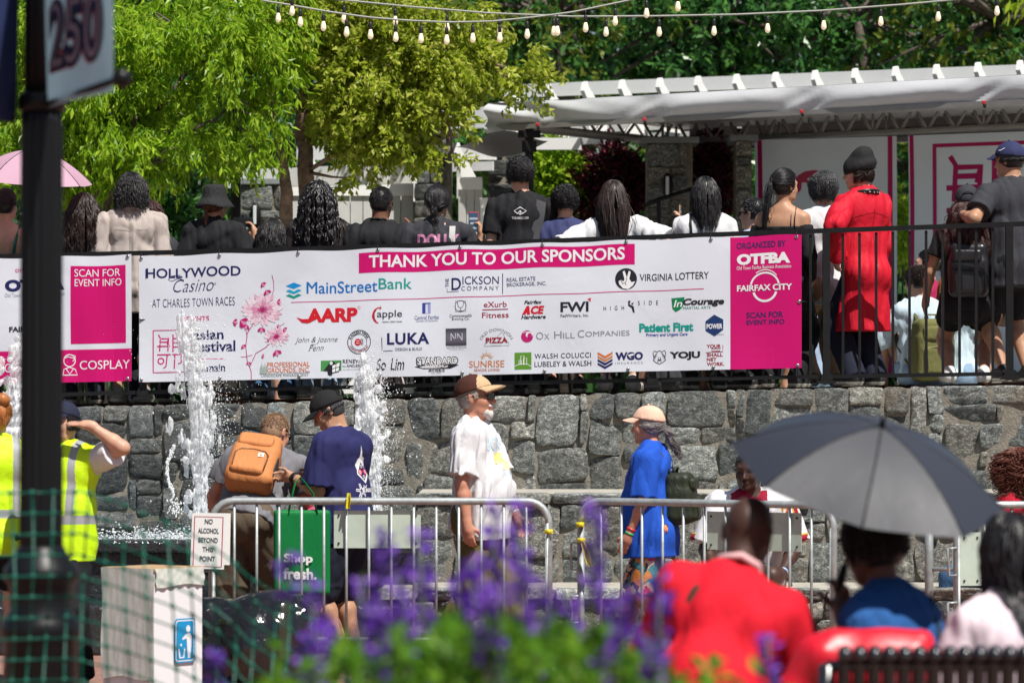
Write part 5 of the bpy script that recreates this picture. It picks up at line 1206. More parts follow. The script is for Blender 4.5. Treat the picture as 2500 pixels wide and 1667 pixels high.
L = Logo(PG, C_, 308); L.text('Fairfax', 245, 366, 988, 1013, INKB, 0, bold=.03, shear=.2); L.poly([(230, 1084), (262, 1025), (280, 1025), (285, 1084), (265, 1084), (263, 1070), (252, 1084)], RED); L.text('CE', 290, 383, 1026, 1083, RED, 0, bold=.05, shear=.2); L.text('Hardware', 225, 392, 1088, 1115, INKB, 0, bold=.03, shear=.2); L.done('sponsor_logo', bn)
L = Logo(PG, C_, 590); L.text('FWI', 492, 684, 996, 1066, INKB, 0, bold=.03); L.poly([(674, 980), (700, 971), (698, 1000), (690, 992), (684, 985)], (.55, .02, .03)); L.text('FedWriters, Inc.', 493, 685, 1080, 1104, INKB, 0, bold=.004); L.done('sponsor_logo', bn)
L = Logo(PG, C_, 970); L.text('HIGH', 786, 925, 1024, 1053, INKB, 0, spacing=2.6); L.text('SIDE', 1019, 1155, 993, 1022, INKB, 0, spacing=2.6); L.poly([(953, 992), (970, 990), (962, 1015), (990, 1030), (997, 1072), (986, 1072), (976, 1040), (953, 1025)], INKB); L.poly([(972, 1010), (990, 1002), (985, 1020)], INKB); L.done('sponsor_logo', bn)
L = Logo(PG, C_, 1420); L.poly([(1245, 968), (1335, 964), (1330, 985), (1322, 1030), (1302, 1048), (1274, 1063), (1252, 1040)], (.0, .17, .06)); L.text('In', 1260, 1318, 982, 1030, WHT, 1, shear=.2, bold=.01); L.text('Courage', 1322, 1600, 974, 1032, INKB, 1, shear=.2, bold=.04); L.text('MARTIAL ARTS', 1322, 1510, 1030, 1048, (.0, .2, .12), 0, shear=.2, bold=.005); L.done('sponsor_logo', bn)
# second row
L = Logo(PG, B, 500); L.text('John & Joanne', 352, 648, 1238, 1286, INKB, 0, shear=.35, bold=-.01); L.text('Penn', 450, 552, 1292, 1334, INKB, 0, shear=.35, bold=-.01); L.line([(448, 1336), (470, 1288), (496, 1290)], 3, INKB); L.done('sponsor_logo', bn)
L = Logo(PG, B, 797); L.ring(797, 1273, 79, 81, 5, INKB); L.ring(797, 1273, 53, 54, 3, INKB); L.ell(788, 1274, 22, 24, RED); L.text('改', 806, 828, 1250, 1271, INKB); L.text('善', 806, 828, 1273, 1294, INKB); L.line([(776, 1266), (800, 1266)], 3, WHT, 1); L.line([(776, 1280), (800, 1280)], 3, WHT, 1)
L.arc('KAIZEN MMA', 797, 1273, 58, 17, math.radians(160), math.radians(20), INKB, bold=.02); L.arc('CONSTANT IMPROVEMENT', 797, 1273, 72, 13, math.radians(200), math.radians(340), DKR, inside=True, bold=.02); L.done('sponsor_logo', bn)
L = Logo(PG, B, 1115); L.text('LUKA', 990, 1278, 1210, 1290, NAVY, 0, bold=.03, spacing=1.1); L.line([(953, 1238), (956, 1332), (1032, 1330)], 5, NAVY); L.text('DESIGN & BUILD', 1047, 1229, 1312, 1332, SLATE, 0, bold=.004); L.done('sponsor_logo', bn)
L = Logo(PG, B, 1460)
for k in range(9): L.rect(1390, 1180 + k * 13, 1531, 1193 + k * 13, tuple(q * (.5 + 1.6 * math.sin(math.pi * (k + .5) / 9)) for q in (.055, .052, .07)))
L.text('NN', 1424, 1504, 1212, 1262, (.6, .6, .65), 1, bold=-.012); L.text('NGUYEN & NGUYEN', 1397, 1530, 1303, 1317, GRY); L.text('ATTORNEYS AT LAW', 1412, 1513, 1320, 1329, (.4, .4, .42)); L.done('sponsor_logo', bn)
L = Logo(PG, B, 1735); L.arc('OLD DOMINION', 1735, 1310, 112, 20, math.radians(152), math.radians(28), GRY); L.line([(1650, 1290), (1690, 1265), (1740, 1240), (1765, 1210), (1785, 1215), (1790, 1240), (1822, 1285), (1822, 1298), (1650, 1300)], 2.5, GRY); L.text('PIZZA', 1663, 1811, 1241, 1279, DKR, 1, bold=.04, spacing=1.1); L.text('COMPANY', 1698, 1770, 1293, 1303, GRY, 0, spacing=1.2); L.done('sponsor_logo', bn)
L = Logo(PG, C_, 600); L.ell(265, 1226, 41, 41, (.42, .01, .13)); L.ell(280, 1215, 24, 20, WHT, 1); L.ell(283, 1222, 16, 18, (.42, .01, .13), 2); L.line([(240, 1200), (268, 1196), (300, 1190)], 4, WHT, 2); L.text('O', 326, 375, 1200, 1250, GRY); L.text('X', 381, 416, 1212, 1250, GRY); L.text('H', 449, 500, 1196, 1246, GRY); L.text('ILL', 510, 590, 1208, 1246, GRY); L.text('C', 610, 655, 1192, 1243, GRY); L.text('OMPANIES', 662, 962, 1203, 1238, GRY); L.done('sponsor_logo', bn)
L = Logo(PG, C_, 1210); L.text('Patient First', 1027, 1392, 1142, 1203, TEAL, 0, bold=.045); L.text('Primary and Urgent Care', 1074, 1353, 1211, 1238, (.015, .04, .30), 0, bold=.02); L.done('sponsor_logo', bn)
L = Logo(PG, C_, 1533); L.poly([(1532, 1086), (1593, 1120), (1593, 1190), (1535, 1234), (1474, 1196), (1474, 1130)], (.008, .03, .12)); L.text('POWER', 1481, 1587, 1148, 1183, WHT, 1, bold=.03); L.text('HOME REMODELING', 1543, 1595, 1217, 1228, GRY); L.done('sponsor_logo', bn)
# third row
L = Logo(PG, B, 285)
for k in range(9): x = 108 + 6 * k; L.line([(x, 1488), (x + 3, 1450 - 6 * (k % 3)), (x + 14 - 3 * (k % 4), 1405 + 8 * (k % 4))], 3, (.10, .20, .10), taper=[1, .8, .2])
L.text('PROFESSIONAL', 160, 457, 1410, 1444, ORG, 0, bold=.008); L.text('GROUNDS, INC.', 160, 457, 1449, 1486, ORG, 0, bold=.008); L.line([(108, 1489), (457, 1485)], 3, (.12, .16, .12)); L.text('LANDSCAPE MANAGEMENT', 118, 447, 1493, 1510, (.10, .13, .12), 0, spacing=1.1); L.done('sponsor_logo', bn)
L = Logo(PG, B, 690); L.rect(534, 1397, 676, 1468, (.05, .24, .06)); L.poly([(552, 1468), (600, 1404), (625, 1404), (640, 1425), (620, 1440), (612, 1500), (585, 1500), (580, 1470)], INKB, 1); L.poly([(612, 1430), (668, 1408), (660, 1470), (612, 1482)], WHT, 2); L.line([(612, 1430), (668, 1408), (660, 1470), (612, 1482)], 6, INKB, 3, close=True); L.line([(640, 1419), (636, 1476)], 4, INKB, 3); L.line([(612, 1456), (664, 1440)], 4, INKB, 3); L.ell(606, 1416, 11, 12, (.6, .6, .6), 2)
L.text('RENEWAL', 685, 850, 1393, 1419, INKB, 0, bold=.02, spacing=1.15); L.text('by', 685, 708, 1432, 1448, INKB); L.text('ANDERSEN', 711, 850, 1427, 1446, INKB, 0, bold=.015, spacing=1.1); L.text('FULL SERVICE WINDOW & DOOR', 686, 850, 1458, 1466, GRY); L.done('sponsor_logo', bn)
L = Logo(PG, B, 1010); L.text('So', 915, 982, 1386, 1466, INKB, 0, shear=.25, bold=.01); L.text('Lim', 1012, 1108, 1384, 1466, INKB, 0, shear=.25, bold=.01); L.done('sponsor_logo', bn)
L = Logo(PG, B, 1325); L.text('STANDARD', 1188, 1474, 1374, 1430, INKB, 0, bold=.075, shear=-.05); L.text('STANDARD', 1196, 1468, 1380, 1424, WHT, 1, bold=.015, shear=-.05); L.poly([(1176, 1440), (1240, 1424), (1420, 1424), (1478, 1432), (1420, 1456), (1240, 1456)], INKB, 0); L.text('BARBERSHOP', 1248, 1408, 1426, 1449, WHT, 1, bold=.03); L.text('標準理髮店', 1272, 1382, 1457, 1479, INKB, 0, bold=.01); L.text('N.C. 2015', 1294, 1356, 1482, 1490, INKB); L.done('sponsor_logo', bn)
L = Logo(PG, B, 1670)
for k in range(11): a = math.pi * k / 10; L.poly([(1668 + 26 * math.cos(a + .1), 1385 - 26 * math.sin(a + .1)), (1668 + (56 if k % 2 else 46) * math.cos(a), 1385 - (56 if k % 2 else 46) * math.sin(a)), (1668 + 26 * math.cos(a - .1), 1385 - 26 * math.sin(a - .1))], (.58, .24, .02))
L.ring(1668, 1385, 20, 20, 4, (.58, .24, .02), a0=0, a1=math.pi); L.text('SUNRISE', 1548, 1790, 1400, 1446, (.52, .16, .025), 0, bold=.004); L.text('SENIOR LIVING', 1582, 1756, 1455, 1473, (.45, .10, .03), 0, bold=.01, spacing=1.1); L.done('sponsor_logo', bn)
L = Logo(PG, C_, 440); L.rect(180, 1340, 294, 1456, (.09, .24, .02)); L.line([(182, 1432), (210, 1420), (240, 1418), (270, 1422), (292, 1436)], 4, WHT, 1)
for q in ((210, 1392, 225, 1424), (222, 1362, 244, 1424), (240, 1378, 262, 1424)): L.line([(q[0], q[3]), (q[0], q[1]), (q[2], q[1]), (q[2], q[3])], 4, WHT, 1)
L.text('WALSH COLUCCI', 315, 700, 1350, 1385, INKB, 0, spacing=1.1, bold=.004); L.text('LUBELEY & WALSH', 315, 703, 1405, 1441, INKB, 0, bold=.004); L.done('sponsor_logo', bn)
L = Logo(PG, C_, 900)
for k, cc in enumerate(((.55, .14, .03), (.50, .18, .06), NAVY, NAVY)): y = 1338 + 24 * k; L.poly([(746, y), (796, y + 28), (847, y), (847, y + 15), (796, y + 45), (746, y + 15)], cc)
L.text('WGO', 866, 1052, 1343, 1398, NAVY, 0, bold=.05); L.poly([(950, 1362), (990, 1352), (985, 1366), (958, 1374)], WHT, 1); L.text('INSURANCE', 867, 1050, 1410, 1424, GRY, 0, spacing=1.6); L.done('sponsor_logo', bn)
L = Logo(PG, C_, 1275); c0 = (1163, 1375); L.line([(1120, 1345), (1128, 1330), (1145, 1338), (1163, 1330), (1182, 1338), (1198, 1328), (1206, 1345), (1200, 1380), (1205, 1395), (1185, 1410), (1163, 1422), (1140, 1410), (1121, 1395), (1126, 1378)], 4, INKB, close=True)
for s in (-1, 1):
    for k in range(4): L.line([(1163 + s * (12 + 7 * k), 1345 + 6 * k), (1163 + s * (24 + 5 * k), 1352 + 10 * k), (1163 + s * (20 + 4 * k), 1368 + 8 * k)], 3, INKB)
    L.line([(1163 + s * 5, 1375), (1163 + s * 12, 1400), (1163 + s * 8, 1410)], 4, INKB)
L.poly([(1152, 1390), (1174, 1390), (1163, 1402)], INKB); L.text('YOJU', 1231, 1437, 1339, 1398, INKB, 0, bold=.05); L.done('sponsor_logo', bn)
L = Logo(PG, C_, 1538); L.text('YOUR', 1481, 1577, 1289, 1314, DKR, 0, bold=.03); L.line([(1590, 1296), (1590, 1340), (1476, 1344)], 4, DKR); L.line([(1515, 1318), (1572, 1318), (1572, 1334), (1515, 1334)], 4, DKR, close=True); L.text('SHALL', 1482, 1590, 1349, 1373, DKR, 0, bold=.03); L.text('NET', 1482, 1548, 1380, 1403, DKR, 0, bold=.03); L.text('WORK.', 1482, 1600, 1411, 1436, DKR, 0, bold=.03); L.done('sponsor_logo', bn)
# organiser panel
PN = (.045, .012, .10)
L = Logo(PG, D_, 185); L.text('ORGANIZED BY', 3, 335, 583, 626, PN, 0, bold=.02); L.text('OTFBA', 5, 364, 662, 738, WHT, 0, bold=.06); L.text('Old Town Fairfax Business Association', 4, 369, 746, 771, WHT); L.done('organiser_name', bn, .0045)
L = Logo(PG, D_, 193); L.ring(193, 893, 95, 92, 12, WHT, a0=.18, a1=math.pi - .18); L.ring(193, 873, 95, 92, 6, WHT, a0=.6, a1=math.pi - .9); L.ring(193, 910, 78, 80, 15, WHT, a0=math.pi + .25, a1=2 * math.pi - .25); L.text('FAIRFAX CITY', 6, 376, 878, 921, WHT, 1, bold=.03); L.done('organiser_logo', bn, .0045)
L = Logo(PG, D_, 195); L.text('SCAN FOR', 68, 316, 1066, 1107, PN, 0, bold=.025); L.text('EVENT INFO', 69, 325, 1119, 1152, PN, 0, bold=.025); L.done('scan_caption', bn, .0045)
def grommets(pg, tops, bots, parent, sides=()):
    for x, y in [(x, -6) for x in tops] + [(x, -pg.H + 6) for x in bots] + list(sides):
        p = pg.fn(x, y, .004); mb = MB(); mb.lathe([(.006, -.001), (.013, -.001), (.013, .002), (.006, .002)], p, 12, 0, rot=Matrix.Rotation(math.pi / 2, 3, 'X'))
        d = Vector((0, .012, .045 if y > -50 else -.07)) if (y > -50 or y < -pg.H + 50) else Vector((.06, .02, 0)); mb.tube([p + Vector((0, -.006, 0)), p + d * .5 + Vector((0, -.008, 0)), p + d], .0035, 5, 1); mb.build('grommet', [M_GROM, M_BLACK_STEEL], parent)
grommets(PG, (346, 540, 734, 930, 1131, 1332, 1535, 1740, 1945), (346, 540, 737, 936, 1136, 1337, 1540, 1745, 1948), bn, ((344, -160), (1952, -160)))
# left banner
bl = thing('banner', 'white and magenta banner partly hidden by the lamp post', 'banner', (0, 0, 0))
PL = Page(-330, 321, 639, 620, 944, 930, rail_D(-330) - .05, rail_D(321) - .05); PL.sheet(bl, n=40)
I = Ink(); y0, y1 = PL.t(250, 647), PL.t(250, 838); I.rect(174, -y1 * 317, 307, -y0 * 317, MAG, 0, 8, 8); mp_ = I.lay_on(PL.fn, 'scan_panel', bl, base=.0011)
I = Ink(); I.rect(-330, -317, 321, -PL.t(250, 852) * 317, MAG, 0, 30, 4); ms_ = I.lay_on(PL.fn, 'magenta_strip', bl, base=.0011)
L = Logo(PL, A, 670); L.text('SCAN FOR', 514, 823, 770, 822, WHT); L.text('EVENT INFO', 516, 831, 838, 888, WHT); L.done('scan_caption', mp_, .0045)
L = Logo(PL, A, 715); L.text('COSPLAY', 546, 886, 1398, 1458, WHT); L.ring(478, 1395, 38, 42, 7, WHT); L.line([(440, 1380), (470, 1368), (512, 1382)], 6, WHT); L.line([(512, 1380), (500, 1355), (516, 1362), (514, 1385), (498, 1400)], 5, WHT); L.line([(435, 1494), (440, 1455), (478, 1440), (515, 1455), (530, 1494), (430, 1494)], 7, WHT); L.line([(455, 1450), (480, 1488), (505, 1448)], 6, WHT); L.done('activity_name', ms_, .0045)
L = Logo(PL, A, 60); L.text('KARAOKE', -150, 170, 1420, 1482, WHT); L.done('activity_name', ms_, .0045)
L = Logo(PL, A, 240); L.text('organized by', 105, 400, 752, 800, MAG); L.text('OTFBA', 36, 446, 838, 922, NAVY, 0, bold=.06); L.text('Old Town Fairfax Business Association', 36, 447, 934, 960, GRY); L.text('FAIRFAX CITY', 66, 420, 1164, 1202, INKB, 0, bold=.04); L.done('organiser_name', bl)
grommets(PL, (312, 120, -80), (312, 120, -80), bl)
# ================================================================ barriers, bin, lamp post, lights, water
def tube_arc(c, r, a0, a1, ux, uz, n=7): return [c + ux * (r * math.cos(a)) + uz * (r * math.sin(a)) for a in np.linspace(a0, a1, n)]
def barricade(label, uL, DL, uR, DR, npick, z1, z0=.21, plate=None, foot=True):
    a = Wz(uL, 0, DL); b = Wz(uR, 0, DR); d = (b - a); L = d.length; rz = math.atan2(d.y, d.x)
    t = thing('crowd_barrier', label, 'crowd barrier', tuple(a), rz, 'steel crowd barriers across the plaza')
    X, Z = Vector((1, 0, 0)), Vector((0, 0, 1)); R = .022; rc = .13
    pts = [Vector((0, 0, .03))] + [Vector((0, 0, z1 - rc))] + tube_arc(Vector((rc, 0, z1 - rc)), rc, math.pi, math.pi / 2, X, Z) + tube_arc(Vector((L - rc, 0, z1 - rc)), rc, math.pi / 2, 0, X, Z) + [Vector((L, 0, z1 - rc)), Vector((L, 0, .03))]
    mb = MB(); mb.tube(pts, R, 12); mb.build('frame_tube', M_GALV, t)
    mb = MB(); mb.tube([(0, 0, z0), (L, 0, z0)], .0185, 10); mb.build('bottom_rail', M_GALV, t)
    for k in range(npick):
        x = L * (k + 1) / (npick + 1); zt = z1 if rc < x < L - rc else z1 - .02; mb = MB(); mb.tube([(x, 0, z0), (x, 0, zt - .008)], .0085, 8); mb.build('picket', M_GALV, t)
    if plate:
        x0, x1, za, zb_ = plate; mb = MB(); mb.box(((x0 + x1) / 2, .016, (za + zb_) / 2), (x1 - x0, .004, zb_ - za), bev=.0018, mi=0)
        for sx in (x0 + .03, x1 - .03):
            for sz in (za + .03, zb_ - .03): mb.ball((sx, .012, sz), .007, 8, 5, 1)
        mb.build('name_plate', [mat('pale_green_plate', (.44, .52, .44), rough=.5, var=.12, vscale=5), M_BLACK_STEEL], t)
    if foot:
        for x in (.0, L):
            mb = MB(); mb.tube([(x, .0, .20), (x, -.28, .03), (x, -.34, .02)], .018, 8); mb.tube([(x, 0, .20), (x, .28, .03)], .018, 8); mb.build('foot', M_GALV, t)
    for z in (.30, .62): mb = MB(); mb.tube([(-.005, -.02, z), (-.055, -.02, z), (-.06, -.02, z + .16), (-.005, -.02, z + .16)], .009, 6); mb.build('hook', M_GALV, t)
    return t, a, d.normalized(), L
zb1 = W(900, 1223, 23.1).z
B1, b1a, b1d, b1L = barricade('steel crowd barrier with the paper notice and a blank plate, left of the yellow tape', 518, 23.15, 1340, 23.05, 14, zb1, plate=(.735, 1.26, W(900, 1338, 23.1).z, W(900, 1246, 23.1).z))
B2, b2a, b2d, b2L = barricade('steel crowd barrier behind the red shirt, its near end at the black umbrella', 1418, 23.35, 2034, 22.35, 11, zb1 - .005, plate=(.89, 1.54, W(1800, 1342, 22.8).z, W(1800, 1248, 22.8).z))
B3, b3a, b3d, b3L = barricade('steel crowd barrier at the right edge beyond the umbrella', 2335, 22.6, 3000, 22.9, 9, zb1 - .01, plate=(.02, .16, W(2370, 1430, 22.6).z, W(2370, 1300, 22.6).z))
mb = MB(); p = W(2268, 1290, 22.9); mb.tube([Wz(2268, .0, 22.9) - p, Vector((0, 0, -.17)) - Vector((0, 0, 0)), Vector((0, 0, .12))], .026, 10); mb.tube([Vector((.0, 0, -.24)), Vector((.14, -.05, -.24)), Vector((.15, -.05, -.12))], .016, 8)
o = mb.build('steel_post', M_GALV); o.location = p; props(o, 'galvanised steel post with a latch arm between barrier and denim vest', 'post')
M_TAPE = mat('yellow_caution_tape', (.66, .56, .02), rough=.4, trans=.15)
def ribbon(label, u, v, D, pts, w=.04, band=True):
    p = W(u, v, D); t = thing('tape_ribbon', label, 'tape', tuple(p)); mb = MB()
    for i in range(2):
        P = [Vector(q) + Vector((.012 * i, -.006 * i, 0)) for q in pts]; vs = []
        for k, q in enumerate(P): ww = w * (.35 if k == 0 else 1 - .15 * i); a = .4 * k + i; vs += [q + Vector((-ww / 2 * math.cos(a), -ww / 2 * math.sin(a), 0)), q + Vector((ww / 2 * math.cos(a), ww / 2 * math.sin(a), 0))]
        mb.add(vs, [(2 * k, 2 * k + 1, 2 * k + 3, 2 * k + 2) for k in range(len(P) - 1)], smooth=True)
    mb.build('tail', M_TAPE, t)
    if band: mb = MB(); mb.lathe([(.0245, -.014), (.027, 0), (.0245, .014)], n=14); mb.ball((0, -.027, 0), (.016, .012, .014), 8, 6); mb.build('knot', M_TAPE, t)
ribbon('yellow tape ribbon with two tails tied to the middle barrier corner', 1419, 1318, 23.3, [(0, -.027, 0), (.03, -.035, -.07), (.045, -.03, -.14), (.06, -.03, -.16)], .045)
ribbon('short yellow tape band above the ribbon on the middle barrier corner', 1416, 1280, 23.32, [(0, -.027, 0), (.01, -.03, -.01)], .02)
ribbon('short yellow tape band on the right end of the left barrier', 1340, 1297, 23.05, [(0, -.027, 0), (.015, -.03, -.012)], .02)
ribbon('yellow and black tape knot standing on the left barrier rail', 850, 1221, 23.1, [(0, -.026, .045), (.005, -.03, .0), (-.002, -.03, -.045), (0, -.03, -.05)], .03, band=False)
# paper notices on the barrier
M_PAPER = mat('laminated_paper', (.74, .74, .72), rough=.3, spec=.5)
def notice(label, u0, v0, u1, v1, D, txt=None, tilt=0):
    a, b = W(u0, v0, D), W(u1, v1, D); w, h_ = b.x - a.x, a.z - b.z
    t = thing('paper_notice', label, 'notice', ((a.x + b.x) / 2, D, (a.z + b.z) / 2)); t.rotation_euler = (0, math.radians(tilt), math.radians(4))
    mb = MB(); mb.box((0, 0, 0), (w, .002, h_)); mb.build('sheet', M_PAPER, t)
    if txt:
        I = Ink(); cc = (.42, .02, .08); m_ = w * .08; I.line([(-w / 2 + m_, -h_ / 2 + m_ * .9), (w / 2 - m_, -h_ / 2 + m_ * .9), (w / 2 - m_, h_ / 2 - m_ * 1.2), (-w / 2 + m_, h_ / 2 - m_ * 1.2)], .006, cc, close=True)
        for k, (s, wd) in enumerate(txt): y = h_ * (.36 - .168 * k); I.text(s, -w * wd / 2, y - h_ * .052, w * wd / 2, y + h_ * .043, (.05, .06, .075), 0, bold=.03)
        I.lay_on(lambda x, y, off: Vector((x, -.0012 - off, y)), 'lettering', t, base=.0015)
    return t
notice('white paper notice just behind the alcohol notice', 484, 1252, 562, 1378, 23.11, tilt=1)
notice('white notice with red frame forbidding alcohol beyond this point', 467, 1253, 549, 1388, 22.99, (('NO', .24), ('ALCOHOL', .62), ('BEYOND', .58), ('THIS', .32), ('POINT', .46)), tilt=2)
# cardboard litter box in clear and white bags
M_CARD = mat('white_cardboard', (.68, .69, .70), rough=.6, bump=.06, bscale=5)
M_BAGC = mat('translucent_liner', (.55, .59, .54), rough=.3, bump=.25, bscale=5, spec=.5)
bx = thing('litter_box', 'tall white cardboard litter box with a blue litter symbol', 'litter bin', tuple(Wz(374, 0, 21.9)), math.radians(52))
zt = W(375, 1394, 21.6).z; s = .40
mb = MB(); mb.box((0, 0, zt / 2), (s, s, zt), bev=.006); mb.build('carton', M_CARD, bx)
mb = MB(); mb.box((0, 0, zt + .004), (s + .012, s + .012, .02), bev=.004); mb.build('rim', mat('brown_cardboard', (.36, .24, .13), rough=.85, var=.1), bx)
mb = MB(); n = 16; vs = []; fs = []                # bag turned down over the left face
for i in range(n + 1):
    for j in range(9): q = j / 8; vs.append((-s / 2 - .008 - .010 * math.sin(i * 1.3 + q * 4) ** 2, -s / 2 + s * i / n, zt + .012 - q * (zt * .9 + .01 * math.sin(i * .5))))
for i in range(n):
    for j in range(8): a = i * 9 + j; fs.append((a, a + 1, a + 10, a + 9))
mb.add(vs, fs, smooth=True); vs = []
for i in range(n + 1):
    for j in range(9): q = j / 8; vs.append((-s / 2 + s * i / n, -s / 2 - .008 - .010 * math.sin(i * 1.1 + q * 5) ** 2, zt + .012 - q * (.10 + .008 * math.sin(i * .37 + 1))))
mb.add(vs, fs, smooth=True); mb.build('bag_liner', M_BAGC, bx)
I = Ink(); BL = (.01, .25, .52); cx, cy = -.02, zt - .40; I.poly([(cx - .085 + dx, cy + dy) for dx, dy in ((.015, -.125), (.155, -.125), (.17, -.11), (.17, .11), (.155, .125), (.015, .125), (0, .11), (0, -.11))], BL); I.poly([(cx - .077 + dx, cy + dy) for dx, dy in ((.012, -.117), (.142, -.117), (.154, -.105), (.154, .105), (.142, .117), (.012, .117), (0, .105), (0, -.105))], WHT, 1); I.poly([(cx - .070 + dx, cy + dy) for dx, dy in ((.010, -.110), (.130, -.110), (.140, -.1), (.140, .1), (.130, .110), (.010, .110), (0, .1), (0, -.1))], BL, 2)
I.ell(cx + .025, cy + .066, .017, .02, WHT, 3); I.poly([(cx + .005, cy + .036), (cx + .04, cy + .042), (cx + .052, cy + .02), (cx + .05, cy - .035), (cx + .04, cy - .10), (cx + .022, cy - .10), (cx + .015, cy - .02), (cx + .012, cy + .012), (cx - .022, cy + .004), (cx - .024, cy + .014)], WHT, 3)
I.line([(cx - .052, cy - .045), (cx - .044, cy - .095), (cx - .012, cy - .095), (cx - .004, cy - .045)], .011, WHT, 3); I.poly([(cx - .036, cy - .012), (cx - .026, cy - .022), (cx - .032, cy - .034), (cx - .042, cy - .024)], WHT, 3)
I.lay_on(lambda x, y, off: Vector((x + .06, -s / 2 - off, y)), 'litter_symbol', bx, base=.012)
# black bin bag
M_BAG = mat('black_bin_bag', (.010, .010, .012), rough=.16, bump=1.0, bscale=9, spec=.7)
bp_ = Wz(625, 0, 22.6); bag = thing('rubbish_bag', 'full black plastic rubbish bag slumped behind the left barrier', 'rubbish bag', tuple(bp_))
V, Fq = sdf_mesh([Ell((0, 0, .22), (.34, .28, .27), k=.06), Ell((.12, 0, .36), (.24, .2, .16), k=.08), Ell((-.24, 0, .34), (.14, .12, .13), k=.06), Cap((-.24, 0, .42), (-.36, -.05, .36), .06, .03, k=.05), Ell((-.25, -.1, .12), (.14, .12, .14), k=.06)], .012, noise=(.022, 3, 17, (1, 1, 1)), cuts=[(np.array([0, 0, .004]), np.array([0, 0, -1]))])
fast_mesh('bag_body', V, Fq, M_BAG, bag)
# ---------------------------------------------------------------- foreground lamp post with flags
M_POLE = mat('black_enamel', (.006, .0065, .0075), rough=.4, spec=.25)
PD = 12.5; lpb = Wz(101, 0, PD); pl = thing('lamp_post', 'thick black fluted lamp post in the left foreground with flags', 'lamp post', tuple(lpb))
zc = lambda v: W(101, v, PD).z
mb = MB(); mb.lathe([(.072, zc(1380)), (.071, zc(1300)), (.068, zc(300)), (.066, zc(262))], n=96, flute=.10, nf=16); mb.build('shaft', M_POLE, pl)
mb = MB(); mb.lathe([(.058, zc(262)), (.056, zc(-300))], n=96, flute=.10, nf=16); mb.build('upper_shaft', M_POLE, pl)
mb = MB(); mb.lathe([(.06, zc(275)), (.078, zc(268)), (.08, zc(240)), (.074, zc(232)), (.06, zc(225))], n=32); mb.build('collar', M_POLE, pl)
mb = MB(); mb.lathe([(.17, 0), (.17, .12), (.13, .16), (.12, zc(1560)), (.135, zc(1545)), (.125, zc(1515)), (.10, zc(1490)), (.105, zc(1425)), (.125, zc(1410)), (.12, zc(1385)), (.09, zc(1360)), (.078, zc(1340)), (.07, zc(1330))], n=36); mb.build('base', M_POLE, pl)
fa = math.radians(-68); fd = Vector((math.cos(fa), math.sin(fa), 0))     # the right flag reaches towards the camera
M_FLAG = mat('flag_fabric', (.42, .66, .74), rough=.7, var=.10, vscale=4, trans=.45)
f0 = Vector((.075 * math.cos(fa), .075 * math.sin(fa), 0)); fz0 = W(150, 268, PD).z; fw = .72
fl = thing('street_flag', 'pale blue street flag reading 250 on the right of the lamp post', 'flag', tuple(lpb + Vector((0, 0, 0))))
FP = lambda x, y, off: f0 + fd * x + Vector((fd.y, -fd.x, 0)) * (-off + .012 * math.sin(x * 6 + y * 3)) + Vector((0, 0, fz0 + y))
vs = [tuple(FP(fw * i / 16, 1.2 * j / 16, 0)) for i in range(17) for j in range(17)]
mesh_obj('cloth', vs, [(i * 17 + j, (i + 1) * 17 + j, (i + 1) * 17 + j + 1, i * 17 + j + 1) for i in range(16) for j in range(16)], M_FLAG, fl, smooth=True)
I = Ink(); I.text('250', .06, .10, .62, .34, (.40, .10, .08), 0, bold=.085); I.text('250', .07, .105, .63, .335, (.012, .012, .03), 1, bold=.07); I.text('250', .085, .12, .60, .325, (.30, .24, .24), 2, bold=-.012); I.rect(.10, .40, .55, .62, (.45, .06, .07))
def FPi(x, y, off): return FP(x, y, -off)
for sgn, nm in ((-1, 'lettering'), ): I.lay_on(lambda x, y, off: FP(x, y, -off * 1.5) , nm, fl, base=.003)
ar = thing('flag_arm', 'black flag arm with ball end holding the pale blue flag', 'bracket', tuple(lpb)); za_ = W(130, 222, PD).z - .02
mb = MB(); mb.tube([fd * .06 + Vector((0, 0, fz0 + .012)), fd * .92 + Vector((0, 0, fz0 + .03))], .011, 8); mb.build('rod', M_POLE, ar)
mb = MB(); mb.ball(fd * .93 + Vector((0, 0, fz0 + .03)), .030, 14, 10); mb.build('ball_end', M_POLE, ar)
fl2 = thing('street_flag', 'dark blue and red street flag on the left of the lamp post', 'flag', tuple(lpb)); fd2 = Vector((math.cos(math.radians(112)), math.sin(math.radians(112)), 0)) * -1; fd2 = Vector((-.42, -.9, 0)).normalized()
g0 = W(0, 300, PD).z; FQ = lambda x, y, off: Vector((-.085, 0, 0)) + fd2 * x + Vector((-fd2.y, fd2.x, 0)) * (off + .01 * math.sin(x * 7 + y * 4)) + Vector((0, 0, g0 + y))
vs = [tuple(FQ(.7 * i / 12, 1.3 * j / 12, 0)) for i in range(13) for j in range(13)]
mesh_obj('cloth', vs, [(i * 13 + j, (i + 1) * 13 + j, (i + 1) * 13 + j + 1, i * 13 + j + 1) for i in range(12) for j in range(12)], mat('navy_flag', (.012, .022, .085), rough=.7, var=.2), fl2, smooth=True)
I = Ink(); I.poly([(0, 0), (.3, -.0), (.5, .1), (.25, .16), (0, .12)], (.45, .05, .05)); I.poly([(0, .02), (.25, .02), (.2, .06), (0, .06)], (.6, .45, .30), 1); I.rect(0, .33, .3, .37, (.5, .5, .5)); I.lay_on(lambda x, y, off: FQ(x, y, -off), 'pattern', fl2, base=.003)
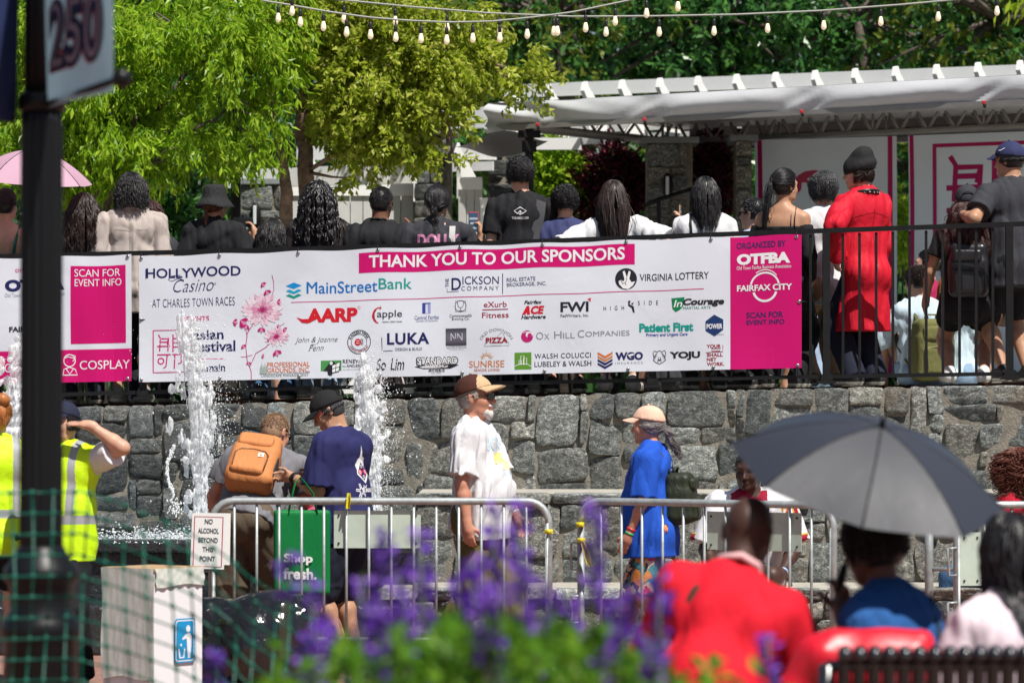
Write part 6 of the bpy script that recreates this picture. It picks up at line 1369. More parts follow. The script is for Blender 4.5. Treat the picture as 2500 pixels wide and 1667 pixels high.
# ---------------------------------------------------------------- green safety net
M_NET = mat('green_plastic_net', (.0, .13, .085), rough=.35, trans=.25)
ND = 12.0; nt_ = thing('safety_net', 'blurred green plastic safety net sagging across the left foreground', 'safety net', tuple(Wz(300, 0, ND)))
NO = Vector(nt_.location); NU = [-80, 200, 330, 470, 600, 720, 860]; NV = [1205, 1200, 1238, 1300, 1410, 1490, 1560]
def NP(u, t):     # t 0 at the top edge, 1 at the bottom
    top = float(np.interp(u, NU, NV)); sh = 40 * math.sin(u * .013 + t * 3) + 12 * math.sin(u * .05); return W(u + sh * .35, top + t * 560, ND + .10 * math.sin(u * .018) + .05 * math.sin(t * 9 + u * .02) + (u - 300) * .0006) - NO
mb = MB(); nu_, nv_ = 19, 11
for i in range(nu_ + 1): mb.tube([NP(-80 + 940 * i / nu_, t) for t in np.linspace(0, 1, 27)], .0030, 5, caps=False)
for j in range(nv_ + 1): mb.tube([NP(u, j / nv_) for u in np.linspace(-80, 860, 45)], .0030, 5, caps=False)
for i in range(nu_ + 1):
    for j in range(nv_ + 1): mb.ball(NP(-80 + 940 * i / nu_, j / nv_), .0095, 6, 4)
mb.build('mesh', M_NET, nt_)
for u in (-60, 830): mb = MB(); p = NP(u, 0); q = Wz(u, 0, ND + .05) - NO; mb.tube([q, p + Vector((0, 0, .02))], .012, 8); mb.build('stake', M_BLACK_STEEL, nt_)
# ---------------------------------------------------------------- string lights
M_BULB = mat('warm_bulb_glass', (.85, .70, .48), rough=.15, emit=.35, spec=.6); M_CABLE = mat('pale_cable', (.33, .34, .30), rough=.7); M_SOCK = mat('black_socket', (.01, .01, .01), rough=.5)
def lights(label, U, Vv, D, bulbs):
    t = thing('string_light', label, 'string light', tuple(W(U[0], Vv[0], D))); o = Vector(t.location); cv = lambda u: W(u, float(np.interp(u, U, Vv)), D) - o
    k = 1062.5 / 1000
    mb = MB(); xs = np.linspace(U[0], U[-1], 80); mb.tube([cv(u) for u in xs], .008, 6); mb.build('cable', M_CABLE, t)
    for u, v in bulbs:
        p = cv(u); e = W(u, v, D) - o; drop = max(p.z - e.z - .05, .01); mb = MB(); top = p
        mb.tube([p, e + Vector((0, 0, .075))], .006, 5); mb.lathe([(.010, .085), (.014, .07), (.015, .037), (.012, .026)], e, 10); so = mb.build('socket', M_SOCK, t)
        mb = MB(); mb.lathe([(.010, .028), (.014, .016), (.020, -.010), (.022, -.025), (.017, -.042), (.006, -.05)], e, 12); mb.build('bulb', M_BULB, so)
q = 2500 / 2352
s1 = [(671, 22), (690, 47), (743, 57), (796, 70), (851, 76), (909, 82), (967, 85), (1026, 88), (1086, 84), (1148, 83), (1211, 75), (1280, 68), (1345, 60), (1413, 45), (1485, 27), (1557, 12)]
s2 = [(639, 38), (790, 38), (908, 45), (1027, 60), (1148, 66), (1272, 68), (1392, 70), (1514, 70), (1640, 68), (1763, 62), (1892, 55), (2023, 46), (2155, 35), (2290, 22)]
lights('sagging string of warm bulbs ending above the canopy left end', [640, 710, 800, 900, 1000, 1100, 1200, 1300, 1400, 1528, 1680], [2, 13, 29, 43, 51, 55, 53, 43, 30, 3, -30], 29.6, [(u * q, v * q) for u, v in s1])
lights('long string of warm bulbs running across to the right edge', [560, 700, 850, 1000, 1200, 1400, 1600, 1800, 2000, 2200, 2330, 2560], [-22, -12, 2, 17, 33, 41, 40, 36, 27, 12, 0, -24], 30.6, [(u * q, v * q) for u, v in s2])
# ---------------------------------------------------------------- fountain jets
M_FOAM = mat('white_water', (.90, .91, .92), rough=.35, spec=.5, trans=.35)
_n, _l = M_FOAM.node_tree.nodes, M_FOAM.node_tree.links; _o = _n['Material Output']; _src = _o.inputs['Surface'].links[0].from_socket
_tc = _n.new('ShaderNodeTexCoord'); _mp = _n.new('ShaderNodeMapping'); _mp.inputs['Scale'].default_value = (1, 1, .22); _nz = _n.new('ShaderNodeTexNoise'); _nz.inputs['Scale'].default_value = 62; _nz.inputs['Detail'].default_value = 6; _nz.inputs['Roughness'].default_value = .7
_l.new(_tc.outputs['Object'], _mp.inputs[0]); _l.new(_mp.outputs[0], _nz.inputs['Vector']); _rp = ramp(_n, (.42, (.04, .04, .04)), (.62, (.90, .90, .90))); _l.new(_nz.outputs['Fac'], _rp.inputs[0])
_tr = _n.new('ShaderNodeBsdfTransparent'); _mx = _n.new('ShaderNodeMixShader'); _l.new(_rp.outputs[0], _mx.inputs[0]); _l.new(_src, _mx.inputs[1]); _l.new(_tr.outputs[0], _mx.inputs[2]); _l.new(_mx.outputs[0], _o.inputs['Surface'])
M_DROP = mat('water_drops', (.85, .87, .88), rough=.2, spec=.6, trans=.2)
def jet(label, D, spine, rads, seed, nblob, ndrop, spread, vb):
    rg = np.random.RandomState(seed); P0 = Wz(spine[0][0], 0, D); t = thing('water_jet', label, 'water jet', tuple(Wz(spine[0][0], ZB - .03, D))); o = np.array(t.location)
    sp = np.array([np.array(W(u, v, D)) - o for u, v in spine]); prims = []
    for i in range(len(sp) - 1): prims.append(Cap(sp[i], sp[i + 1], rads[i], rads[i + 1], k=.02))
    for q in range(nblob):
        i = rg.randint(len(sp) - 1); f = rg.rand(); c = sp[i] * (1 - f) + sp[i + 1] * f; r = (rads[i] * (1 - f) + rads[i + 1] * f); c = c + np.array([rg.normal() * r * 1.25, rg.normal() * r * .8, rg.normal() * .04]); prims.append(Ell(c, (rg.uniform(.008, .022), rg.uniform(.008, .02), rg.uniform(.012, .06)), k=.012))
    V, Fq = sdf_mesh(prims, .0052, noise=(.019, seed, 130, (1, 1, .35))); fast_mesh('water_column', V, Fq, M_FOAM, t)
    mb = MB()
    for q in range(ndrop):
        f = rg.rand(); i = min(int(f * (len(sp) - 1)), len(sp) - 2); g_ = f * (len(sp) - 1) - i; c = sp[i] * (1 - g_) + sp[i + 1] * g_
        dx = rg.normal() * spread * (.3 if rg.rand() < .55 else .35 + .65 * rg.rand()); c = c + np.array([dx + spread * .35, rg.normal() * spread * .5, rg.normal() * .09]); r = rg.uniform(.0012, .0032) * (1.8 if rg.rand() < .08 else 1)
        if c[2] < 0: continue
        mb.ball(c, (r, r, r * rg.uniform(.8, 1.8)), 6, 4)
    for q in range(ndrop // 2):
        c = np.array([rg.normal() * spread * 1.6, rg.normal() * .12, abs(rg.normal()) * .035]); r = rg.uniform(.002, .006); mb.ball(c, (r * 1.5, r, r), 6, 4)
    mb.build('spray', M_DROP, t)
jet('tall foaming fountain jet in front of the festival title on the banner', 26.6, [(490, 1308), (489, 1200), (492, 1080), (486, 985), (470, 900), (452, 830), (446, 792)], [.03, .036, .058, .06, .04, .026, .010], 3, 110, 3800, .22, 1308)
jet('fountain jet rising behind the man in the navy shirt', 26.7, [(915, 1308), (912, 1180), (905, 1060), (900, 990), (893, 930), (886, 885)], [.03, .04, .055, .042, .03, .010], 4, 80, 3300, .15, 1308)
jet('fountain jet at the left edge behind the ginger bun', 26.6, [(30, 1308), (32, 1180), (34, 1060), (36, 980), (40, 900), (46, 850)], [.03, .05, .08, .06, .035, .010], 5, 80, 900, .12, 1308)
mb = MB(); rgs = random.Random(6)
for i in range(240):
    a = rgs.random(); u = 415 + (1 - a) * 10 - 14 * math.sin(a * 5) + rgs.gauss(0, 2 + 8 * (a > .75)); v = 1090 + a * 165 + rgs.gauss(0, 3); c = W(u, v, 26.4); r = rgs.uniform(.003, .007); mb.ball(c, (r, r, r * 1.6), 6, 4)
o = mb.build('water_splash', M_DROP); props(o, 'thin stray splash of water falling left of the tall jet', 'water splash')
# ================================================================ the people
SK_L = skin('light', (.52, .29, .20)); SK_R = skin('ruddy', (.50, .23, .15)); SK_T = skin('tan', (.40, .215, .13)); SK_B = skin('brown', (.17, .075, .045)); SK_D = skin('dark', (.055, .026, .018)); SK_P = skin('pale', (.60, .38, .28))
def hairm(name, col, rough=.42): return mat('hair_' + name, col, rough=rough, spec=.42, var=.25, vscale=30)
HB = hairm('black', (.010, .009, .010)); HDB = hairm('dark_brown', (.022, .012, .009)); HG = hairm('ginger', (.36, .13, .035), .4); HGY = hairm('grey', (.20, .18, .175), .45); HBL = hairm('sandy', (.25, .15, .09), .6); HRB = hairm('red_brown', (.055, .02, .018)); HW = hairm('white', (.52, .50, .48), .8); HGB = hairm('salted_black', (.035, .035, .037))
TEE_B = cloth('black_tee', (.013, .013, .015)); TEE_C = cloth('charcoal_tee', (.032, .033, .040)); TEE_W = cloth('white_tee', (.60, .60, .615)); JEAN = cloth('blue_jeans', (.045, .10, .20)); JEANL = cloth('light_jeans', (.22, .32, .44)); BLKP = cloth('black_trousers', (.010, .010, .012)); NAVYP = cloth('navy_trousers', (.012, .015, .03)); KHAKI = cloth('khaki', (.36, .25, .145)); CREAM = cloth('cream_trousers', (.62, .58, .50)); PALEP = cloth('pale_pink_trousers', (.62, .52, .52))
SH_B = mat('black_shoe', (.012, .012, .013), rough=.6); SH_W = mat('white_shoe', (.62, .61, .58), rough=.6); SH_BR = mat('brown_shoe', (.17, .075, .03), rough=.6); SH_G = mat('grey_shoe', (.22, .22, .21), rough=.7)
def on_terrace(u, D): x = (u - 1250) / FPX * D; return (x, D, floor_z(x) - .018)
def height(u, vtop, D): l = on_terrace(u, D); return W(u, vtop, D).z - l[2]
def terr(label, u, vtop, D=None, S=1.0, rz=0.0, extra=.0, **k):
    D = D or rail_D(u) + .40
    H_ = height(u, vtop, D); dr = 1.79 * S - H_ + extra
    if dr < 0: S = (H_ - extra) / 1.79; dr = 0
    k.setdefault('h', .0095); k.setdefault('shoes', SH_B)
    return person(label, on_terrace(u, D), math.radians(rz), S=S, drop=dr, group='people along the railing', **k)
def carried(name, label, cat, c): o = thing(name, label, cat, tuple(c['root'].location), c['root'].rotation_euler.z); return o
def pack(c, label, m, w=.15, hgt=.22, dep=.08, cz=.27, m2=None, flap=True, off=.16, logo=None, straps=True, dx=0.0, roll=0.0, mesh_pocket=False, name='backpack'):
    t = carried(name, label, 'backpack', c); T, S = c['T'], c['S']; R = c['Rt'].T; R = R if not roll else (c['Rt'] @ rotm((0, 1, 0), math.radians(roll))).T
    P = [Box(T(dx, -off, cz), (w * S, dep * S, hgt * S), R, rad=.05 * S, k=.03), Box(T(dx, -off - .01, cz - .05), (w * 1.04 * S, dep * 1.05 * S, hgt * .72 * S), R, rad=.05 * S, k=.04)]
    V, Fq = sdf_mesh(P, .008, noise=(.006, 17, 18, (1, 1, 1))); fast_mesh('main_compartment', V, Fq, m, t)
    V, Fq = sdf_mesh([Box(T(dx - .01, -off - dep - .012, cz - .085), (w * .78 * S, .035 * S, hgt * .45 * S), R, rad=.03 * S)], .007, noise=(.004, 19, 20, (1, 1, 1))); fast_mesh('front_pocket', V, Fq, m, t)
    if flap: V, Fq = sdf_mesh([Box(T(dx - .01, -off - dep - .006, cz + hgt * .52), (w * .80 * S, .028 * S, hgt * .24 * S), R, rad=.025 * S)], .007, noise=(.004, 23, 20, (1, 1, 1))); fast_mesh('top_pocket', V, Fq, m, t)
    mb = MB(); mb.tube([T(dx - .05, -off + .03, cz + hgt - .01), T(dx - .045, -off + .02, cz + hgt + .035), T(dx + .045, -off + .02, cz + hgt + .035), T(dx + .05, -off + .03, cz + hgt - .01)], .012 * S, 8, flat=.6); mb.build('grab_handle', m, t)
    zm = mat('dark_zip', (.03, .02, .015), rough=.5); mb = MB()
    for sx in (-1, 1): mb.tube([T(dx + sx * w * .72, -off - dep - .047, cz - .085 - hgt * .3), T(dx + sx * w * .76, -off - dep - .045, cz - .085 + hgt * .25), T(dx + sx * w * .55, -off - dep - .045, cz - .085 + hgt * .40), T(dx, -off - dep - .049, cz - .085 + hgt * .43)], .0035 * S, 5)
    mb.build('zip', zm, t)
    if mesh_pocket: V, Fq = sdf_mesh([Box(T(dx + w + .004, -off - .02, cz - .06), (.012 * S, dep * .6 * S, hgt * .42 * S), R, rad=.01 * S)], .006); fast_mesh('mesh_pocket', V, Fq, mat('black_mesh', (.03, .025, .02), rough=.8), t)
    if logo: mb = MB(); mb.box(tuple(T(dx + w * .42, -off - dep - .052, cz - .04)), (.036 * S, .004, .032 * S), rot=Matrix(c['Rt'].tolist()), mi=0); mb.ball(T(dx + w * .42, -off - dep - .055, cz - .045), (.008, .003, .009), 10, 6, 1); mb.build('patch', [mat('white_patch', (.75, .72, .66)), mat('gold_mark', (.55, .30, .05))], t)
    if straps:
        for s in (-1, 1):
            sh = c['J']['sh', s]; mb = MB(); q = T(s * .10, -.115, .40); mb.tube([T(dx + s * w * .6, -off + .05, cz + hgt * .8), T(s * .105, -.075, .50), T(s * .115, .01, .545), T(s * .13, .10, .47), T(s * .155, .13, .33), T(s * .17, .06, .2), T(dx + s * w * .9, -off + .06, cz - hgt * .7)], .020 * S, 8, flat=.45); mb.build('shoulder_strap', m2 or m, t)
    return t
def phone(c, at, right, up, label, case, screen=True, w=.074, hgt=.150):
    t = carried('phone', label, 'phone', c); R = Matrix([unit(right), unit(np.cross(up, right)), unit(up)]).transposed(); mb = MB(); mb.box(at, (w, .010, hgt), rot=R, bev=.004); mb.build('case', case, t)
    if screen:
        mb = MB(); mb.box(arr(at) - np.array(R.col[1]) * .0058, (w * .9, .002, hgt * .93), rot=R, mi=0)
        for k in range(3): mb.box(arr(at) - np.array(R.col[1]) * .0072 + np.array(R.col[2]) * (-.045 + .035 * k), (w * (.82 - .2 * (k % 2)), .001, .016), rot=R, mi=1)
        mb.build('screen', [mat('phone_screen', (.03, .07, .13), rough=.1, emit=.25), mat('phone_screen_light', (.35, .38, .42), rough=.1, emit=.2)], t)
    else: mb = MB(); mb.ball(arr(at) + np.array(R.col[1]) * .006 + np.array(R.col[2]) * .05, .012, 10, 6); mb.build('camera_lens', M_BLACK_STEEL, t)
    return t
# ---------------------------------------------------------------- along the railing, left to right
M_PAIS = mat('green_paisley', (.0, .05, .035), rough=.7, col2=(.02, .20, .13), vscale=26, bump=.2)
pc = terr('woman in an open-backed green paisley dress under the pink umbrella', 12, 452, S=.95, sex='f', rz=-18, skincol=SK_L, arms=((.2, .1, -1), (.55, .55, -.1), (.0, .3, 1)), seed=1, ears=True,
          top=dict(mat=M_PAIS, sleeve=.3, hem=.35, zcut=None, paint=None), bottom=dict(mat=BLKP), hair=dict(m=HB, style='pony', L=.10, n=260, tie=(0, -.12, .02), low=-.07)) if False else terr('woman in an open-backed green paisley dress under the pink umbrella', 12, 452, S=.95, sex='f', rz=-18, skincol=SK_L, seed=1,
          arms=(None, ((.25, .45, -.7), (-.1, .75, .65), (0, .2, 1), None, 1.4)), top=dict(mat=M_PAIS, sleeve=.0, hem=.35, zcut=.30), bottom=dict(mat=BLKP), hair=dict(m=HB, style='pony', L=.10, n=260, tie=(0, -.12, .02), low=-.07))
for s in (-1, 1): mb = MB(); T = pc['T']; mb.tube([T(s * .12, -.105, .28), T(s * .135, -.10, .40), T(s * .14, -.02, .53), T(s * .13, .1, .40)], .022, 8, flat=.4); mb.build('dress_strap', M_PAIS, pc['root'])
def umbrella(label, apex, R_, H_, tilt, hm, mats, shaft_to, n=8, rot0=0.0, pm=None):
    t = thing('umbrella', label, 'umbrella', tuple(apex)); t.rotation_euler = tilt; vs = []; fs = []; mi = []; na, nr = 6, 10
    for k in range(n):
        b = len(vs)
        for i in range(na + 1):
            for j in range(nr + 1):
                q = j / nr; a = rot0 + 2 * math.pi * (k + i / na) / n; sag = math.sin(math.pi * i / na); r = R_ * q * (1 - .085 * sag * q); z = -H_ * (q ** 1.9) - .05 * H_ * sag * q * (1 - .3 * q); vs.append((r * math.cos(a), r * math.sin(a), z))
        for i in range(na):
            for j in range(nr): a = b + i * (nr + 1) + j; fs.append((a, a + 1, a + nr + 2, a + nr + 1)); mi.append(pm[k] if pm else 0)
    mesh_obj('canopy', vs, fs, mats, t, smooth=True, mi=mi)
    for k in range(n):
        a = rot0 + 2 * math.pi * k / n; mb = MB(); mb.tube([(R_ * q * math.cos(a), R_ * q * math.sin(a), -H_ * q ** 1.9 - .0025) for q in np.linspace(0.02, 1.015, 9)], .0045, 6); mb.build('rib', hm, t)
    mb = MB(); mb.tube([(0, 0, .03), (0, 0, -shaft_to)], .006, 8); mb.lathe([(.011, 0), (.009, .02), (.004, .04)], n=10); mb.build('shaft', hm, t)
    mb = MB(); mb.lathe([(.012, -shaft_to - .09), (.016, -shaft_to - .05), (.013, -shaft_to)], n=12); mb.build('handle', M_BLACK_STEEL, t)
    return t
M_PINK = mat('pink_umbrella_cloth', (.62, .38, .49), rough=.6, trans=.35, bump=.1, bscale=6)
umbrella('pale pink umbrella held above the woman in green at the left', W(78, 366, 28.8), .47, .235, (math.radians(6), math.radians(4), 0), M_BLACK_STEEL, M_PINK, .62, rot0=.25)
terr('person with long wavy dark hair and a black top, left of the beige shirt', 203, 463, S=.95, sex='f', rz=12, skincol=SK_T, seed=2, top=dict(mat=TEE_B, sleeve=.5), bottom=dict(mat=NAVYP), hair=dict(m=HDB, L=.40, n=420, wave=.009, vol=.016, low=-.10, r=.0045))
M_BEIGE = cloth('beige_linen', (.40, .345, .315), bump=.3, bscale=11)
pc = terr('man with shaggy black hair in a long-sleeved beige shirt', 320, 414, S=1.0, rz=6, w=1.08, skincol=SK_T, seed=3, top=dict(mat=M_BEIGE, long=True, hem=.22, noise=.008, nf=17, loose=.012), bottom=dict(mat=BLKP, length=.8, loose=.02), shoes=SH_G, hair=dict(m=HB, style='bob', L=.175, n=460, wave=.005, vol=.022, low=-.11, r=.005, spread=1.2))
T = pc['T']; mb = MB(); mb.tube([T(-.062, -.03, .535), T(-.045, -.075, .56), T(0, -.092, .568), T(.045, -.075, .56), T(.062, -.03, .535)], .019, 8, flat=.55); mb.build('collar', M_BEIGE, pc['root'])
I = Ink(); I.line([(-.16, 0), (.16, .002)], .004, (.34, .28, .25)); I.line([(-.012, 0), (-.01, -.30)], .004, (.40, .34, .31)); I.line([(.014, 0), (.012, -.30)], .004, (.40, .34, .31)); lay_cloth(I, pc, T(0, -.3, .40), pc['ax'], pc['az'], pc['ay'], 'seam')
terr('person with short reddish dark hair just behind the beige shirt', 366, 480, D=29.3, S=.95, sex='f', skincol=SK_L, seed=4, top=dict(mat=TEE_C), bottom=dict(mat=BLKP), hair=dict(m=HRB, style='bob', L=.14, n=240, wave=.008))
M_HATB = cloth('black_bucket', (.022, .022, .023), bump=.6, bscale=30)
pc = terr('woman in a black bucket hat and loose black T-shirt raising a phone', 522, 445, S=.98, sex='f', w=1.0, rz=-12, skincol=SK_T, seed=5, head=(18, 2, 0), arms=(None, ((.45, .35, -.8), (-.05, .38, 1), (-.3, .25, .9), (-1, 0, 0), 1.0)), top=dict(mat=TEE_B, sleeve=.95, loose=.035, hem=.2, noise=.011, nf=12), bottom=dict(mat=CREAM, loose=.02), shoes=SH_BR, hair=dict(m=hairm('auburn', (.10, .04, .02)), style='pony', L=.14, n=200, tie=(-.01, -.115, -.05), low=-.09, vol=.008), hat=dict(kind='bucket', m=M_HATB, name='bucket_hat', tilt=4))
J = pc['J']['hand', 1]; phone(pc, J + np.array([-.085, .035, .03]), (.98, .1, 0), (-.1, 0, 1), 'black phone held sideways by the woman in the bucket hat', mat('black_phone', (.01, .01, .012), rough=.25), screen=False, w=.150, hgt=.074)
mb = MB(); mb.tube(tube_arc(Vector(pc['H'](.084, -.01, -.055)), .017, 0, 2 * math.pi, Vector((0, 1, 0)), Vector((0, 0, 1)), 16), .0022, 5); mb.build('hoop_earring', mat('silver', (.7, .7, .68), rough=.2, metal=1), pc['root'])
I = Ink(); I.text('~', .02, .0, .05, .02, WHT)
M_DENIM = cloth('denim_jacket', (.10, .22, .42), bump=.5, bscale=40)
terr('short woman with sleek long black hair and a blue denim jacket', 664, 518, S=.94, sex='f', rz=-8, skincol=SK_T, seed=6, extra=.02, head=(0, 6, 0), top=dict(mat=M_DENIM, long=True, hem=.1, noise=.008), bottom=dict(mat=JEAN), hair=dict(m=HB, L=.30, n=420, wave=.005, vol=.016, low=-.10))
terr('person with wispy ginger hair behind the woman in denim', 622, 556, D=29.2, S=.9, sex='f', rz=20, skincol=SK_P, seed=7, top=dict(mat=CREAM), bottom=dict(mat=CREAM), hair=dict(m=HG, L=.3, n=260, wave=.015, low=-.1), shoes=SH_W)
TEE_BR = cloth('dark_brown_tee', (.028, .021, .021))
terr('person with long black dreadlocks in a dark brown T-shirt', 776, 431, S=1.0, sex='f', w=1.06, rz=-4, skincol=SK_B, seed=8, top=dict(mat=TEE_BR, sleeve=.62, hem=.1, loose=-.004), bottom=dict(mat=JEANL), shoes=SH_G, hair=dict(m=HB, style='dread', L=.40, n=105, wave=.010, vol=.012, low=-.10, r=.0095, seg=22))
pc = terr('man with cropped black hair resting his cheek on his hand', 926, 440, S=1.0, w=1.0, rz=-6, skincol=SK_B, seed=9, extra=.01, head=(10, 6, 4), arms=(None, ((.5, .45, -.65), (-.42, .25, .9), (-.35, .3, .9), (-1, .2, 0), .5)), top=dict(mat=TEE_B, sleeve=.75, loose=.03, hem=.18, noise=.011, nf=11), bottom=dict(mat=PALEP, loose=.02), shoes=SH_B, hair=dict(m=HB, style='crop', L=.012, n=900, vol=.004, low=-.075, r=.0035, seg=3))
T = pc['T']; mb = MB(); mb.tube([T(-.07, -.01, .555), T(-.05, -.06, .575), T(0, -.075, .58), T(.05, -.06, .575), T(.07, -.01, .555)], .008, 6); mb.build('lanyard', M_BLACK_STEEL, pc['root'])
pc = terr('woman with a low black ponytail in a charcoal T-shirt with pink lettering', 1066, 442, S=1.0, sex='f', w=1.28, rz=-3, skincol=SK_T, seed=10, head=(6, 4, 0), arms=(None, ((.32, .45, -.8), (.10, .40, 1), (-.05, .1, 1), (-1, .2, 0), 1.1)), top=dict(mat=TEE_C, sleeve=.8, loose=.02, hem=.2, noise=.009), bottom=dict(mat=BLKP), hair=dict(m=HB, style='pony', L=.24, n=460, tie=(0, -.125, -.055), low=-.10, vol=.012, wave=.02))
T = pc['T']; I = Ink(); PK = (.52, .20, .34); I.text('DOLLY', -.155, -.005, .155, .085, PK, 0, bold=.05); I.text('PARTON', -.095, -.07, .10, -.022, PK, 0, bold=.03)
for x, y in ((-.125, -.075), (.145, -.035), (-.04, -.13), (.04, -.13)): I.poly([(x + (.018 if k % 2 == 0 else .008) * math.sin(k * .628), y + (.018 if k % 2 == 0 else .008) * math.cos(k * .628)) for k in range(10)], (.34, .42, .10))
lay_cloth(I, pc, T(0.02, -.3, .375), pc['ax'], pc['az'], pc['ay'], 'shirt_lettering')
sb = carried('bag_strap', 'pale grey cross-body strap over the charcoal T-shirt', 'bag', pc); mb = MB(); f = on_cloth(pc, T(0, -.3, 0), pc['ax'], pc['az'], pc['ay'])
path = [(.125, .52), (.123, .44), (.125, .36), (.13, .30), (.14, .22), (.16, .14), (.17, .05)]; Q = f(np.array(path), np.full(len(path), .006)); vs = []
for q in Q: vs += [q + np.array([-.022, 0, 0]), q + np.array([.022, 0, 0])]
mb.add(vs, [(2 * k, 2 * k + 1, 2 * k + 3, 2 * k + 2) for k in range(len(Q) - 1)], smooth=True); mb.build('webbing', mat('grey_webbing', (.55, .54, .52), rough=.7), sb); mb = MB(); mb.box(tuple(Q[3] + np.array([0, -.004, 0])), (.05, .008, .022), bev=.003); mb.build('buckle', mat('white_plastic', (.7, .7, .68), rough=.3), sb)
J = pc['J']['hand', 1]; phone(pc, J + np.array([-.055, -.005, .03]), (1, 0, 0), (0.03, 0, 1), 'phone in a red case held up by the woman with the ponytail', mat('red_phone_case', (.55, .02, .07), rough=.35))
pc = terr('tall man in a black T-shirt with a small white cube print', 1272, 374, S=1.0, w=1.02, rz=-3, skincol=SK_L, seed=11, head=(-14, 2, 0), arms=(None, ((.22, .35, -.9), (-.25, .9, .25), None, None, 1.2)), top=dict(mat=TEE_B, sleeve=.7, loose=.004, hem=.12, noise=.006), bottom=dict(mat=NAVYP, loose=.02), shoes=SH_G, hair=dict(m=HB, style='short', L=.085, n=620, vol=.018, low=-.06, wave=.004, r=.0042, spread=.5, crown=(.01, -.06, .10)))
T = pc['T']; I = Ink(); I.line([(-.045, .02), (0, .048), (.045, .02), (0, -.008)], .006, WHT, close=True); I.line([(-.045, .02), (-.02, -.002), (0, .022), (.02, -.002), (.045, .02)], .006, WHT); I.line([(0, .022), (0, -.008)], .005, WHT); I.text('THELABDC.COM', -.062, -.042, .062, -.024, WHT, 0, bold=.02); lay_cloth(I, pc, T(0.0, -.3, .405), pc['ax'], pc['az'], pc['ay'], 'shirt_print')
sb = carried('sling_bag', 'black sling bag across the back of the tall man', 'bag', pc); f = on_cloth(pc, T(0, -.3, 0), pc['ax'], pc['az'], pc['ay']); M_STR = mat('charcoal_webbing', (.05, .05, .055), rough=.7)
path = [(.155, .50), (.150, .43), (.135, .34), (.115, .26), (.095, .18), (.07, .10), (.03, .02)]; Q = f(np.array(path), np.full(len(path), .007)); mb = MB(); vs = []
for q in Q: vs += [q + np.array([-.034, 0, .012]), q + np.array([.034, 0, -.012])]
mb.add(vs, [(2 * k, 2 * k + 1, 2 * k + 3, 2 * k + 2) for k in range(len(Q) - 1)], smooth=True); mb.build('webbing', M_STR, sb); mb = MB(); mb.box(tuple(Q[4] + np.array([.02, -.012, -.02])), (.10, .03, .06), bev=.012); mb.build('pouch', M_BLACK_STEEL, sb)
TEE_N = cloth('navy_tee', (.035, .042, .115))
terr('boy with short black hair in a navy T-shirt beside the tall man', 1380, 444, S=.94, w=.95, rz=2, skincol=SK_L, seed=12, top=dict(mat=TEE_N, hem=.1), bottom=dict(mat=BLKP, length=.85, loose=.02), shoes=SH_B, hair=dict(m=HB, style='short', L=.075, n=620, vol=.02, low=-.055, r=.0042, spread=.5, crown=(0, -.05, .10)))
pc = terr('girl with very long brown hair in a white T-shirt leaning back on the rail', 1512, 430, S=.97, sex='f', rz=-4, lean=-6, side=-5, skincol=SK_T, seed=13, extra=-.0, head=(-10, -4, 6), arms=(((.85, -.35, -.55), (.15, .35, -.9)), ((.95, -.30, -.48), (-.35, .6, -.55))), top=dict(mat=TEE_W, sleeve=.95, loose=.03, hem=.15, noise=.010, nf=12), bottom=dict(mat=BLKP, length=.3), shoes=SH_W, hair=dict(m=HDB, L=.60, n=480, wave=.004, vol=.012, low=-.08, tail=(.05, 0, 0), spread=.45, gather=.45, r=.0042))
T = pc['T']; I = Ink(); G3 = (.20, .20, .22); I.text('HIACE DELIVERY VAN', -.13, .04, .13, .075, G3, 0); I.text('1967', -.03, .01, .03, .03, INKB, 0, bold=.02); I.line([(-.08, -.09), (-.085, -.04), (-.05, -.01), (.05, -.01), (.08, -.045), (.075, -.09)], .006, INKB, close=True); I.line([(-.06, -.05), (.06, -.05)], .005, INKB); I.ell(-.045, -.095, .018, .018, INKB); I.ell(.045, -.095, .018, .018, INKB); I.rect(-.04, -.045, .0, -.02, (.05, .05, .05)); I.rect(.01, -.045, .045, -.02, (.05, .05, .05)); lay_cloth(I, pc, T(-.03, -.3, .335), pc['ax'], pc['az'], pc['ay'], 'shirt_lettering')
pc = terr('woman with layered black hair in a white top holding up a phone', 1722, 423, S=.97, sex='f', w=1.05, rz=4, skincol=SK_L, seed=14, arms=(((-.05, .5, -.8), (.05, .35, .95), (0, 0, 1), (1, 0, 0), 1.0), None), top=dict(mat=TEE_W, sleeve=.9, loose=.012, hem=.15), bottom=dict(mat=BLKP), hair=dict(m=HB, L=.33, n=460, wave=.004, vol=.014, low=-.10, spread=.6, gather=.5))
T = pc['T']; J = pc['J']['hand', -1]; phone(pc, J + np.array([.0, .03, .02]), (.2, 1, 0), (0, 0, 1), 'phone seen edge-on beside the layered black hair', mat('gold_phone_case', (.45, .30, .16), rough=.35))
sb = carried('bag_strap', 'thin black bag strap on the back of the white top', 'bag', pc); f = on_cloth(pc, T(0, -.3, 0), pc['ax'], pc['az'], pc['ay']); Q = f(np.array([(-.115, .53), (-.12, .46), (-.115, .38), (-.10, .28), (-.08, .15), (-.05, .02)]), np.full(6, .006)); mb = MB(); mb.tube(list(Q), .009, 6); mb.build('webbing', M_BLACK_STEEL, sb)
M_LBLUE = cloth('light_blue_shirt', (.30, .38, .52))
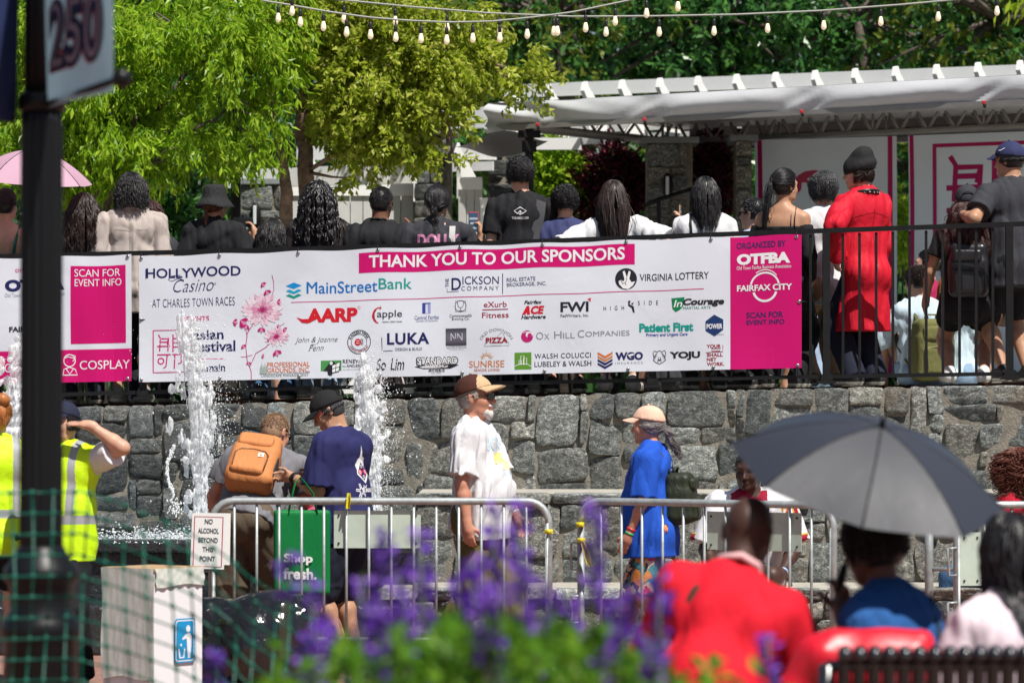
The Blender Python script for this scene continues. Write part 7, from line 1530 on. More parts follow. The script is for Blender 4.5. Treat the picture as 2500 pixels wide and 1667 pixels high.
pc = terr('man in sunglasses and a light blue shirt half hidden behind a ponytail', 1842, 472, D=29.0, S=.97, rz=55, skincol=SK_L, seed=15, top=dict(mat=M_LBLUE, hem=.15), bottom=dict(mat=BLKP), hair=dict(m=HB, style='crop', L=.02, n=500, vol=.006, low=-.05, seg=3)); sunglasses(pc, M_BLACK_STEEL, mat('dark_lens', (.006, .006, .008), rough=.08, spec=.8))
pc = terr('woman with a high black ponytail in an off-shoulder black top', 1912, 402, S=1.0, sex='f', rz=-22, skincol=SK_T, seed=16, head=(28, 2, 0), arms=(((.3, -.10, -1), (.1, .2, -1)), ((.22, -.15, -1), (-.15, .6, -.5))), top=dict(mat=TEE_B, sleeve=.0, hem=.22, zcut=.40, loose=.004), bottom=dict(mat=BLKP), hair=dict(m=HB, style='pony', L=.40, n=460, tie=(-.015, -.125, .03), low=-.07, vol=.012, wave=.012, tail=(-.12, -.12, 0)))
T, J = pc['T'], pc['J']
for s in (-1, 1):
    a, b = J['sh', s], J['el', s]; st = a + (b - a) * .22; V, Fq = sdf_mesh([Cap(st, b, .056, .05, k=.02, cut=[(st, unit(a - b))]), Cap(b, b + (J['wr', s] - b) * .9, .048, .036, k=.02)], .0095, g=.006, noise=(.004, 4, 16)); fast_mesh('sleeve', V, Fq, TEE_B, pc['root'])
    for o in (.0, .03): mb = MB(); mb.tube([T(s * (.095 + o), -.112, .38), T(s * (.09 + o), -.085, .47), T(s * (.082 + o), -.03, .545)], .0055, 6, flat=.5); mb.build('strap', TEE_B, pc['root'])
mb = MB(); mb.ball(pc['H'](.086, 0, -.04), .005, 8, 6); mb.build('earring', mat('silver', (.7, .7, .68), metal=1), pc['root'])
terr('man with tousled salt-and-pepper hair in a white T-shirt and khaki trousers', 2012, 410, D=28.75, S=1.0, w=.97, rz=14, skincol=SK_L, seed=17, head=(-8, 0, 0), top=dict(mat=TEE_W, sleeve=.7, hem=.17, loose=.01), bottom=dict(mat=KHAKI, loose=.012), shoes=SH_BR, hair=dict(m=HGB, style='short', L=.11, n=620, vol=.018, low=-.095, wave=.003, jit=.08, r=.0045, spread=1.1, crown=(0, .01, .11)))
# red coat
M_COAT = cloth('red_coat', (.50, .006, .022), bump=.5, bscale=12, rough=.7)
pc = terr('man in a long red coat and slouchy black beanie leaning on the rail', 2112, 374, S=1.0, w=.86, rz=34, skincol=SK_L, seed=18, face=True, lean=3, head=(-46, 6, 0), extra=-.02, arms=(((.75, -.40, -.62), (-.35, .35, -.9), None, None, .9), ((.14, .10, -1), (-.02, .32, -1))), top=dict(name='coat', mat=M_COAT, long=True, hem=.47, loose=.004, noise=.011, nf=10, flare=.06, g=.024, hang=True), bottom=dict(mat=NAVYP, loose=.03, noise=.003, g=.002), shoes=SH_B, hair=dict(m=HDB, style='short', L=.09, n=200, low=-.075, front=.3, vol=.006), hat=dict(kind='beanie', m=cloth('black_beanie', (.015, .015, .016)), tilt=-16, line=.015, size=1.03))
T, J = pc['T'], pc['J']; I = Ink(); I.line([(0, .42), (.002, .2), (-.003, -.1), (.0, -.42)], .005, (.22, .003, .010), sub=12); I.line([(-.15, .36), (-.02, .39), (.02, .39), (.15, .36)], .004, (.24, .003, .010), sub=8); lay_cloth(I, pc, T(0, -.4, 0), pc['ax'], pc['az'], pc['ay'], 'seam', off=.002); mb = MB(); mb.tube([T(.105 * math.sin(a) , -.012 - .098 * math.cos(a), .528 + .022 * math.cos(a)) for a in np.linspace(-2.6, 2.6, 20)], .030, 8, flat=.5); 
for a in np.linspace(-1.3, 1.3, 9): mb.ball(T(.115 * math.sin(a), -.022 - .112 * math.cos(a), .522 + .022 * math.cos(a)), .0055, 6, 4, 1)
mb.build('studded_collar', [mat('black_leather', (.012, .012, .012), rough=.35), mat('silver', (.7, .7, .68), metal=1)], pc['root'])
mb = MB(); e, w_ = J['el', -1], J['wr', -1]; mb.tube([w_ + (e - w_) * .05, w_ + (e - w_) * .42], [.040, .050], 12); mb.build('leather_cuff', mat('black_leather', (.012, .012, .012)), pc['root'])
# woman with black backpack
pc = terr('woman in a black cap, black shorts and long wavy hair with a black backpack', 2362, 440, S=.99, sex='f', w=1.14, rz=-4, skincol=SK_T, seed=19, extra=.01, arms=(((.35, .05, -1), (.1, .5, -.8)), None), feet=((-.13, 0, 0), (.12, 0, 0)), top=dict(mat=TEE_B, sleeve=.55, hem=.10), bottom=dict(mat=BLKP, length=.52, loose=.014, name='shorts'), shoes=SH_W, hair=dict(m=HRB, L=.42, n=420, wave=.014, vol=.008, low=-.08), hat=dict(kind='cap', m=TEE_C, back=True, line=.04))
pack(pc, 'black leather-look backpack on the woman in the black cap', mat('black_pleather', (.014, .014, .017), rough=.32, bump=.2, bscale=14), w=.135, hgt=.20, dep=.075, cz=.20, off=.155)
# man in navy cap at right
M_CAPN = cloth('navy_cap', (.025, .03, .085))
pc = terr('man in a navy cap and charcoal T-shirt leaning his elbow on the rail at right', 2480, 342, S=1.04, w=1.16, rz=24, skincol=SK_T, seed=20, lean=4, head=(-30, 4, 0), extra=-.02, arms=(((.75, -.52, -.75), (-.05, .75, .15), None, None, 1.0), None), top=dict(mat=TEE_C, sleeve=.72, hem=.2, loose=.014), bottom=dict(mat=BLKP, length=.9, loose=.03, name='shorts'), shoes=SH_B, hair=dict(m=HB, style='crop', L=.025, n=420, low=-.06, seg=3), hat=dict(kind='cap', m=M_CAPN, line=.045))
H = pc['H']; I = Ink()
mb = MB(); mb.tube([H(-.088, .03, .075), H(-.094, .015, .068), H(-.085, -.02, .085)], [.002, .004, .001], 5); mb.build('cap_emblem', mat('white_thread', (.8, .8, .8)), pc['root'])
# clear bag hanging from the rail
M_CLEAR = mat('cloudy_plastic', (.23, .23, .22), rough=.15, spec=.7, bump=.6, bscale=9)
p = W(2432, 545, 28.25); t = thing('plastic_bag', 'cloudy plastic bag of clothes hanging behind the rail beside the navy cap man', 'bag', tuple(p)); V, Fq = sdf_mesh([Cap((0.06, 0, .02), (-.01, 0, -.35), .03, .10, k=.05, n=(0, 1, 0), f=.6), Box((-.03, 0, -.55), (.11, .06, .20), rad=.05, k=.05)], .01, noise=(.014, 8, 16, (1, 1, .6))); fast_mesh('film', V, Fq, M_CLEAR, t)
V, Fq = sdf_mesh([Box((.02, -.045, -.62), (.075, .045, .14), rad=.03, k=.03)], .009, noise=(.008, 9, 18, (1, 1, 1))); fast_mesh('folded_garment', V, Fq, cloth('taupe', (.27, .24, .20)), t)
# seated people beyond the railing
def sit(label, u, D, vtop, rz, seatz, **k):
    l = on_terrace(u, D); S = k.pop('S', .98); zt = W(u, vtop, D).z - l[2]; hipz = zt - .845 * S
    return person(label, l, math.radians(rz), S=S, seat=(0, 0, max(hipz, .11)), group='people sitting on the terrace', **k)
pc = sit('woman in a magenta shirt sitting in profile beyond the railing', 2268, 30.6, 604, 78, .4, sex='f', skincol=SK_L, seed=21, face='eyes', h=.009, feet=((-.12, .45, 0), (.12, .42, 0)), top=dict(mat=cloth('magenta_shirt', (.30, .012, .06)), long=True, hem=.05), bottom=dict(mat=BLKP), hair=dict(m=HB, style='pony', L=.2, n=240, tie=(0, -.11, .07), low=-.05, vol=.006))
pc = sit('man in a pale blue shirt sitting on the terrace with an olive rucksack', 2246, 29.6, 722, 22, .1, skincol=SK_L, seed=22, feet=((-.15, .55, 0), (.15, .5, 0)), head=(-25, 6, 0), arms=(((.3, .5, -.8), (0, .9, .1)), ((.3, .5, -.8), (0, .9, .1))), top=dict(mat=cloth('pale_blue', (.46, .58, .66)), long=True, hem=.02, noise=.008), bottom=dict(mat=JEANL), shoes=SH_W, hair=dict(m=HDB, style='short', L=.05, n=420, low=-.06, vol=.01, r=.004))
pack(pc, 'olive green canvas rucksack on the seated man in pale blue', cloth('olive_canvas', (.13, .13, .045), bump=.5), w=.15, hgt=.24, dep=.09, cz=.16, off=.20, m2=cloth('olive_canvas', (.13, .13, .045)))
sit('person in a striped pale blue T-shirt sitting behind the red coat', 2086, 29.8, 705, 5, .1, skincol=SK_L, seed=23, feet=((-.15, .55, 0), (.15, .5, 0)), top=dict(mat=cloth('pale_grey_blue', (.42, .48, .56)), hem=.05, noise=.009), bottom=dict(mat=cloth('grey_shorts', (.18, .17, .16)), length=.8), shoes=SH_W, hair=dict(m=HDB, style='short', L=.05, n=200, low=-.06))
sit('person with long ginger hair in a pale blue dress sitting behind the bare legs', 2335, 29.9, 742, -20, .1, sex='f', skincol=SK_L, seed=24, feet=((-.15, .5, 0), (.15, .45, 0)), top=dict(mat=cloth('ice_blue', (.50, .62, .68)), hem=.05, noise=.009), bottom=dict(mat=JEANL, length=.8), shoes=SH_W, hair=dict(m=HG, L=.36, n=240, low=-.08))
sit('person in faded blue jeans sitting between the khaki trousers and the red coat', 1985, 29.7, 720, 30, .1, skincol=SK_L, seed=25, feet=((-.15, .5, 0), (.15, .45, 0)), top=dict(mat=M_LBLUE, hem=.05, noise=.009), bottom=dict(mat=JEANL), shoes=SH_W, hair=dict(m=HDB, style='short', L=.05, n=200, low=-.06))
for lab, u, m_, sd in (('person in a grey top sitting on the terrace behind the banner near the boots', 1640, TEE_C, 26), ('person in a white top sitting on the terrace behind the left banner grommets', 600, TEE_W, 27), ('person in olive trousers sitting behind the magenta panel', 1790, cloth('olive_trousers', (.14, .15, .07)), 28)):
    sit(lab, u, 29.5, 745, -15, .1, skincol=SK_L, seed=sd, h=.012, feet=((-.15, .5, 0), (.15, .45, 0)), top=dict(mat=m_, hem=.05), bottom=dict(mat=m_), shoes=SH_W, hair=dict(m=HDB, style='short', L=.05, n=160, low=-.06))
# ---------------------------------------------------------------- people on the plaza
def plaza(label, u, D, S, rz, **k): k.setdefault('h', .0072); return person(label, tuple(Wz(u, 0, D)), math.radians(rz), S=S, **k)
M_HIVIS = mat('hi_vis_yellow', (.52, .82, .0), rough=.6, var=.06, bump=.4, bscale=12); M_REFL = mat('reflective_tape', (.30, .31, .32), rough=.4, var=.1)
def vest(c, seed, hem=.16):
    T, J, S = c['T'], c['J'], c['S']; P, g, nz = c['shirt']; base = [p for p in P if not (isinstance(p, Cap) and p.cut)]
    for s in (-1, 1): base.append(Cap(J['sh', s], J['sh', s] + (J['el', s] - J['sh', s]) * .12, .06 * S, .06 * S, k=.03))
    V, Fq = sdf_mesh(base, c['h'], g=g + .012, noise=(.008, seed, 13, (1, 1, .6)), cuts=[(c['hip'] - c['az'] * hem * S, -c['az'])] + [(J['sh', s] + c['ax'] * s * .035 * S, c['ax'] * s) for s in (-1, 1)])
    q = (V[Fq].mean(1) - c['hip']) @ c['Rt'] / S; x, y, z = q.T
    st = (np.abs(z - .10) < .028) | ((np.abs(np.abs(x) - .115) < .024) & (z > .1))
    fast_mesh('safety_vest', V, Fq, [M_HIVIS, M_REFL], c['root'], mi=st.astype(np.int32))
pc = plaza('person in a yellow safety vest shading the eyes with one hand', 158, 22.3, .93, 158, w=1.08, skincol=SK_L, seed=31, face='eyes', head=(14, 2, 0), group='people in safety vests', arms=(((.86, .30, .30), (-.80, .22, .56), (-.95, .15, .1), (0, -.3, -1), .15, (0, 0, 1)), None), top=dict(mat=TEE_W, sleeve=.7, hem=.15, loose=.012), bottom=dict(mat=BLKP, loose=.03), shoes=SH_B, hair=dict(m=HB, style='short', L=.05, n=320, low=-.05), hat=dict(kind='cap', m=cloth('dark_navy_cap', (.015, .018, .04)), line=.052, brim=.06, tilt=6)); vest(pc, 5)
pc['hat'].name = 'cap'
pc = plaza('person in a yellow safety vest with a ginger hair bun at the left edge', -8, 22.7, .95, 12, sex='f', w=1.08, skincol=SK_P, seed=32, group='people in safety vests', top=dict(mat=TEE_B, sleeve=0, hem=.15), bottom=dict(mat=BLKP, length=.8), shoes=SH_B, hair=dict(m=HG, style='pony', L=.15, n=320, tie=(.02, -.10, .08), low=-.09, vol=.014)); vest(pc, 6)
V, Fq = sdf_mesh([Ell(pc['H'](.03, -.09, .105), (.045, .045, .042), k=.02)], .006, noise=(.005, 3, 60, (1, 1, .5))); fast_mesh('hair_bun', V, Fq, HG, pc['root'])
# man with the orange backpack
M_GTEE = cloth('grey_tee', (.16, .16, .175)); M_OLIVEB = cloth('brown_olive_shorts', (.105, .08, .055))
pc = plaza('man with cropped sandy hair bending forward under an orange backpack', 604, 24.0, 1.0, -8, w=1.08, lean=44, side=8, skincol=SK_R, seed=33, head=(26, 2, 4), feet=((-.12, -.05, 0), (.16, .12, 0)), arms=(((.45, .10, -.8), (-.06, .30, -.95)), ((.15, .55, -.8), (-.2, .7, -.6))), top=dict(mat=M_GTEE, sleeve=.62, hem=.10, loose=.012, noise=.009), bottom=dict(mat=M_OLIVEB, length=1.05, loose=.025, name='shorts'), shoes=SH_G, hair=dict(m=HBL, style='crop', L=.013, n=1000, vol=.003, low=-.06, seg=3, r=.003)); sunglasses(pc, M_BLACK_STEEL, mat('dark_lens', (.006, .006, .008)))
M_ORNG = cloth('orange_canvas', (.50, .19, .065), bump=.5, rough=.7)
pack(pc, 'bulging orange-brown backpack on the bending man', M_ORNG, w=.140, hgt=.205, dep=.085, cz=.27, off=.185, logo=True, mesh_pocket=True, m2=M_STR, dx=-.01)
# man in the navy shirt
M_NAVYT = cloth('indigo_tee', (.018, .019, .085), bscale=9)
pc = plaza('man in a black cap, red glasses and navy T-shirt with a white emblem, looking down', 850, 23.85, .985, 59, w=1.04, belly=.02, lean=7, skincol=SK_T, seed=34, face=True, head=(-32, 30, 0), arms=(((.12, .10, -1), (-.22, .92, .34), (-.15, 1, .05), (1, 0, -.2), 1.0, (0, .2, 1)), ((.05, .25, -1), (-.35, .9, .3), (-.3, 1, .0), (-1, 0, -.3), 1.0, (0, .2, 1))), top=dict(mat=M_NAVYT, sleeve=.86, hem=.16, loose=.026, noise=.009, nf=11), bottom=dict(mat=NAVYP, length=1.02, loose=.03, name='shorts'), shoes=SH_G, hair=dict(m=HGB, style='crop', L=.02, n=500, vol=.006, low=-.06, seg=3, r=.004), hat=dict(kind='cap', m=cloth('black_cap', (.012, .012, .013)), back=True, line=.045, tilt=0))
H = pc['H']; mb = MB()
for s in (-1, 1): mb.tube([H(s * .083, -.02, .0), H(s * .076, .04, .008), H(s * .066, .098, .008)], .003, 6)
gl = mb.build('glasses', mat('red_plastic', (.5, .012, .02)), pc['root'])
for s in (-1, 1): mb = MB(); mb.tube([H(s * .036 + .026 * math.cos(a), .108 - .012 * abs(math.cos(a)), -.002 + .018 * math.sin(a)) for a in np.linspace(0, 6.28, 18)], .0022, 5); mb.build('lens_rim', M_BLACK_STEEL, gl)
e, w_ = pc['J']['el', -1], pc['J']['wr', -1]; mb = MB(); mb.tube([w_ + (e - w_) * .03, w_ + (e - w_) * .16], .036, 14); mb.build('wristwatch', M_BLACK_STEEL, pc['root'])
T = pc['T']; I = Ink(); I.poly([(-.002, .21), (.012, .14), (.045, .13), (.05, .115), (.070, .09), (.060, .07), (.068, .04), (.01, -.03), (-.055, .03), (-.048, .06), (-.06, .09), (-.035, .12), (-.012, .135)], WHT); I.poly([(0, .105), (.055, .045), (.002, -.012), (-.048, .04)], (.015, .015, .07), 1); I.poly([(.002, .045), (.026, .07), (.052, .044), (.028, .018)], (.45, .03, .07), 2); I.poly([(-.024, .067), (.0, .045), (-.024, .018), (-.046, .042)], (.45, .03, .07), 2)
for x, y in ((0, .078), (.001, .012), (.03, .045), (-.026, .042)): I.ring(x, y, .008, .009, .004, WHT, 3)
I.text('U.S. SNAKE', -.05, -.085, .085, -.058, WHT, 0, bold=.05)
for a in np.linspace(0, 6.28, 6)[:-1]: I.line([(-.055 + .012 * math.cos(a), -.075 + .012 * math.sin(a)), (-.055 + .045 * math.cos(a + .35), -.075 + .045 * math.sin(a + .35)), (-.055 + .045 * math.cos(a + .6), -.075 + .045 * math.sin(a + .6)), (-.055 + .012 * math.cos(a + .95), -.075 + .012 * math.sin(a + .95))], .006, WHT)
I.line([(.10, -.03), (.09, -.05), (.105, -.06), (.10, -.10), (.09, -.11)], .007, WHT); I.ring(.0, -.035, .016, .018, .007, WHT, a0=3.3, a1=6.1); lay_cloth(I, pc, T(.02, -.36, .235), pc['ax'], pc['az'], pc['ay'], 'shirt_emblem')
# green tote bag
M_TOTE = cloth('green_tote', (.0, .155, .035), rough=.6, bump=.15)
p = Wz(738, 0, 23.5); tb = thing('tote_bag', 'bright green tote bag with white lettering hanging from the navy-shirted man', 'tote bag', (p.x, p.y, 0), math.radians(6)); zt, zb_ = W(738, 1245, 23.5).z, W(738, 1448, 23.5).z; w0, w1 = .182, .172
V, Fq = sdf_mesh([Box((0, 0, (zt + zb_) / 2), (.170, .055, (zt - zb_) / 2), rad=.02)], .009, noise=(.006, 12, 10, (1, 1, .6))); V[:, 2] += -.05 * V[:, 0] * (V[:, 2] < (zt + zb_) / 2 + .05); fast_mesh('bag', V, Fq, M_TOTE, tb)
I = Ink(); hz_ = W(738, 1380, 23.5).z; I.text('Shop', -.115, hz_ + .006, .062, hz_ + .075, WHT, 0, bold=.035); I.text('fresh.', -.118, hz_ - .082, .085, hz_ - .012, WHT, 0, bold=.035); I.lay_on(lambda x, y, off: Vector((x - .0, -.062 - off, y - .05 * x * .5)), 'lettering', tb, base=.004)
hx = (W(733, 1178, 23.5).x - p.x); hzz = W(733, 1170, 23.6).z
for yy in (-.05, .05):
    mb = MB(); pts = [(-.085, yy, zt - .02), (-.06, yy, zt + .10), (hx - .03, yy * .6 + .02, hzz - .02), (hx, yy * .4 + .03, hzz + .012), (hx + .03, yy * .6 + .02, hzz - .02), (.065, yy, zt + .10), (.09, yy, zt - .02)]; mb.tube([Vector(q) for q in pts], .016, 6, flat=.25); mb.build('handle', M_TOTE, tb)
p2 = Wz(752, 0, 23.62); t = thing('black_pouch', 'shiny black bag showing above the green tote', 'bag', (p2.x, p2.y, W(752, 1262, 23.6).z)); V, Fq = sdf_mesh([Box((0, 0, -.02), (.075, .04, .06), rad=.02)], .008, noise=(.01, 4, 22, (1, 1, 1))); fast_mesh('film', V, Fq, M_BAG, t)
pc = plaza('child in pink standing behind the green tote bag', 806, 24.45, .66, 20, sex='f', skincol=SK_T, seed=35, h=.009, top=dict(mat=cloth('pink_tee', (.55, .10, .22)), hem=.12), bottom=dict(mat=cloth('pink_shorts', (.60, .13, .26)), length=.98, loose=.012, name='shorts'), shoes=SH_W, hair=dict(m=HDB, L=.2, n=200))
# man in the white T-shirt
pc = plaza('bearded man in a tan and brown cap, sunglasses and white T-shirt walking right', 1166, 24.05, 1.02, -106, w=1.10, belly=.07, hs=1.09, lean=-2, skincol=SK_R, seed=36, face=True, h=.0066, head=(-4, -2, 0), feet=((-.10, .26, 0), (.10, -.22, .03)), arms=(((.10, .36, -.95), (-.02, .42, -.9), None, None, .7), ((.16, -.02, -1), (.02, .14, -1), None, None, .9)), top=dict(mat=TEE_W, sleeve=.80, hem=.17, loose=.018, noise=.012, nf=13), bottom=dict(mat=cloth('olive_chinos', (.125, .105, .04)), loose=.02, noise=.009), shoes=SH_BR, hair=dict(m=hairm('grey_crop', (.32, .28, .25), .7), style='crop', L=.012, n=500, vol=.003, low=-.06, seg=3, r=.003), hat=dict(kind='cap', m=cloth('tan_cap', (.46, .32, .185)), m2=cloth('brown_cap', (.055, .018, .012)), two=.045, line=.05, tilt=5, brim=.085))
sunglasses(pc, mat('tortoiseshell', (.05, .02, .01), rough=.2), mat('dark_lens', (.006, .006, .008)))
H, hs, Rh = pc['H'], pc['hs'], pc['Rh']; E_ = lambda q, r, k=.02: Ell(H(*q), [x * hs for x in r], Rh, k=k)
V, Fq = sdf_mesh([E_((0, .075, -.102), (.031, .026, .034)), E_((-.034, .050, -.088), (.019, .034, .022)), E_((.034, .050, -.088), (.019, .034, .022)),  Cap(H(-.028, .088, -.052), H(.028, .088, -.052), .0085 * hs), E_((0, .094, -.051), (.02, .010, .007), .008)], .0048, noise=(.003, 2, 130, (1, 1, .5)), subs=[E_((0, .104, -.067), (.021, .016, .0085), .004)]); fast_mesh('beard', V, Fq, HW, pc['root'])
w_, e = pc['J']['wr', -1], pc['J']['el', -1]; mb = MB(); mb.tube([w_ + (e - w_) * .02, w_ + (e - w_) * .10], .033, 14, mi=0); mb.tube([w_ + (e - w_) * .11, w_ + (e - w_) * .16], .034, 14, mi=1); mb.build('wristband', [mat('red_wristband', (.55, .02, .03), rough=.4), mat('white_plastic', (.7, .7, .68))], pc['root'])
T = pc['T']; I = Ink(); LBp = (.42, .66, .80); I.text('UC DAVIS', -.12, .02, .14, .10, LBp, 0, bold=-.005); I.ell(.02, -.04, .10, .05, (.78, .66, .22)); I.rect(-.09, -.10, .13, -.045, (.80, .72, .36), 1); I.text('EST. 1905', -.06, -.135, .09, -.115, LBp); lay_cloth(I, pc, T(.0, .40, .355), -pc['ax'], pc['az'], -pc['ay'], 'shirt_print')
# woman in the blue T-shirt
M_BLUET = cloth('royal_blue_tee', (.012, .075, .44)); M_FLOR = mat('floral_print', (.012, .035, .04), rough=.8, bump=.2)
nt = M_FLOR.node_tree; N, L_ = nt.nodes, nt.links; vz = N.new('ShaderNodeTexVoronoi'); vz.inputs['Scale'].default_value = 20; tcn = N.new('ShaderNodeTexCoord'); nz_ = N.new('ShaderNodeTexNoise'); nz_.inputs['Scale'].default_value = 14; mxv = N.new('ShaderNodeVectorMath'); mxv.operation = 'ADD'; L_.new(tcn.outputs['Object'], nz_.inputs['Vector']); scl = N.new('ShaderNodeVectorMath'); scl.operation = 'SCALE'; scl.inputs[3].default_value = .12; L_.new(nz_.outputs['Color'], scl.inputs[0]); L_.new(tcn.outputs['Object'], mxv.inputs[0]); L_.new(scl.outputs[0], mxv.inputs[1]); L_.new(mxv.outputs[0], vz.inputs['Vector'])
sp_ = N.new('ShaderNodeSeparateColor'); L_.new(vz.outputs['Color'], sp_.inputs[0]); rp_ = ramp(N, (.0, (.012, .03, .045)), (.40, (.012, .03, .045)), (.42, (.40, .02, .05)), (.58, (.60, .22, .05)), (.72, (.05, .22, .24)), (.84, (.55, .40, .28))); rp_.color_ramp.interpolation = 'CONSTANT'; L_.new(sp_.outputs[0], rp_.inputs[0]); L_.new(rp_.outputs[0], N['Principled BSDF'].inputs['Base Color'])
pc = plaza('grey-haired woman in a peach cap, royal blue T-shirt and floral shorts walking left', 1596, 24.1, .915, 78, sex='f', w=1.22, belly=.05, lean=2, skincol=SK_R, seed=37, face='eyes', h=.0068, head=(0, 4, 0), feet=((-.10, -.16, .02), (.10, .24, 0)), arms=(((.06, .10, -1), (-.04, .42, -.95), None, None, .7), ((.10, -.1, -1), (0, .3, -1))), top=dict(mat=M_BLUET, sleeve=.86, hem=.20, loose=.022, noise=.009, nf=11), bottom=dict(mat=M_FLOR, length=1.0, loose=.02, name='shorts'), shoes=SH_W, hair=dict(m=HGY, style='pony', L=.26, n=420, tie=(0, -.125, -.03), low=-.08, vol=.010, wave=.03, tail=(0, -.5, 0), front=.45), hat=dict(kind='cap', m=cloth('peach_cap', (.66, .42, .31)), line=.05, brim=.075, tilt=3))
T = pc['T']; I = Ink(); I.text('A.I.', -.05, .05, .06, .085, WHT, 0, bold=.04); I.text('AMERI', -.06, .022, .09, .035, WHT, 0, bold=.02); I.text('BENT', -.05, -.03, .08, .008, WHT, 0, bold=.05); lay_cloth(I, pc, T(.02, -.36, .36), pc['ax'], pc['az'], pc['ay'], 'shirt_lettering')
w_, e = pc['J']['wr', -1], pc['J']['el', -1]
for q, m_, lab in ((.05, mat('green_band', (.02, .30, .08), rough=.4), 'bracelet'), (.18, mat('red_wristband', (.55, .02, .03)), 'wristband')): mb = MB(); mb.tube([w_ + (e - w_) * q, w_ + (e - w_) * (q + .06)], .031, 14); mb.build(lab, m_, pc['root'])
pack(pc, 'small dark green drawstring rucksack on the woman in royal blue', cloth('dark_green_nylon', (.022, .028, .016), rough=.5, bump=.6), w=.12, hgt=.17, dep=.09, cz=.20, off=.19, m2=mat('dark_green_strap', (.03, .032, .02), rough=.7))
# man sitting in the white jersey
M_JER = cloth('white_jersey', (.68, .68, .70)); BURG = (.27, .008, .03); GOLD = (.62, .32, .02)
gl_ = Wz(1830, 0, 25.15)
def jersey_paint(q, fc):
    x, y, z = q.T; return ((np.abs(x) < .115) & (z > .47) & (z - .47 > (np.abs(x) - .06) * .9) & (y > .02)).astype(np.int32)
pc = person('man in a white and burgundy football jersey sitting on the lower stone tier', tuple(gl_), math.radians(176), S=1.04, w=1.08, seat=(0, .05, ZS + .085), lean=19, skincol=SK_D, seed=38, face=True, h=.0075, head=(14, 2, 0), feet=((-.16, .55, 0), (.18, .50, 0)), arms=(((.30, .14, -1), (-.30, .78, -.55), (-.1, .8, -.6), (0, -.3, -1), .5), ((.28, .16, -1), (-.25, .8, -.5), (-.1, .8, -.6), (0, -.3, -1), .5)), top=dict(mat=[M_JER, cloth('burgundy', BURG)], sleeve=.86, hem=.12, loose=.034, noise=.009, nf=10, paint=jersey_paint), bottom=dict(mat=BLKP, length=.92, loose=.03, name='shorts'), shoes=SH_W, hair=dict(m=HB, style='crop', L=.008, n=500, vol=.003, low=-.05, seg=2, r=.0035))
T, J = pc['T'], pc['J']; I = Ink(); I.text('21', -.105, -.09, .105, .09, GOLD, 0, bold=.10); I.text('21', -.10, -.085, .10, .085, BURG, 1, bold=.05); lay_cloth(I, pc, T(.0, .42, .29), -pc['ax'], pc['az'], -pc['ay'], 'jersey_number')
for s in (-1, 1):
    a, b = J['sh', s], J['el', s]; d = unit(b - a); c0 = a + (b - a) * .80; mb = MB(); mb.tube([c0 - d * .005, c0 + d * .022], .118, 20, mi=0); mb.tube([c0 - d * .02, c0 - d * .006], .1175, 20, mi=1); mb.build('sleeve_stripe', [cloth('burgundy', BURG), mat('gold_trim', GOLD)], pc['root'])
    I = Ink(); I.text('21', -.05, -.05, .05, .05, GOLD, 0, bold=.10); I.text('21', -.047, -.047, .047, .047, BURG, 1, bold=.04)
    if s == -1: lay_cloth(I, pc, a + (b - a) * .42 + np.array([-.02, .36, 0]), -pc['ax'] * 1, -d, -pc['ay'], 'sleeve_number')
w_, e = J['wr', -1], J['el', -1]; mb = MB(); mb.tube([w_ + (e - w_) * .04, w_ + (e - w_) * .10], .034, 14); mb.build('wristband', mat('pale_blue_band', (.3, .42, .65), rough=.4), pc['root'])
# red top at the right edge
pc = person('person with curly auburn hair in a red top sitting at the right edge', tuple(Wz(2492, 0, 25.2)), math.radians(60), S=.97, sex='f', seat=(0, .02, ZS + .10), skincol=SK_L, seed=39, h=.009, feet=((-.15, .5, 0), (.15, .45, 0)), top=dict(mat=cloth('red_top', (.45, .012, .03)), hem=.1, noise=.01), bottom=dict(mat=JEAN), shoes=SH_W, hair=dict(m=hairm('auburn_curl', (.12, .035, .02), .45), style='long', L=.30, n=420, wave=.045, vol=.02, low=-.09, r=.0055, spread=1.5))
# ================================================================ foreground: bench, sitters, umbrella, flowers
bench = thing('park_bench', 'black slatted metal bench back along the bottom right', 'bench', tuple(Wz(2500, 0, 11.3)))
zb = W(2300, 1598, 11.3).z; x0, x1 = Wz(2020, 0, 11.3).x - bench.location.x, 1.5; M_BEN = mat('black_bench_coating', (.010, .011, .014), rough=.28, coat=.5, spec=.6)
n = 46
for i in range(n):
    x = x0 + .05 + (x1 - x0 - .1) * i / (n - 1); mb = MB(); pts = [(x, -.035, zb - .012), (x, -.012, zb + .012), (x, .02, zb + .008), (x, .028, zb - .03), (x, .05, zb - .22), (x, .09, .50), (x, .14, .455), (x, .5, .45), (x, .55, .43)]; mb.tube([Vector(p) for p in pts], .0205, 8, flat=.95); mb.build('slat', M_BEN, bench)
for z, y in ((zb - .035, .03), (.47, .10), (.44, .52)): mb = MB(); mb.tube([(x0, y, z), (x1, y, z)], .018, 8); mb.build('rail', M_BEN, bench)
for x in (x0, x1): mb = MB(); mb.tube([(x, .03, zb - .03), (x, .09, .47), (x, .05, .0)], .025, 8); mb.tube([(x, .09, .47), (x, .52, .44), (x, .54, 0)], .022, 8); mb.build('leg', M_BEN, bench)
def front(label, u, D, seat, S, rz, **k): k.setdefault('h', .008); return person(label, tuple(Wz(u, 0, D)), math.radians(rz), S=S, seat=seat, group='people sitting in the foreground', **k)
M_REDT = cloth('red_shirt', (.60, .008, .022), bump=.5, bscale=8)
zs = W(1845, 1250, 12.15).z
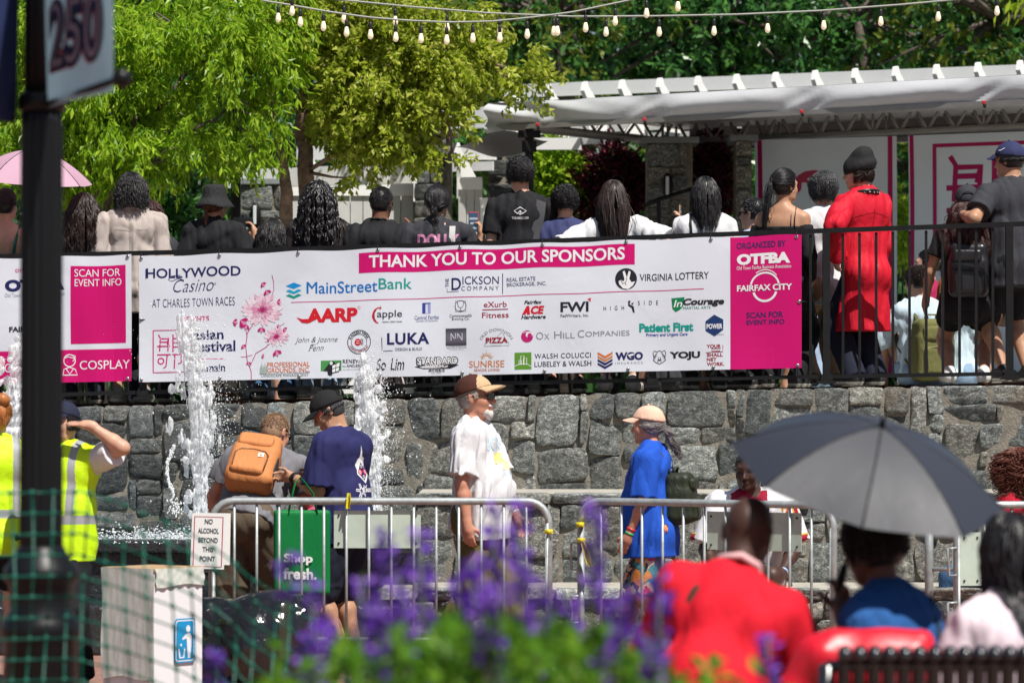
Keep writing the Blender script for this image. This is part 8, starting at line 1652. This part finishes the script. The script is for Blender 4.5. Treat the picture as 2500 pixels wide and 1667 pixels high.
pc = front('bald man in a bright red shirt sitting with his back to the camera', 1712, 12.1, (0, -.02, .605), 1.0, -4, w=.88, lean=27, side=13, skincol=SK_D, seed=41, head=(14, 2, 4), feet=((-.2, .45, 0), (.2, .45, 0)), arms=(((.30, .38, -.9), (-.3, .8, -.3)), ((.26, .40, -.9), (-.4, .8, -.3))), top=dict(mat=M_REDT, sleeve=.95, hem=.10, loose=.022, noise=.010, nf=8), bottom=dict(mat=BLKP), shoes=SH_B)
T = pc['T']; mb = MB(); mb.tube([T(-.075, .0, .545), T(-.055, -.06, .575), T(0, -.08, .585), T(.055, -.06, .575), T(.075, 0, .545)], .022, 8, flat=.6); mb.build('collar', mat('pale_collar', (.62, .35, .36), rough=.8), pc['root'])
M_DV = cloth('denim_vest', (.018, .085, .26), bump=.5, bscale=30)
pc = front('woman in a sleeveless denim vest sitting under the black umbrella', 2238, 12.35, (0, 0, .50), .98, 48, sex='f', w=1.12, lean=14, skincol=skin('deep_brown', (.11, .05, .03)), seed=42, head=(10, 4, 0), feet=((-.15, .5, 0), (.15, .45, 0)), arms=(((.42, .12, -.9), (-.1, .6, -.5)), ((.1, .55, -.6), (-.2, .5, .8), (0, 0, 1), None, 1.4)), top=dict(mat=M_DV, sleeve=0, hem=.08, loose=.01, name='denim_vest', g=.016), bottom=dict(mat=cloth('flower_dress', (.30, .04, .06))), shoes=SH_B, hair=dict(m=HB, style='short', L=.06, n=420, vol=.014, low=-.07))
J = pc['J']; R_ = rotm((0, 0, 1), math.radians(48)); hand_w = Vector(R_ @ J['hand', 1]) + pc['root'].location
mb = MB(); T = pc['T']; f = on_cloth(pc, T(0, -.3, 0), pc['ax'], pc['az'], pc['ay']); Q = f(np.array([(.13, .5), (.08, .36), (.02, .22), (-.06, .08), (-.10, 0)]), np.full(5, .008)); mb.tube(list(Q), .008, 6); sb = carried('bag_strap', 'thin dark bag strap across the denim vest', 'bag', pc); mb.build('webbing', M_BLACK_STEEL, sb)
M_PKT = cloth('pale_pink_tee', (.66, .54, .58))
pc = front('woman with long dark braids in a pale pink T-shirt at the right edge', 2512, 11.95, (0, 0, .50), .97, 26, sex='f', w=1.14, lean=8, skincol=SK_B, seed=43, head=(16, 8, 0), feet=((-.15, .5, 0), (.15, .45, 0)), arms=(((.28, .2, -1), (-.3, .8, -.2)), None), top=dict(mat=M_PKT, sleeve=.72, hem=.10, loose=.014, noise=.008), bottom=dict(mat=JEAN), shoes=SH_W, hair=dict(m=HB, style='dread', L=.40, n=130, wave=.004, vol=.010, low=-.09, r=.006, seg=20, spread=.3, gather=.8))
M_UM = mat('umbrella_nylon_sheen', (.085, .088, .096), rough=.45, trans=.2, spec=.5, bump=.12, bscale=7); M_UMD = mat('umbrella_nylon_shaded', (.028, .031, .042), rough=.42, spec=.6, bump=.12, bscale=7)  # one black cloth; sun sheen on the front panels painted as paler grey
umbrella('black umbrella shading the woman in the denim vest', W(2152, 1042, 12.45), .462, .18, (math.radians(20), math.radians(13), math.radians(0)), M_BLACK_STEEL, [M_UM, M_UMD], .50, rot0=math.radians(-93), pm=[0, 1, 1, 1, 1, 1, 1, 0])
# red bag on the bench
p = Wz(2120, 0, 11.75); t = thing('red_bag', 'crumpled bright red bag lying against the bench between the sitters', 'bag', (p.x, p.y, W(2100, 1660, 11.75).z - .02)); zz = W(2120, 1555, 11.75).z - t.location.z
V, Fq = sdf_mesh([Box((0, 0, zz * .45), (.17, .09, zz * .5), rad=.04, k=.04), Cap((-.1, -.02, zz * .93), (.16, -.02, zz * .95), .035, .03, k=.04), Cap((-.15, 0, zz * .6), (-.22, 0, 0), .07, .06, k=.05)], .01, noise=(.014, 6, 15, (1, 1, 1))); fast_mesh('bag', V, Fq, mat('red_nylon', (.58, .008, .022), rough=.4, bump=.4, bscale=9), t)
mb = MB(); mb.tube([(-.02, -.02, zz * .9), (.0, -.03, zz * 1.1), (.05, -.03, zz * 1.13), (.07, -.02, zz * .92)], .010, 6); mb.build('handle', mat('red_nylon', (.58, .008, .022)), t)
# purple flowers: u, top v, depth, spikes
bed = mesh_obj('planting_bed', [(-1.2, 6.0, .28), (1.0, 6.0, .28), (1.0, 9.6, .28), (-1.2, 9.6, .28)], [(0, 1, 2, 3)], mat('soil', (.06, .04, .028), rough=.95, var=.3, vscale=8)); props(bed, kind='structure')
rgp = random.Random(12)
lab_s = 'blurred purple salvia plant in the foreground flower bed'
rows = [(720, 1350, 8.3), (770, 1470, 7.9), (850, 1285, 8.4), (915, 1400, 7.8), (1010, 1400, 7.7), (1060, 1300, 8.3), (1120, 1235, 8.5), (1190, 1370, 8.2), (1265, 1240, 8.1), (1320, 1360, 7.7), (1385, 1235, 8.2), (1440, 1350, 8.5), (1540, 1370, 8.3), (1610, 1450, 8.5), (1015, 1460, 7.2), (1130, 1430, 7.1), (1250, 1440, 7.0), (1370, 1430, 7.2), (1480, 1470, 7.0), (900, 1490, 7.1), (770, 1560, 7.0), (1620, 1560, 7.1), (1860, 1540, 8.4), (560, 1590, 8.0)]
for i, (u, v, D) in enumerate(rows): salvia(lab_s, u, v, D, 100 + i, nsp=4 if v < 1420 else 2, spread=.085, leafy=1.5 if v > 1400 else 1.0)
rg = np.random.RandomState(5); n = 2200; U = np.clip(rg.normal(1180, 260, n), 640, 1900); Dd = rg.uniform(6.9, 8.8, n); topv = np.interp(U, [640, 800, 950, 1150, 1350, 1500, 1600, 1750, 1900], [1660, 1620, 1580, 1545, 1540, 1580, 1620, 1650, 1670]) + 30 * np.sin(U * .05)
Z = np.array([W(a, b, d).z for a, b, d in zip(U, topv, Dd)]); Zc = Z - np.abs(rg.normal(size=n)) * .06; C = np.stack([(U - 1250) / FPX * Dd, Dd, Zc], 1)
o = leaves('salvia_foliage', C, rg.normal(size=(n, 3)) + np.array([0, 0, .4]), .044, .024, LF, None, rg, mi=rg.choice(3, n, p=[.45, .35, .2]), up=(0, 0, 1)); props(o, 'dense bright green leaf mass under the purple salvia', 'foliage', kind='stuff')
tw = thing('overhanging_twig', 'twig of bright leaves hanging into the top right corner', 'twig', tuple(W(2500, 10, 20))); rg = np.random.RandomState(8); n = 26; C = rg.normal(size=(n, 3)) * np.array([.045, .03, .03]); leaves('foliage', C, rg.normal(size=(n, 3)) * .5 + np.array([-.3, 0, -.8]), .085, .026, LG, tw, rg, mi=rg.choice(3, n)); mb = MB(); mb.tube([(.25, 0, .2), (.1, 0, .07), (0, 0, 0), (-.05, 0, -.03)], [.01, .006, .004, .002], 6); mb.build('stem', mat('bark_grey', (.1, .08, .065)), tw)
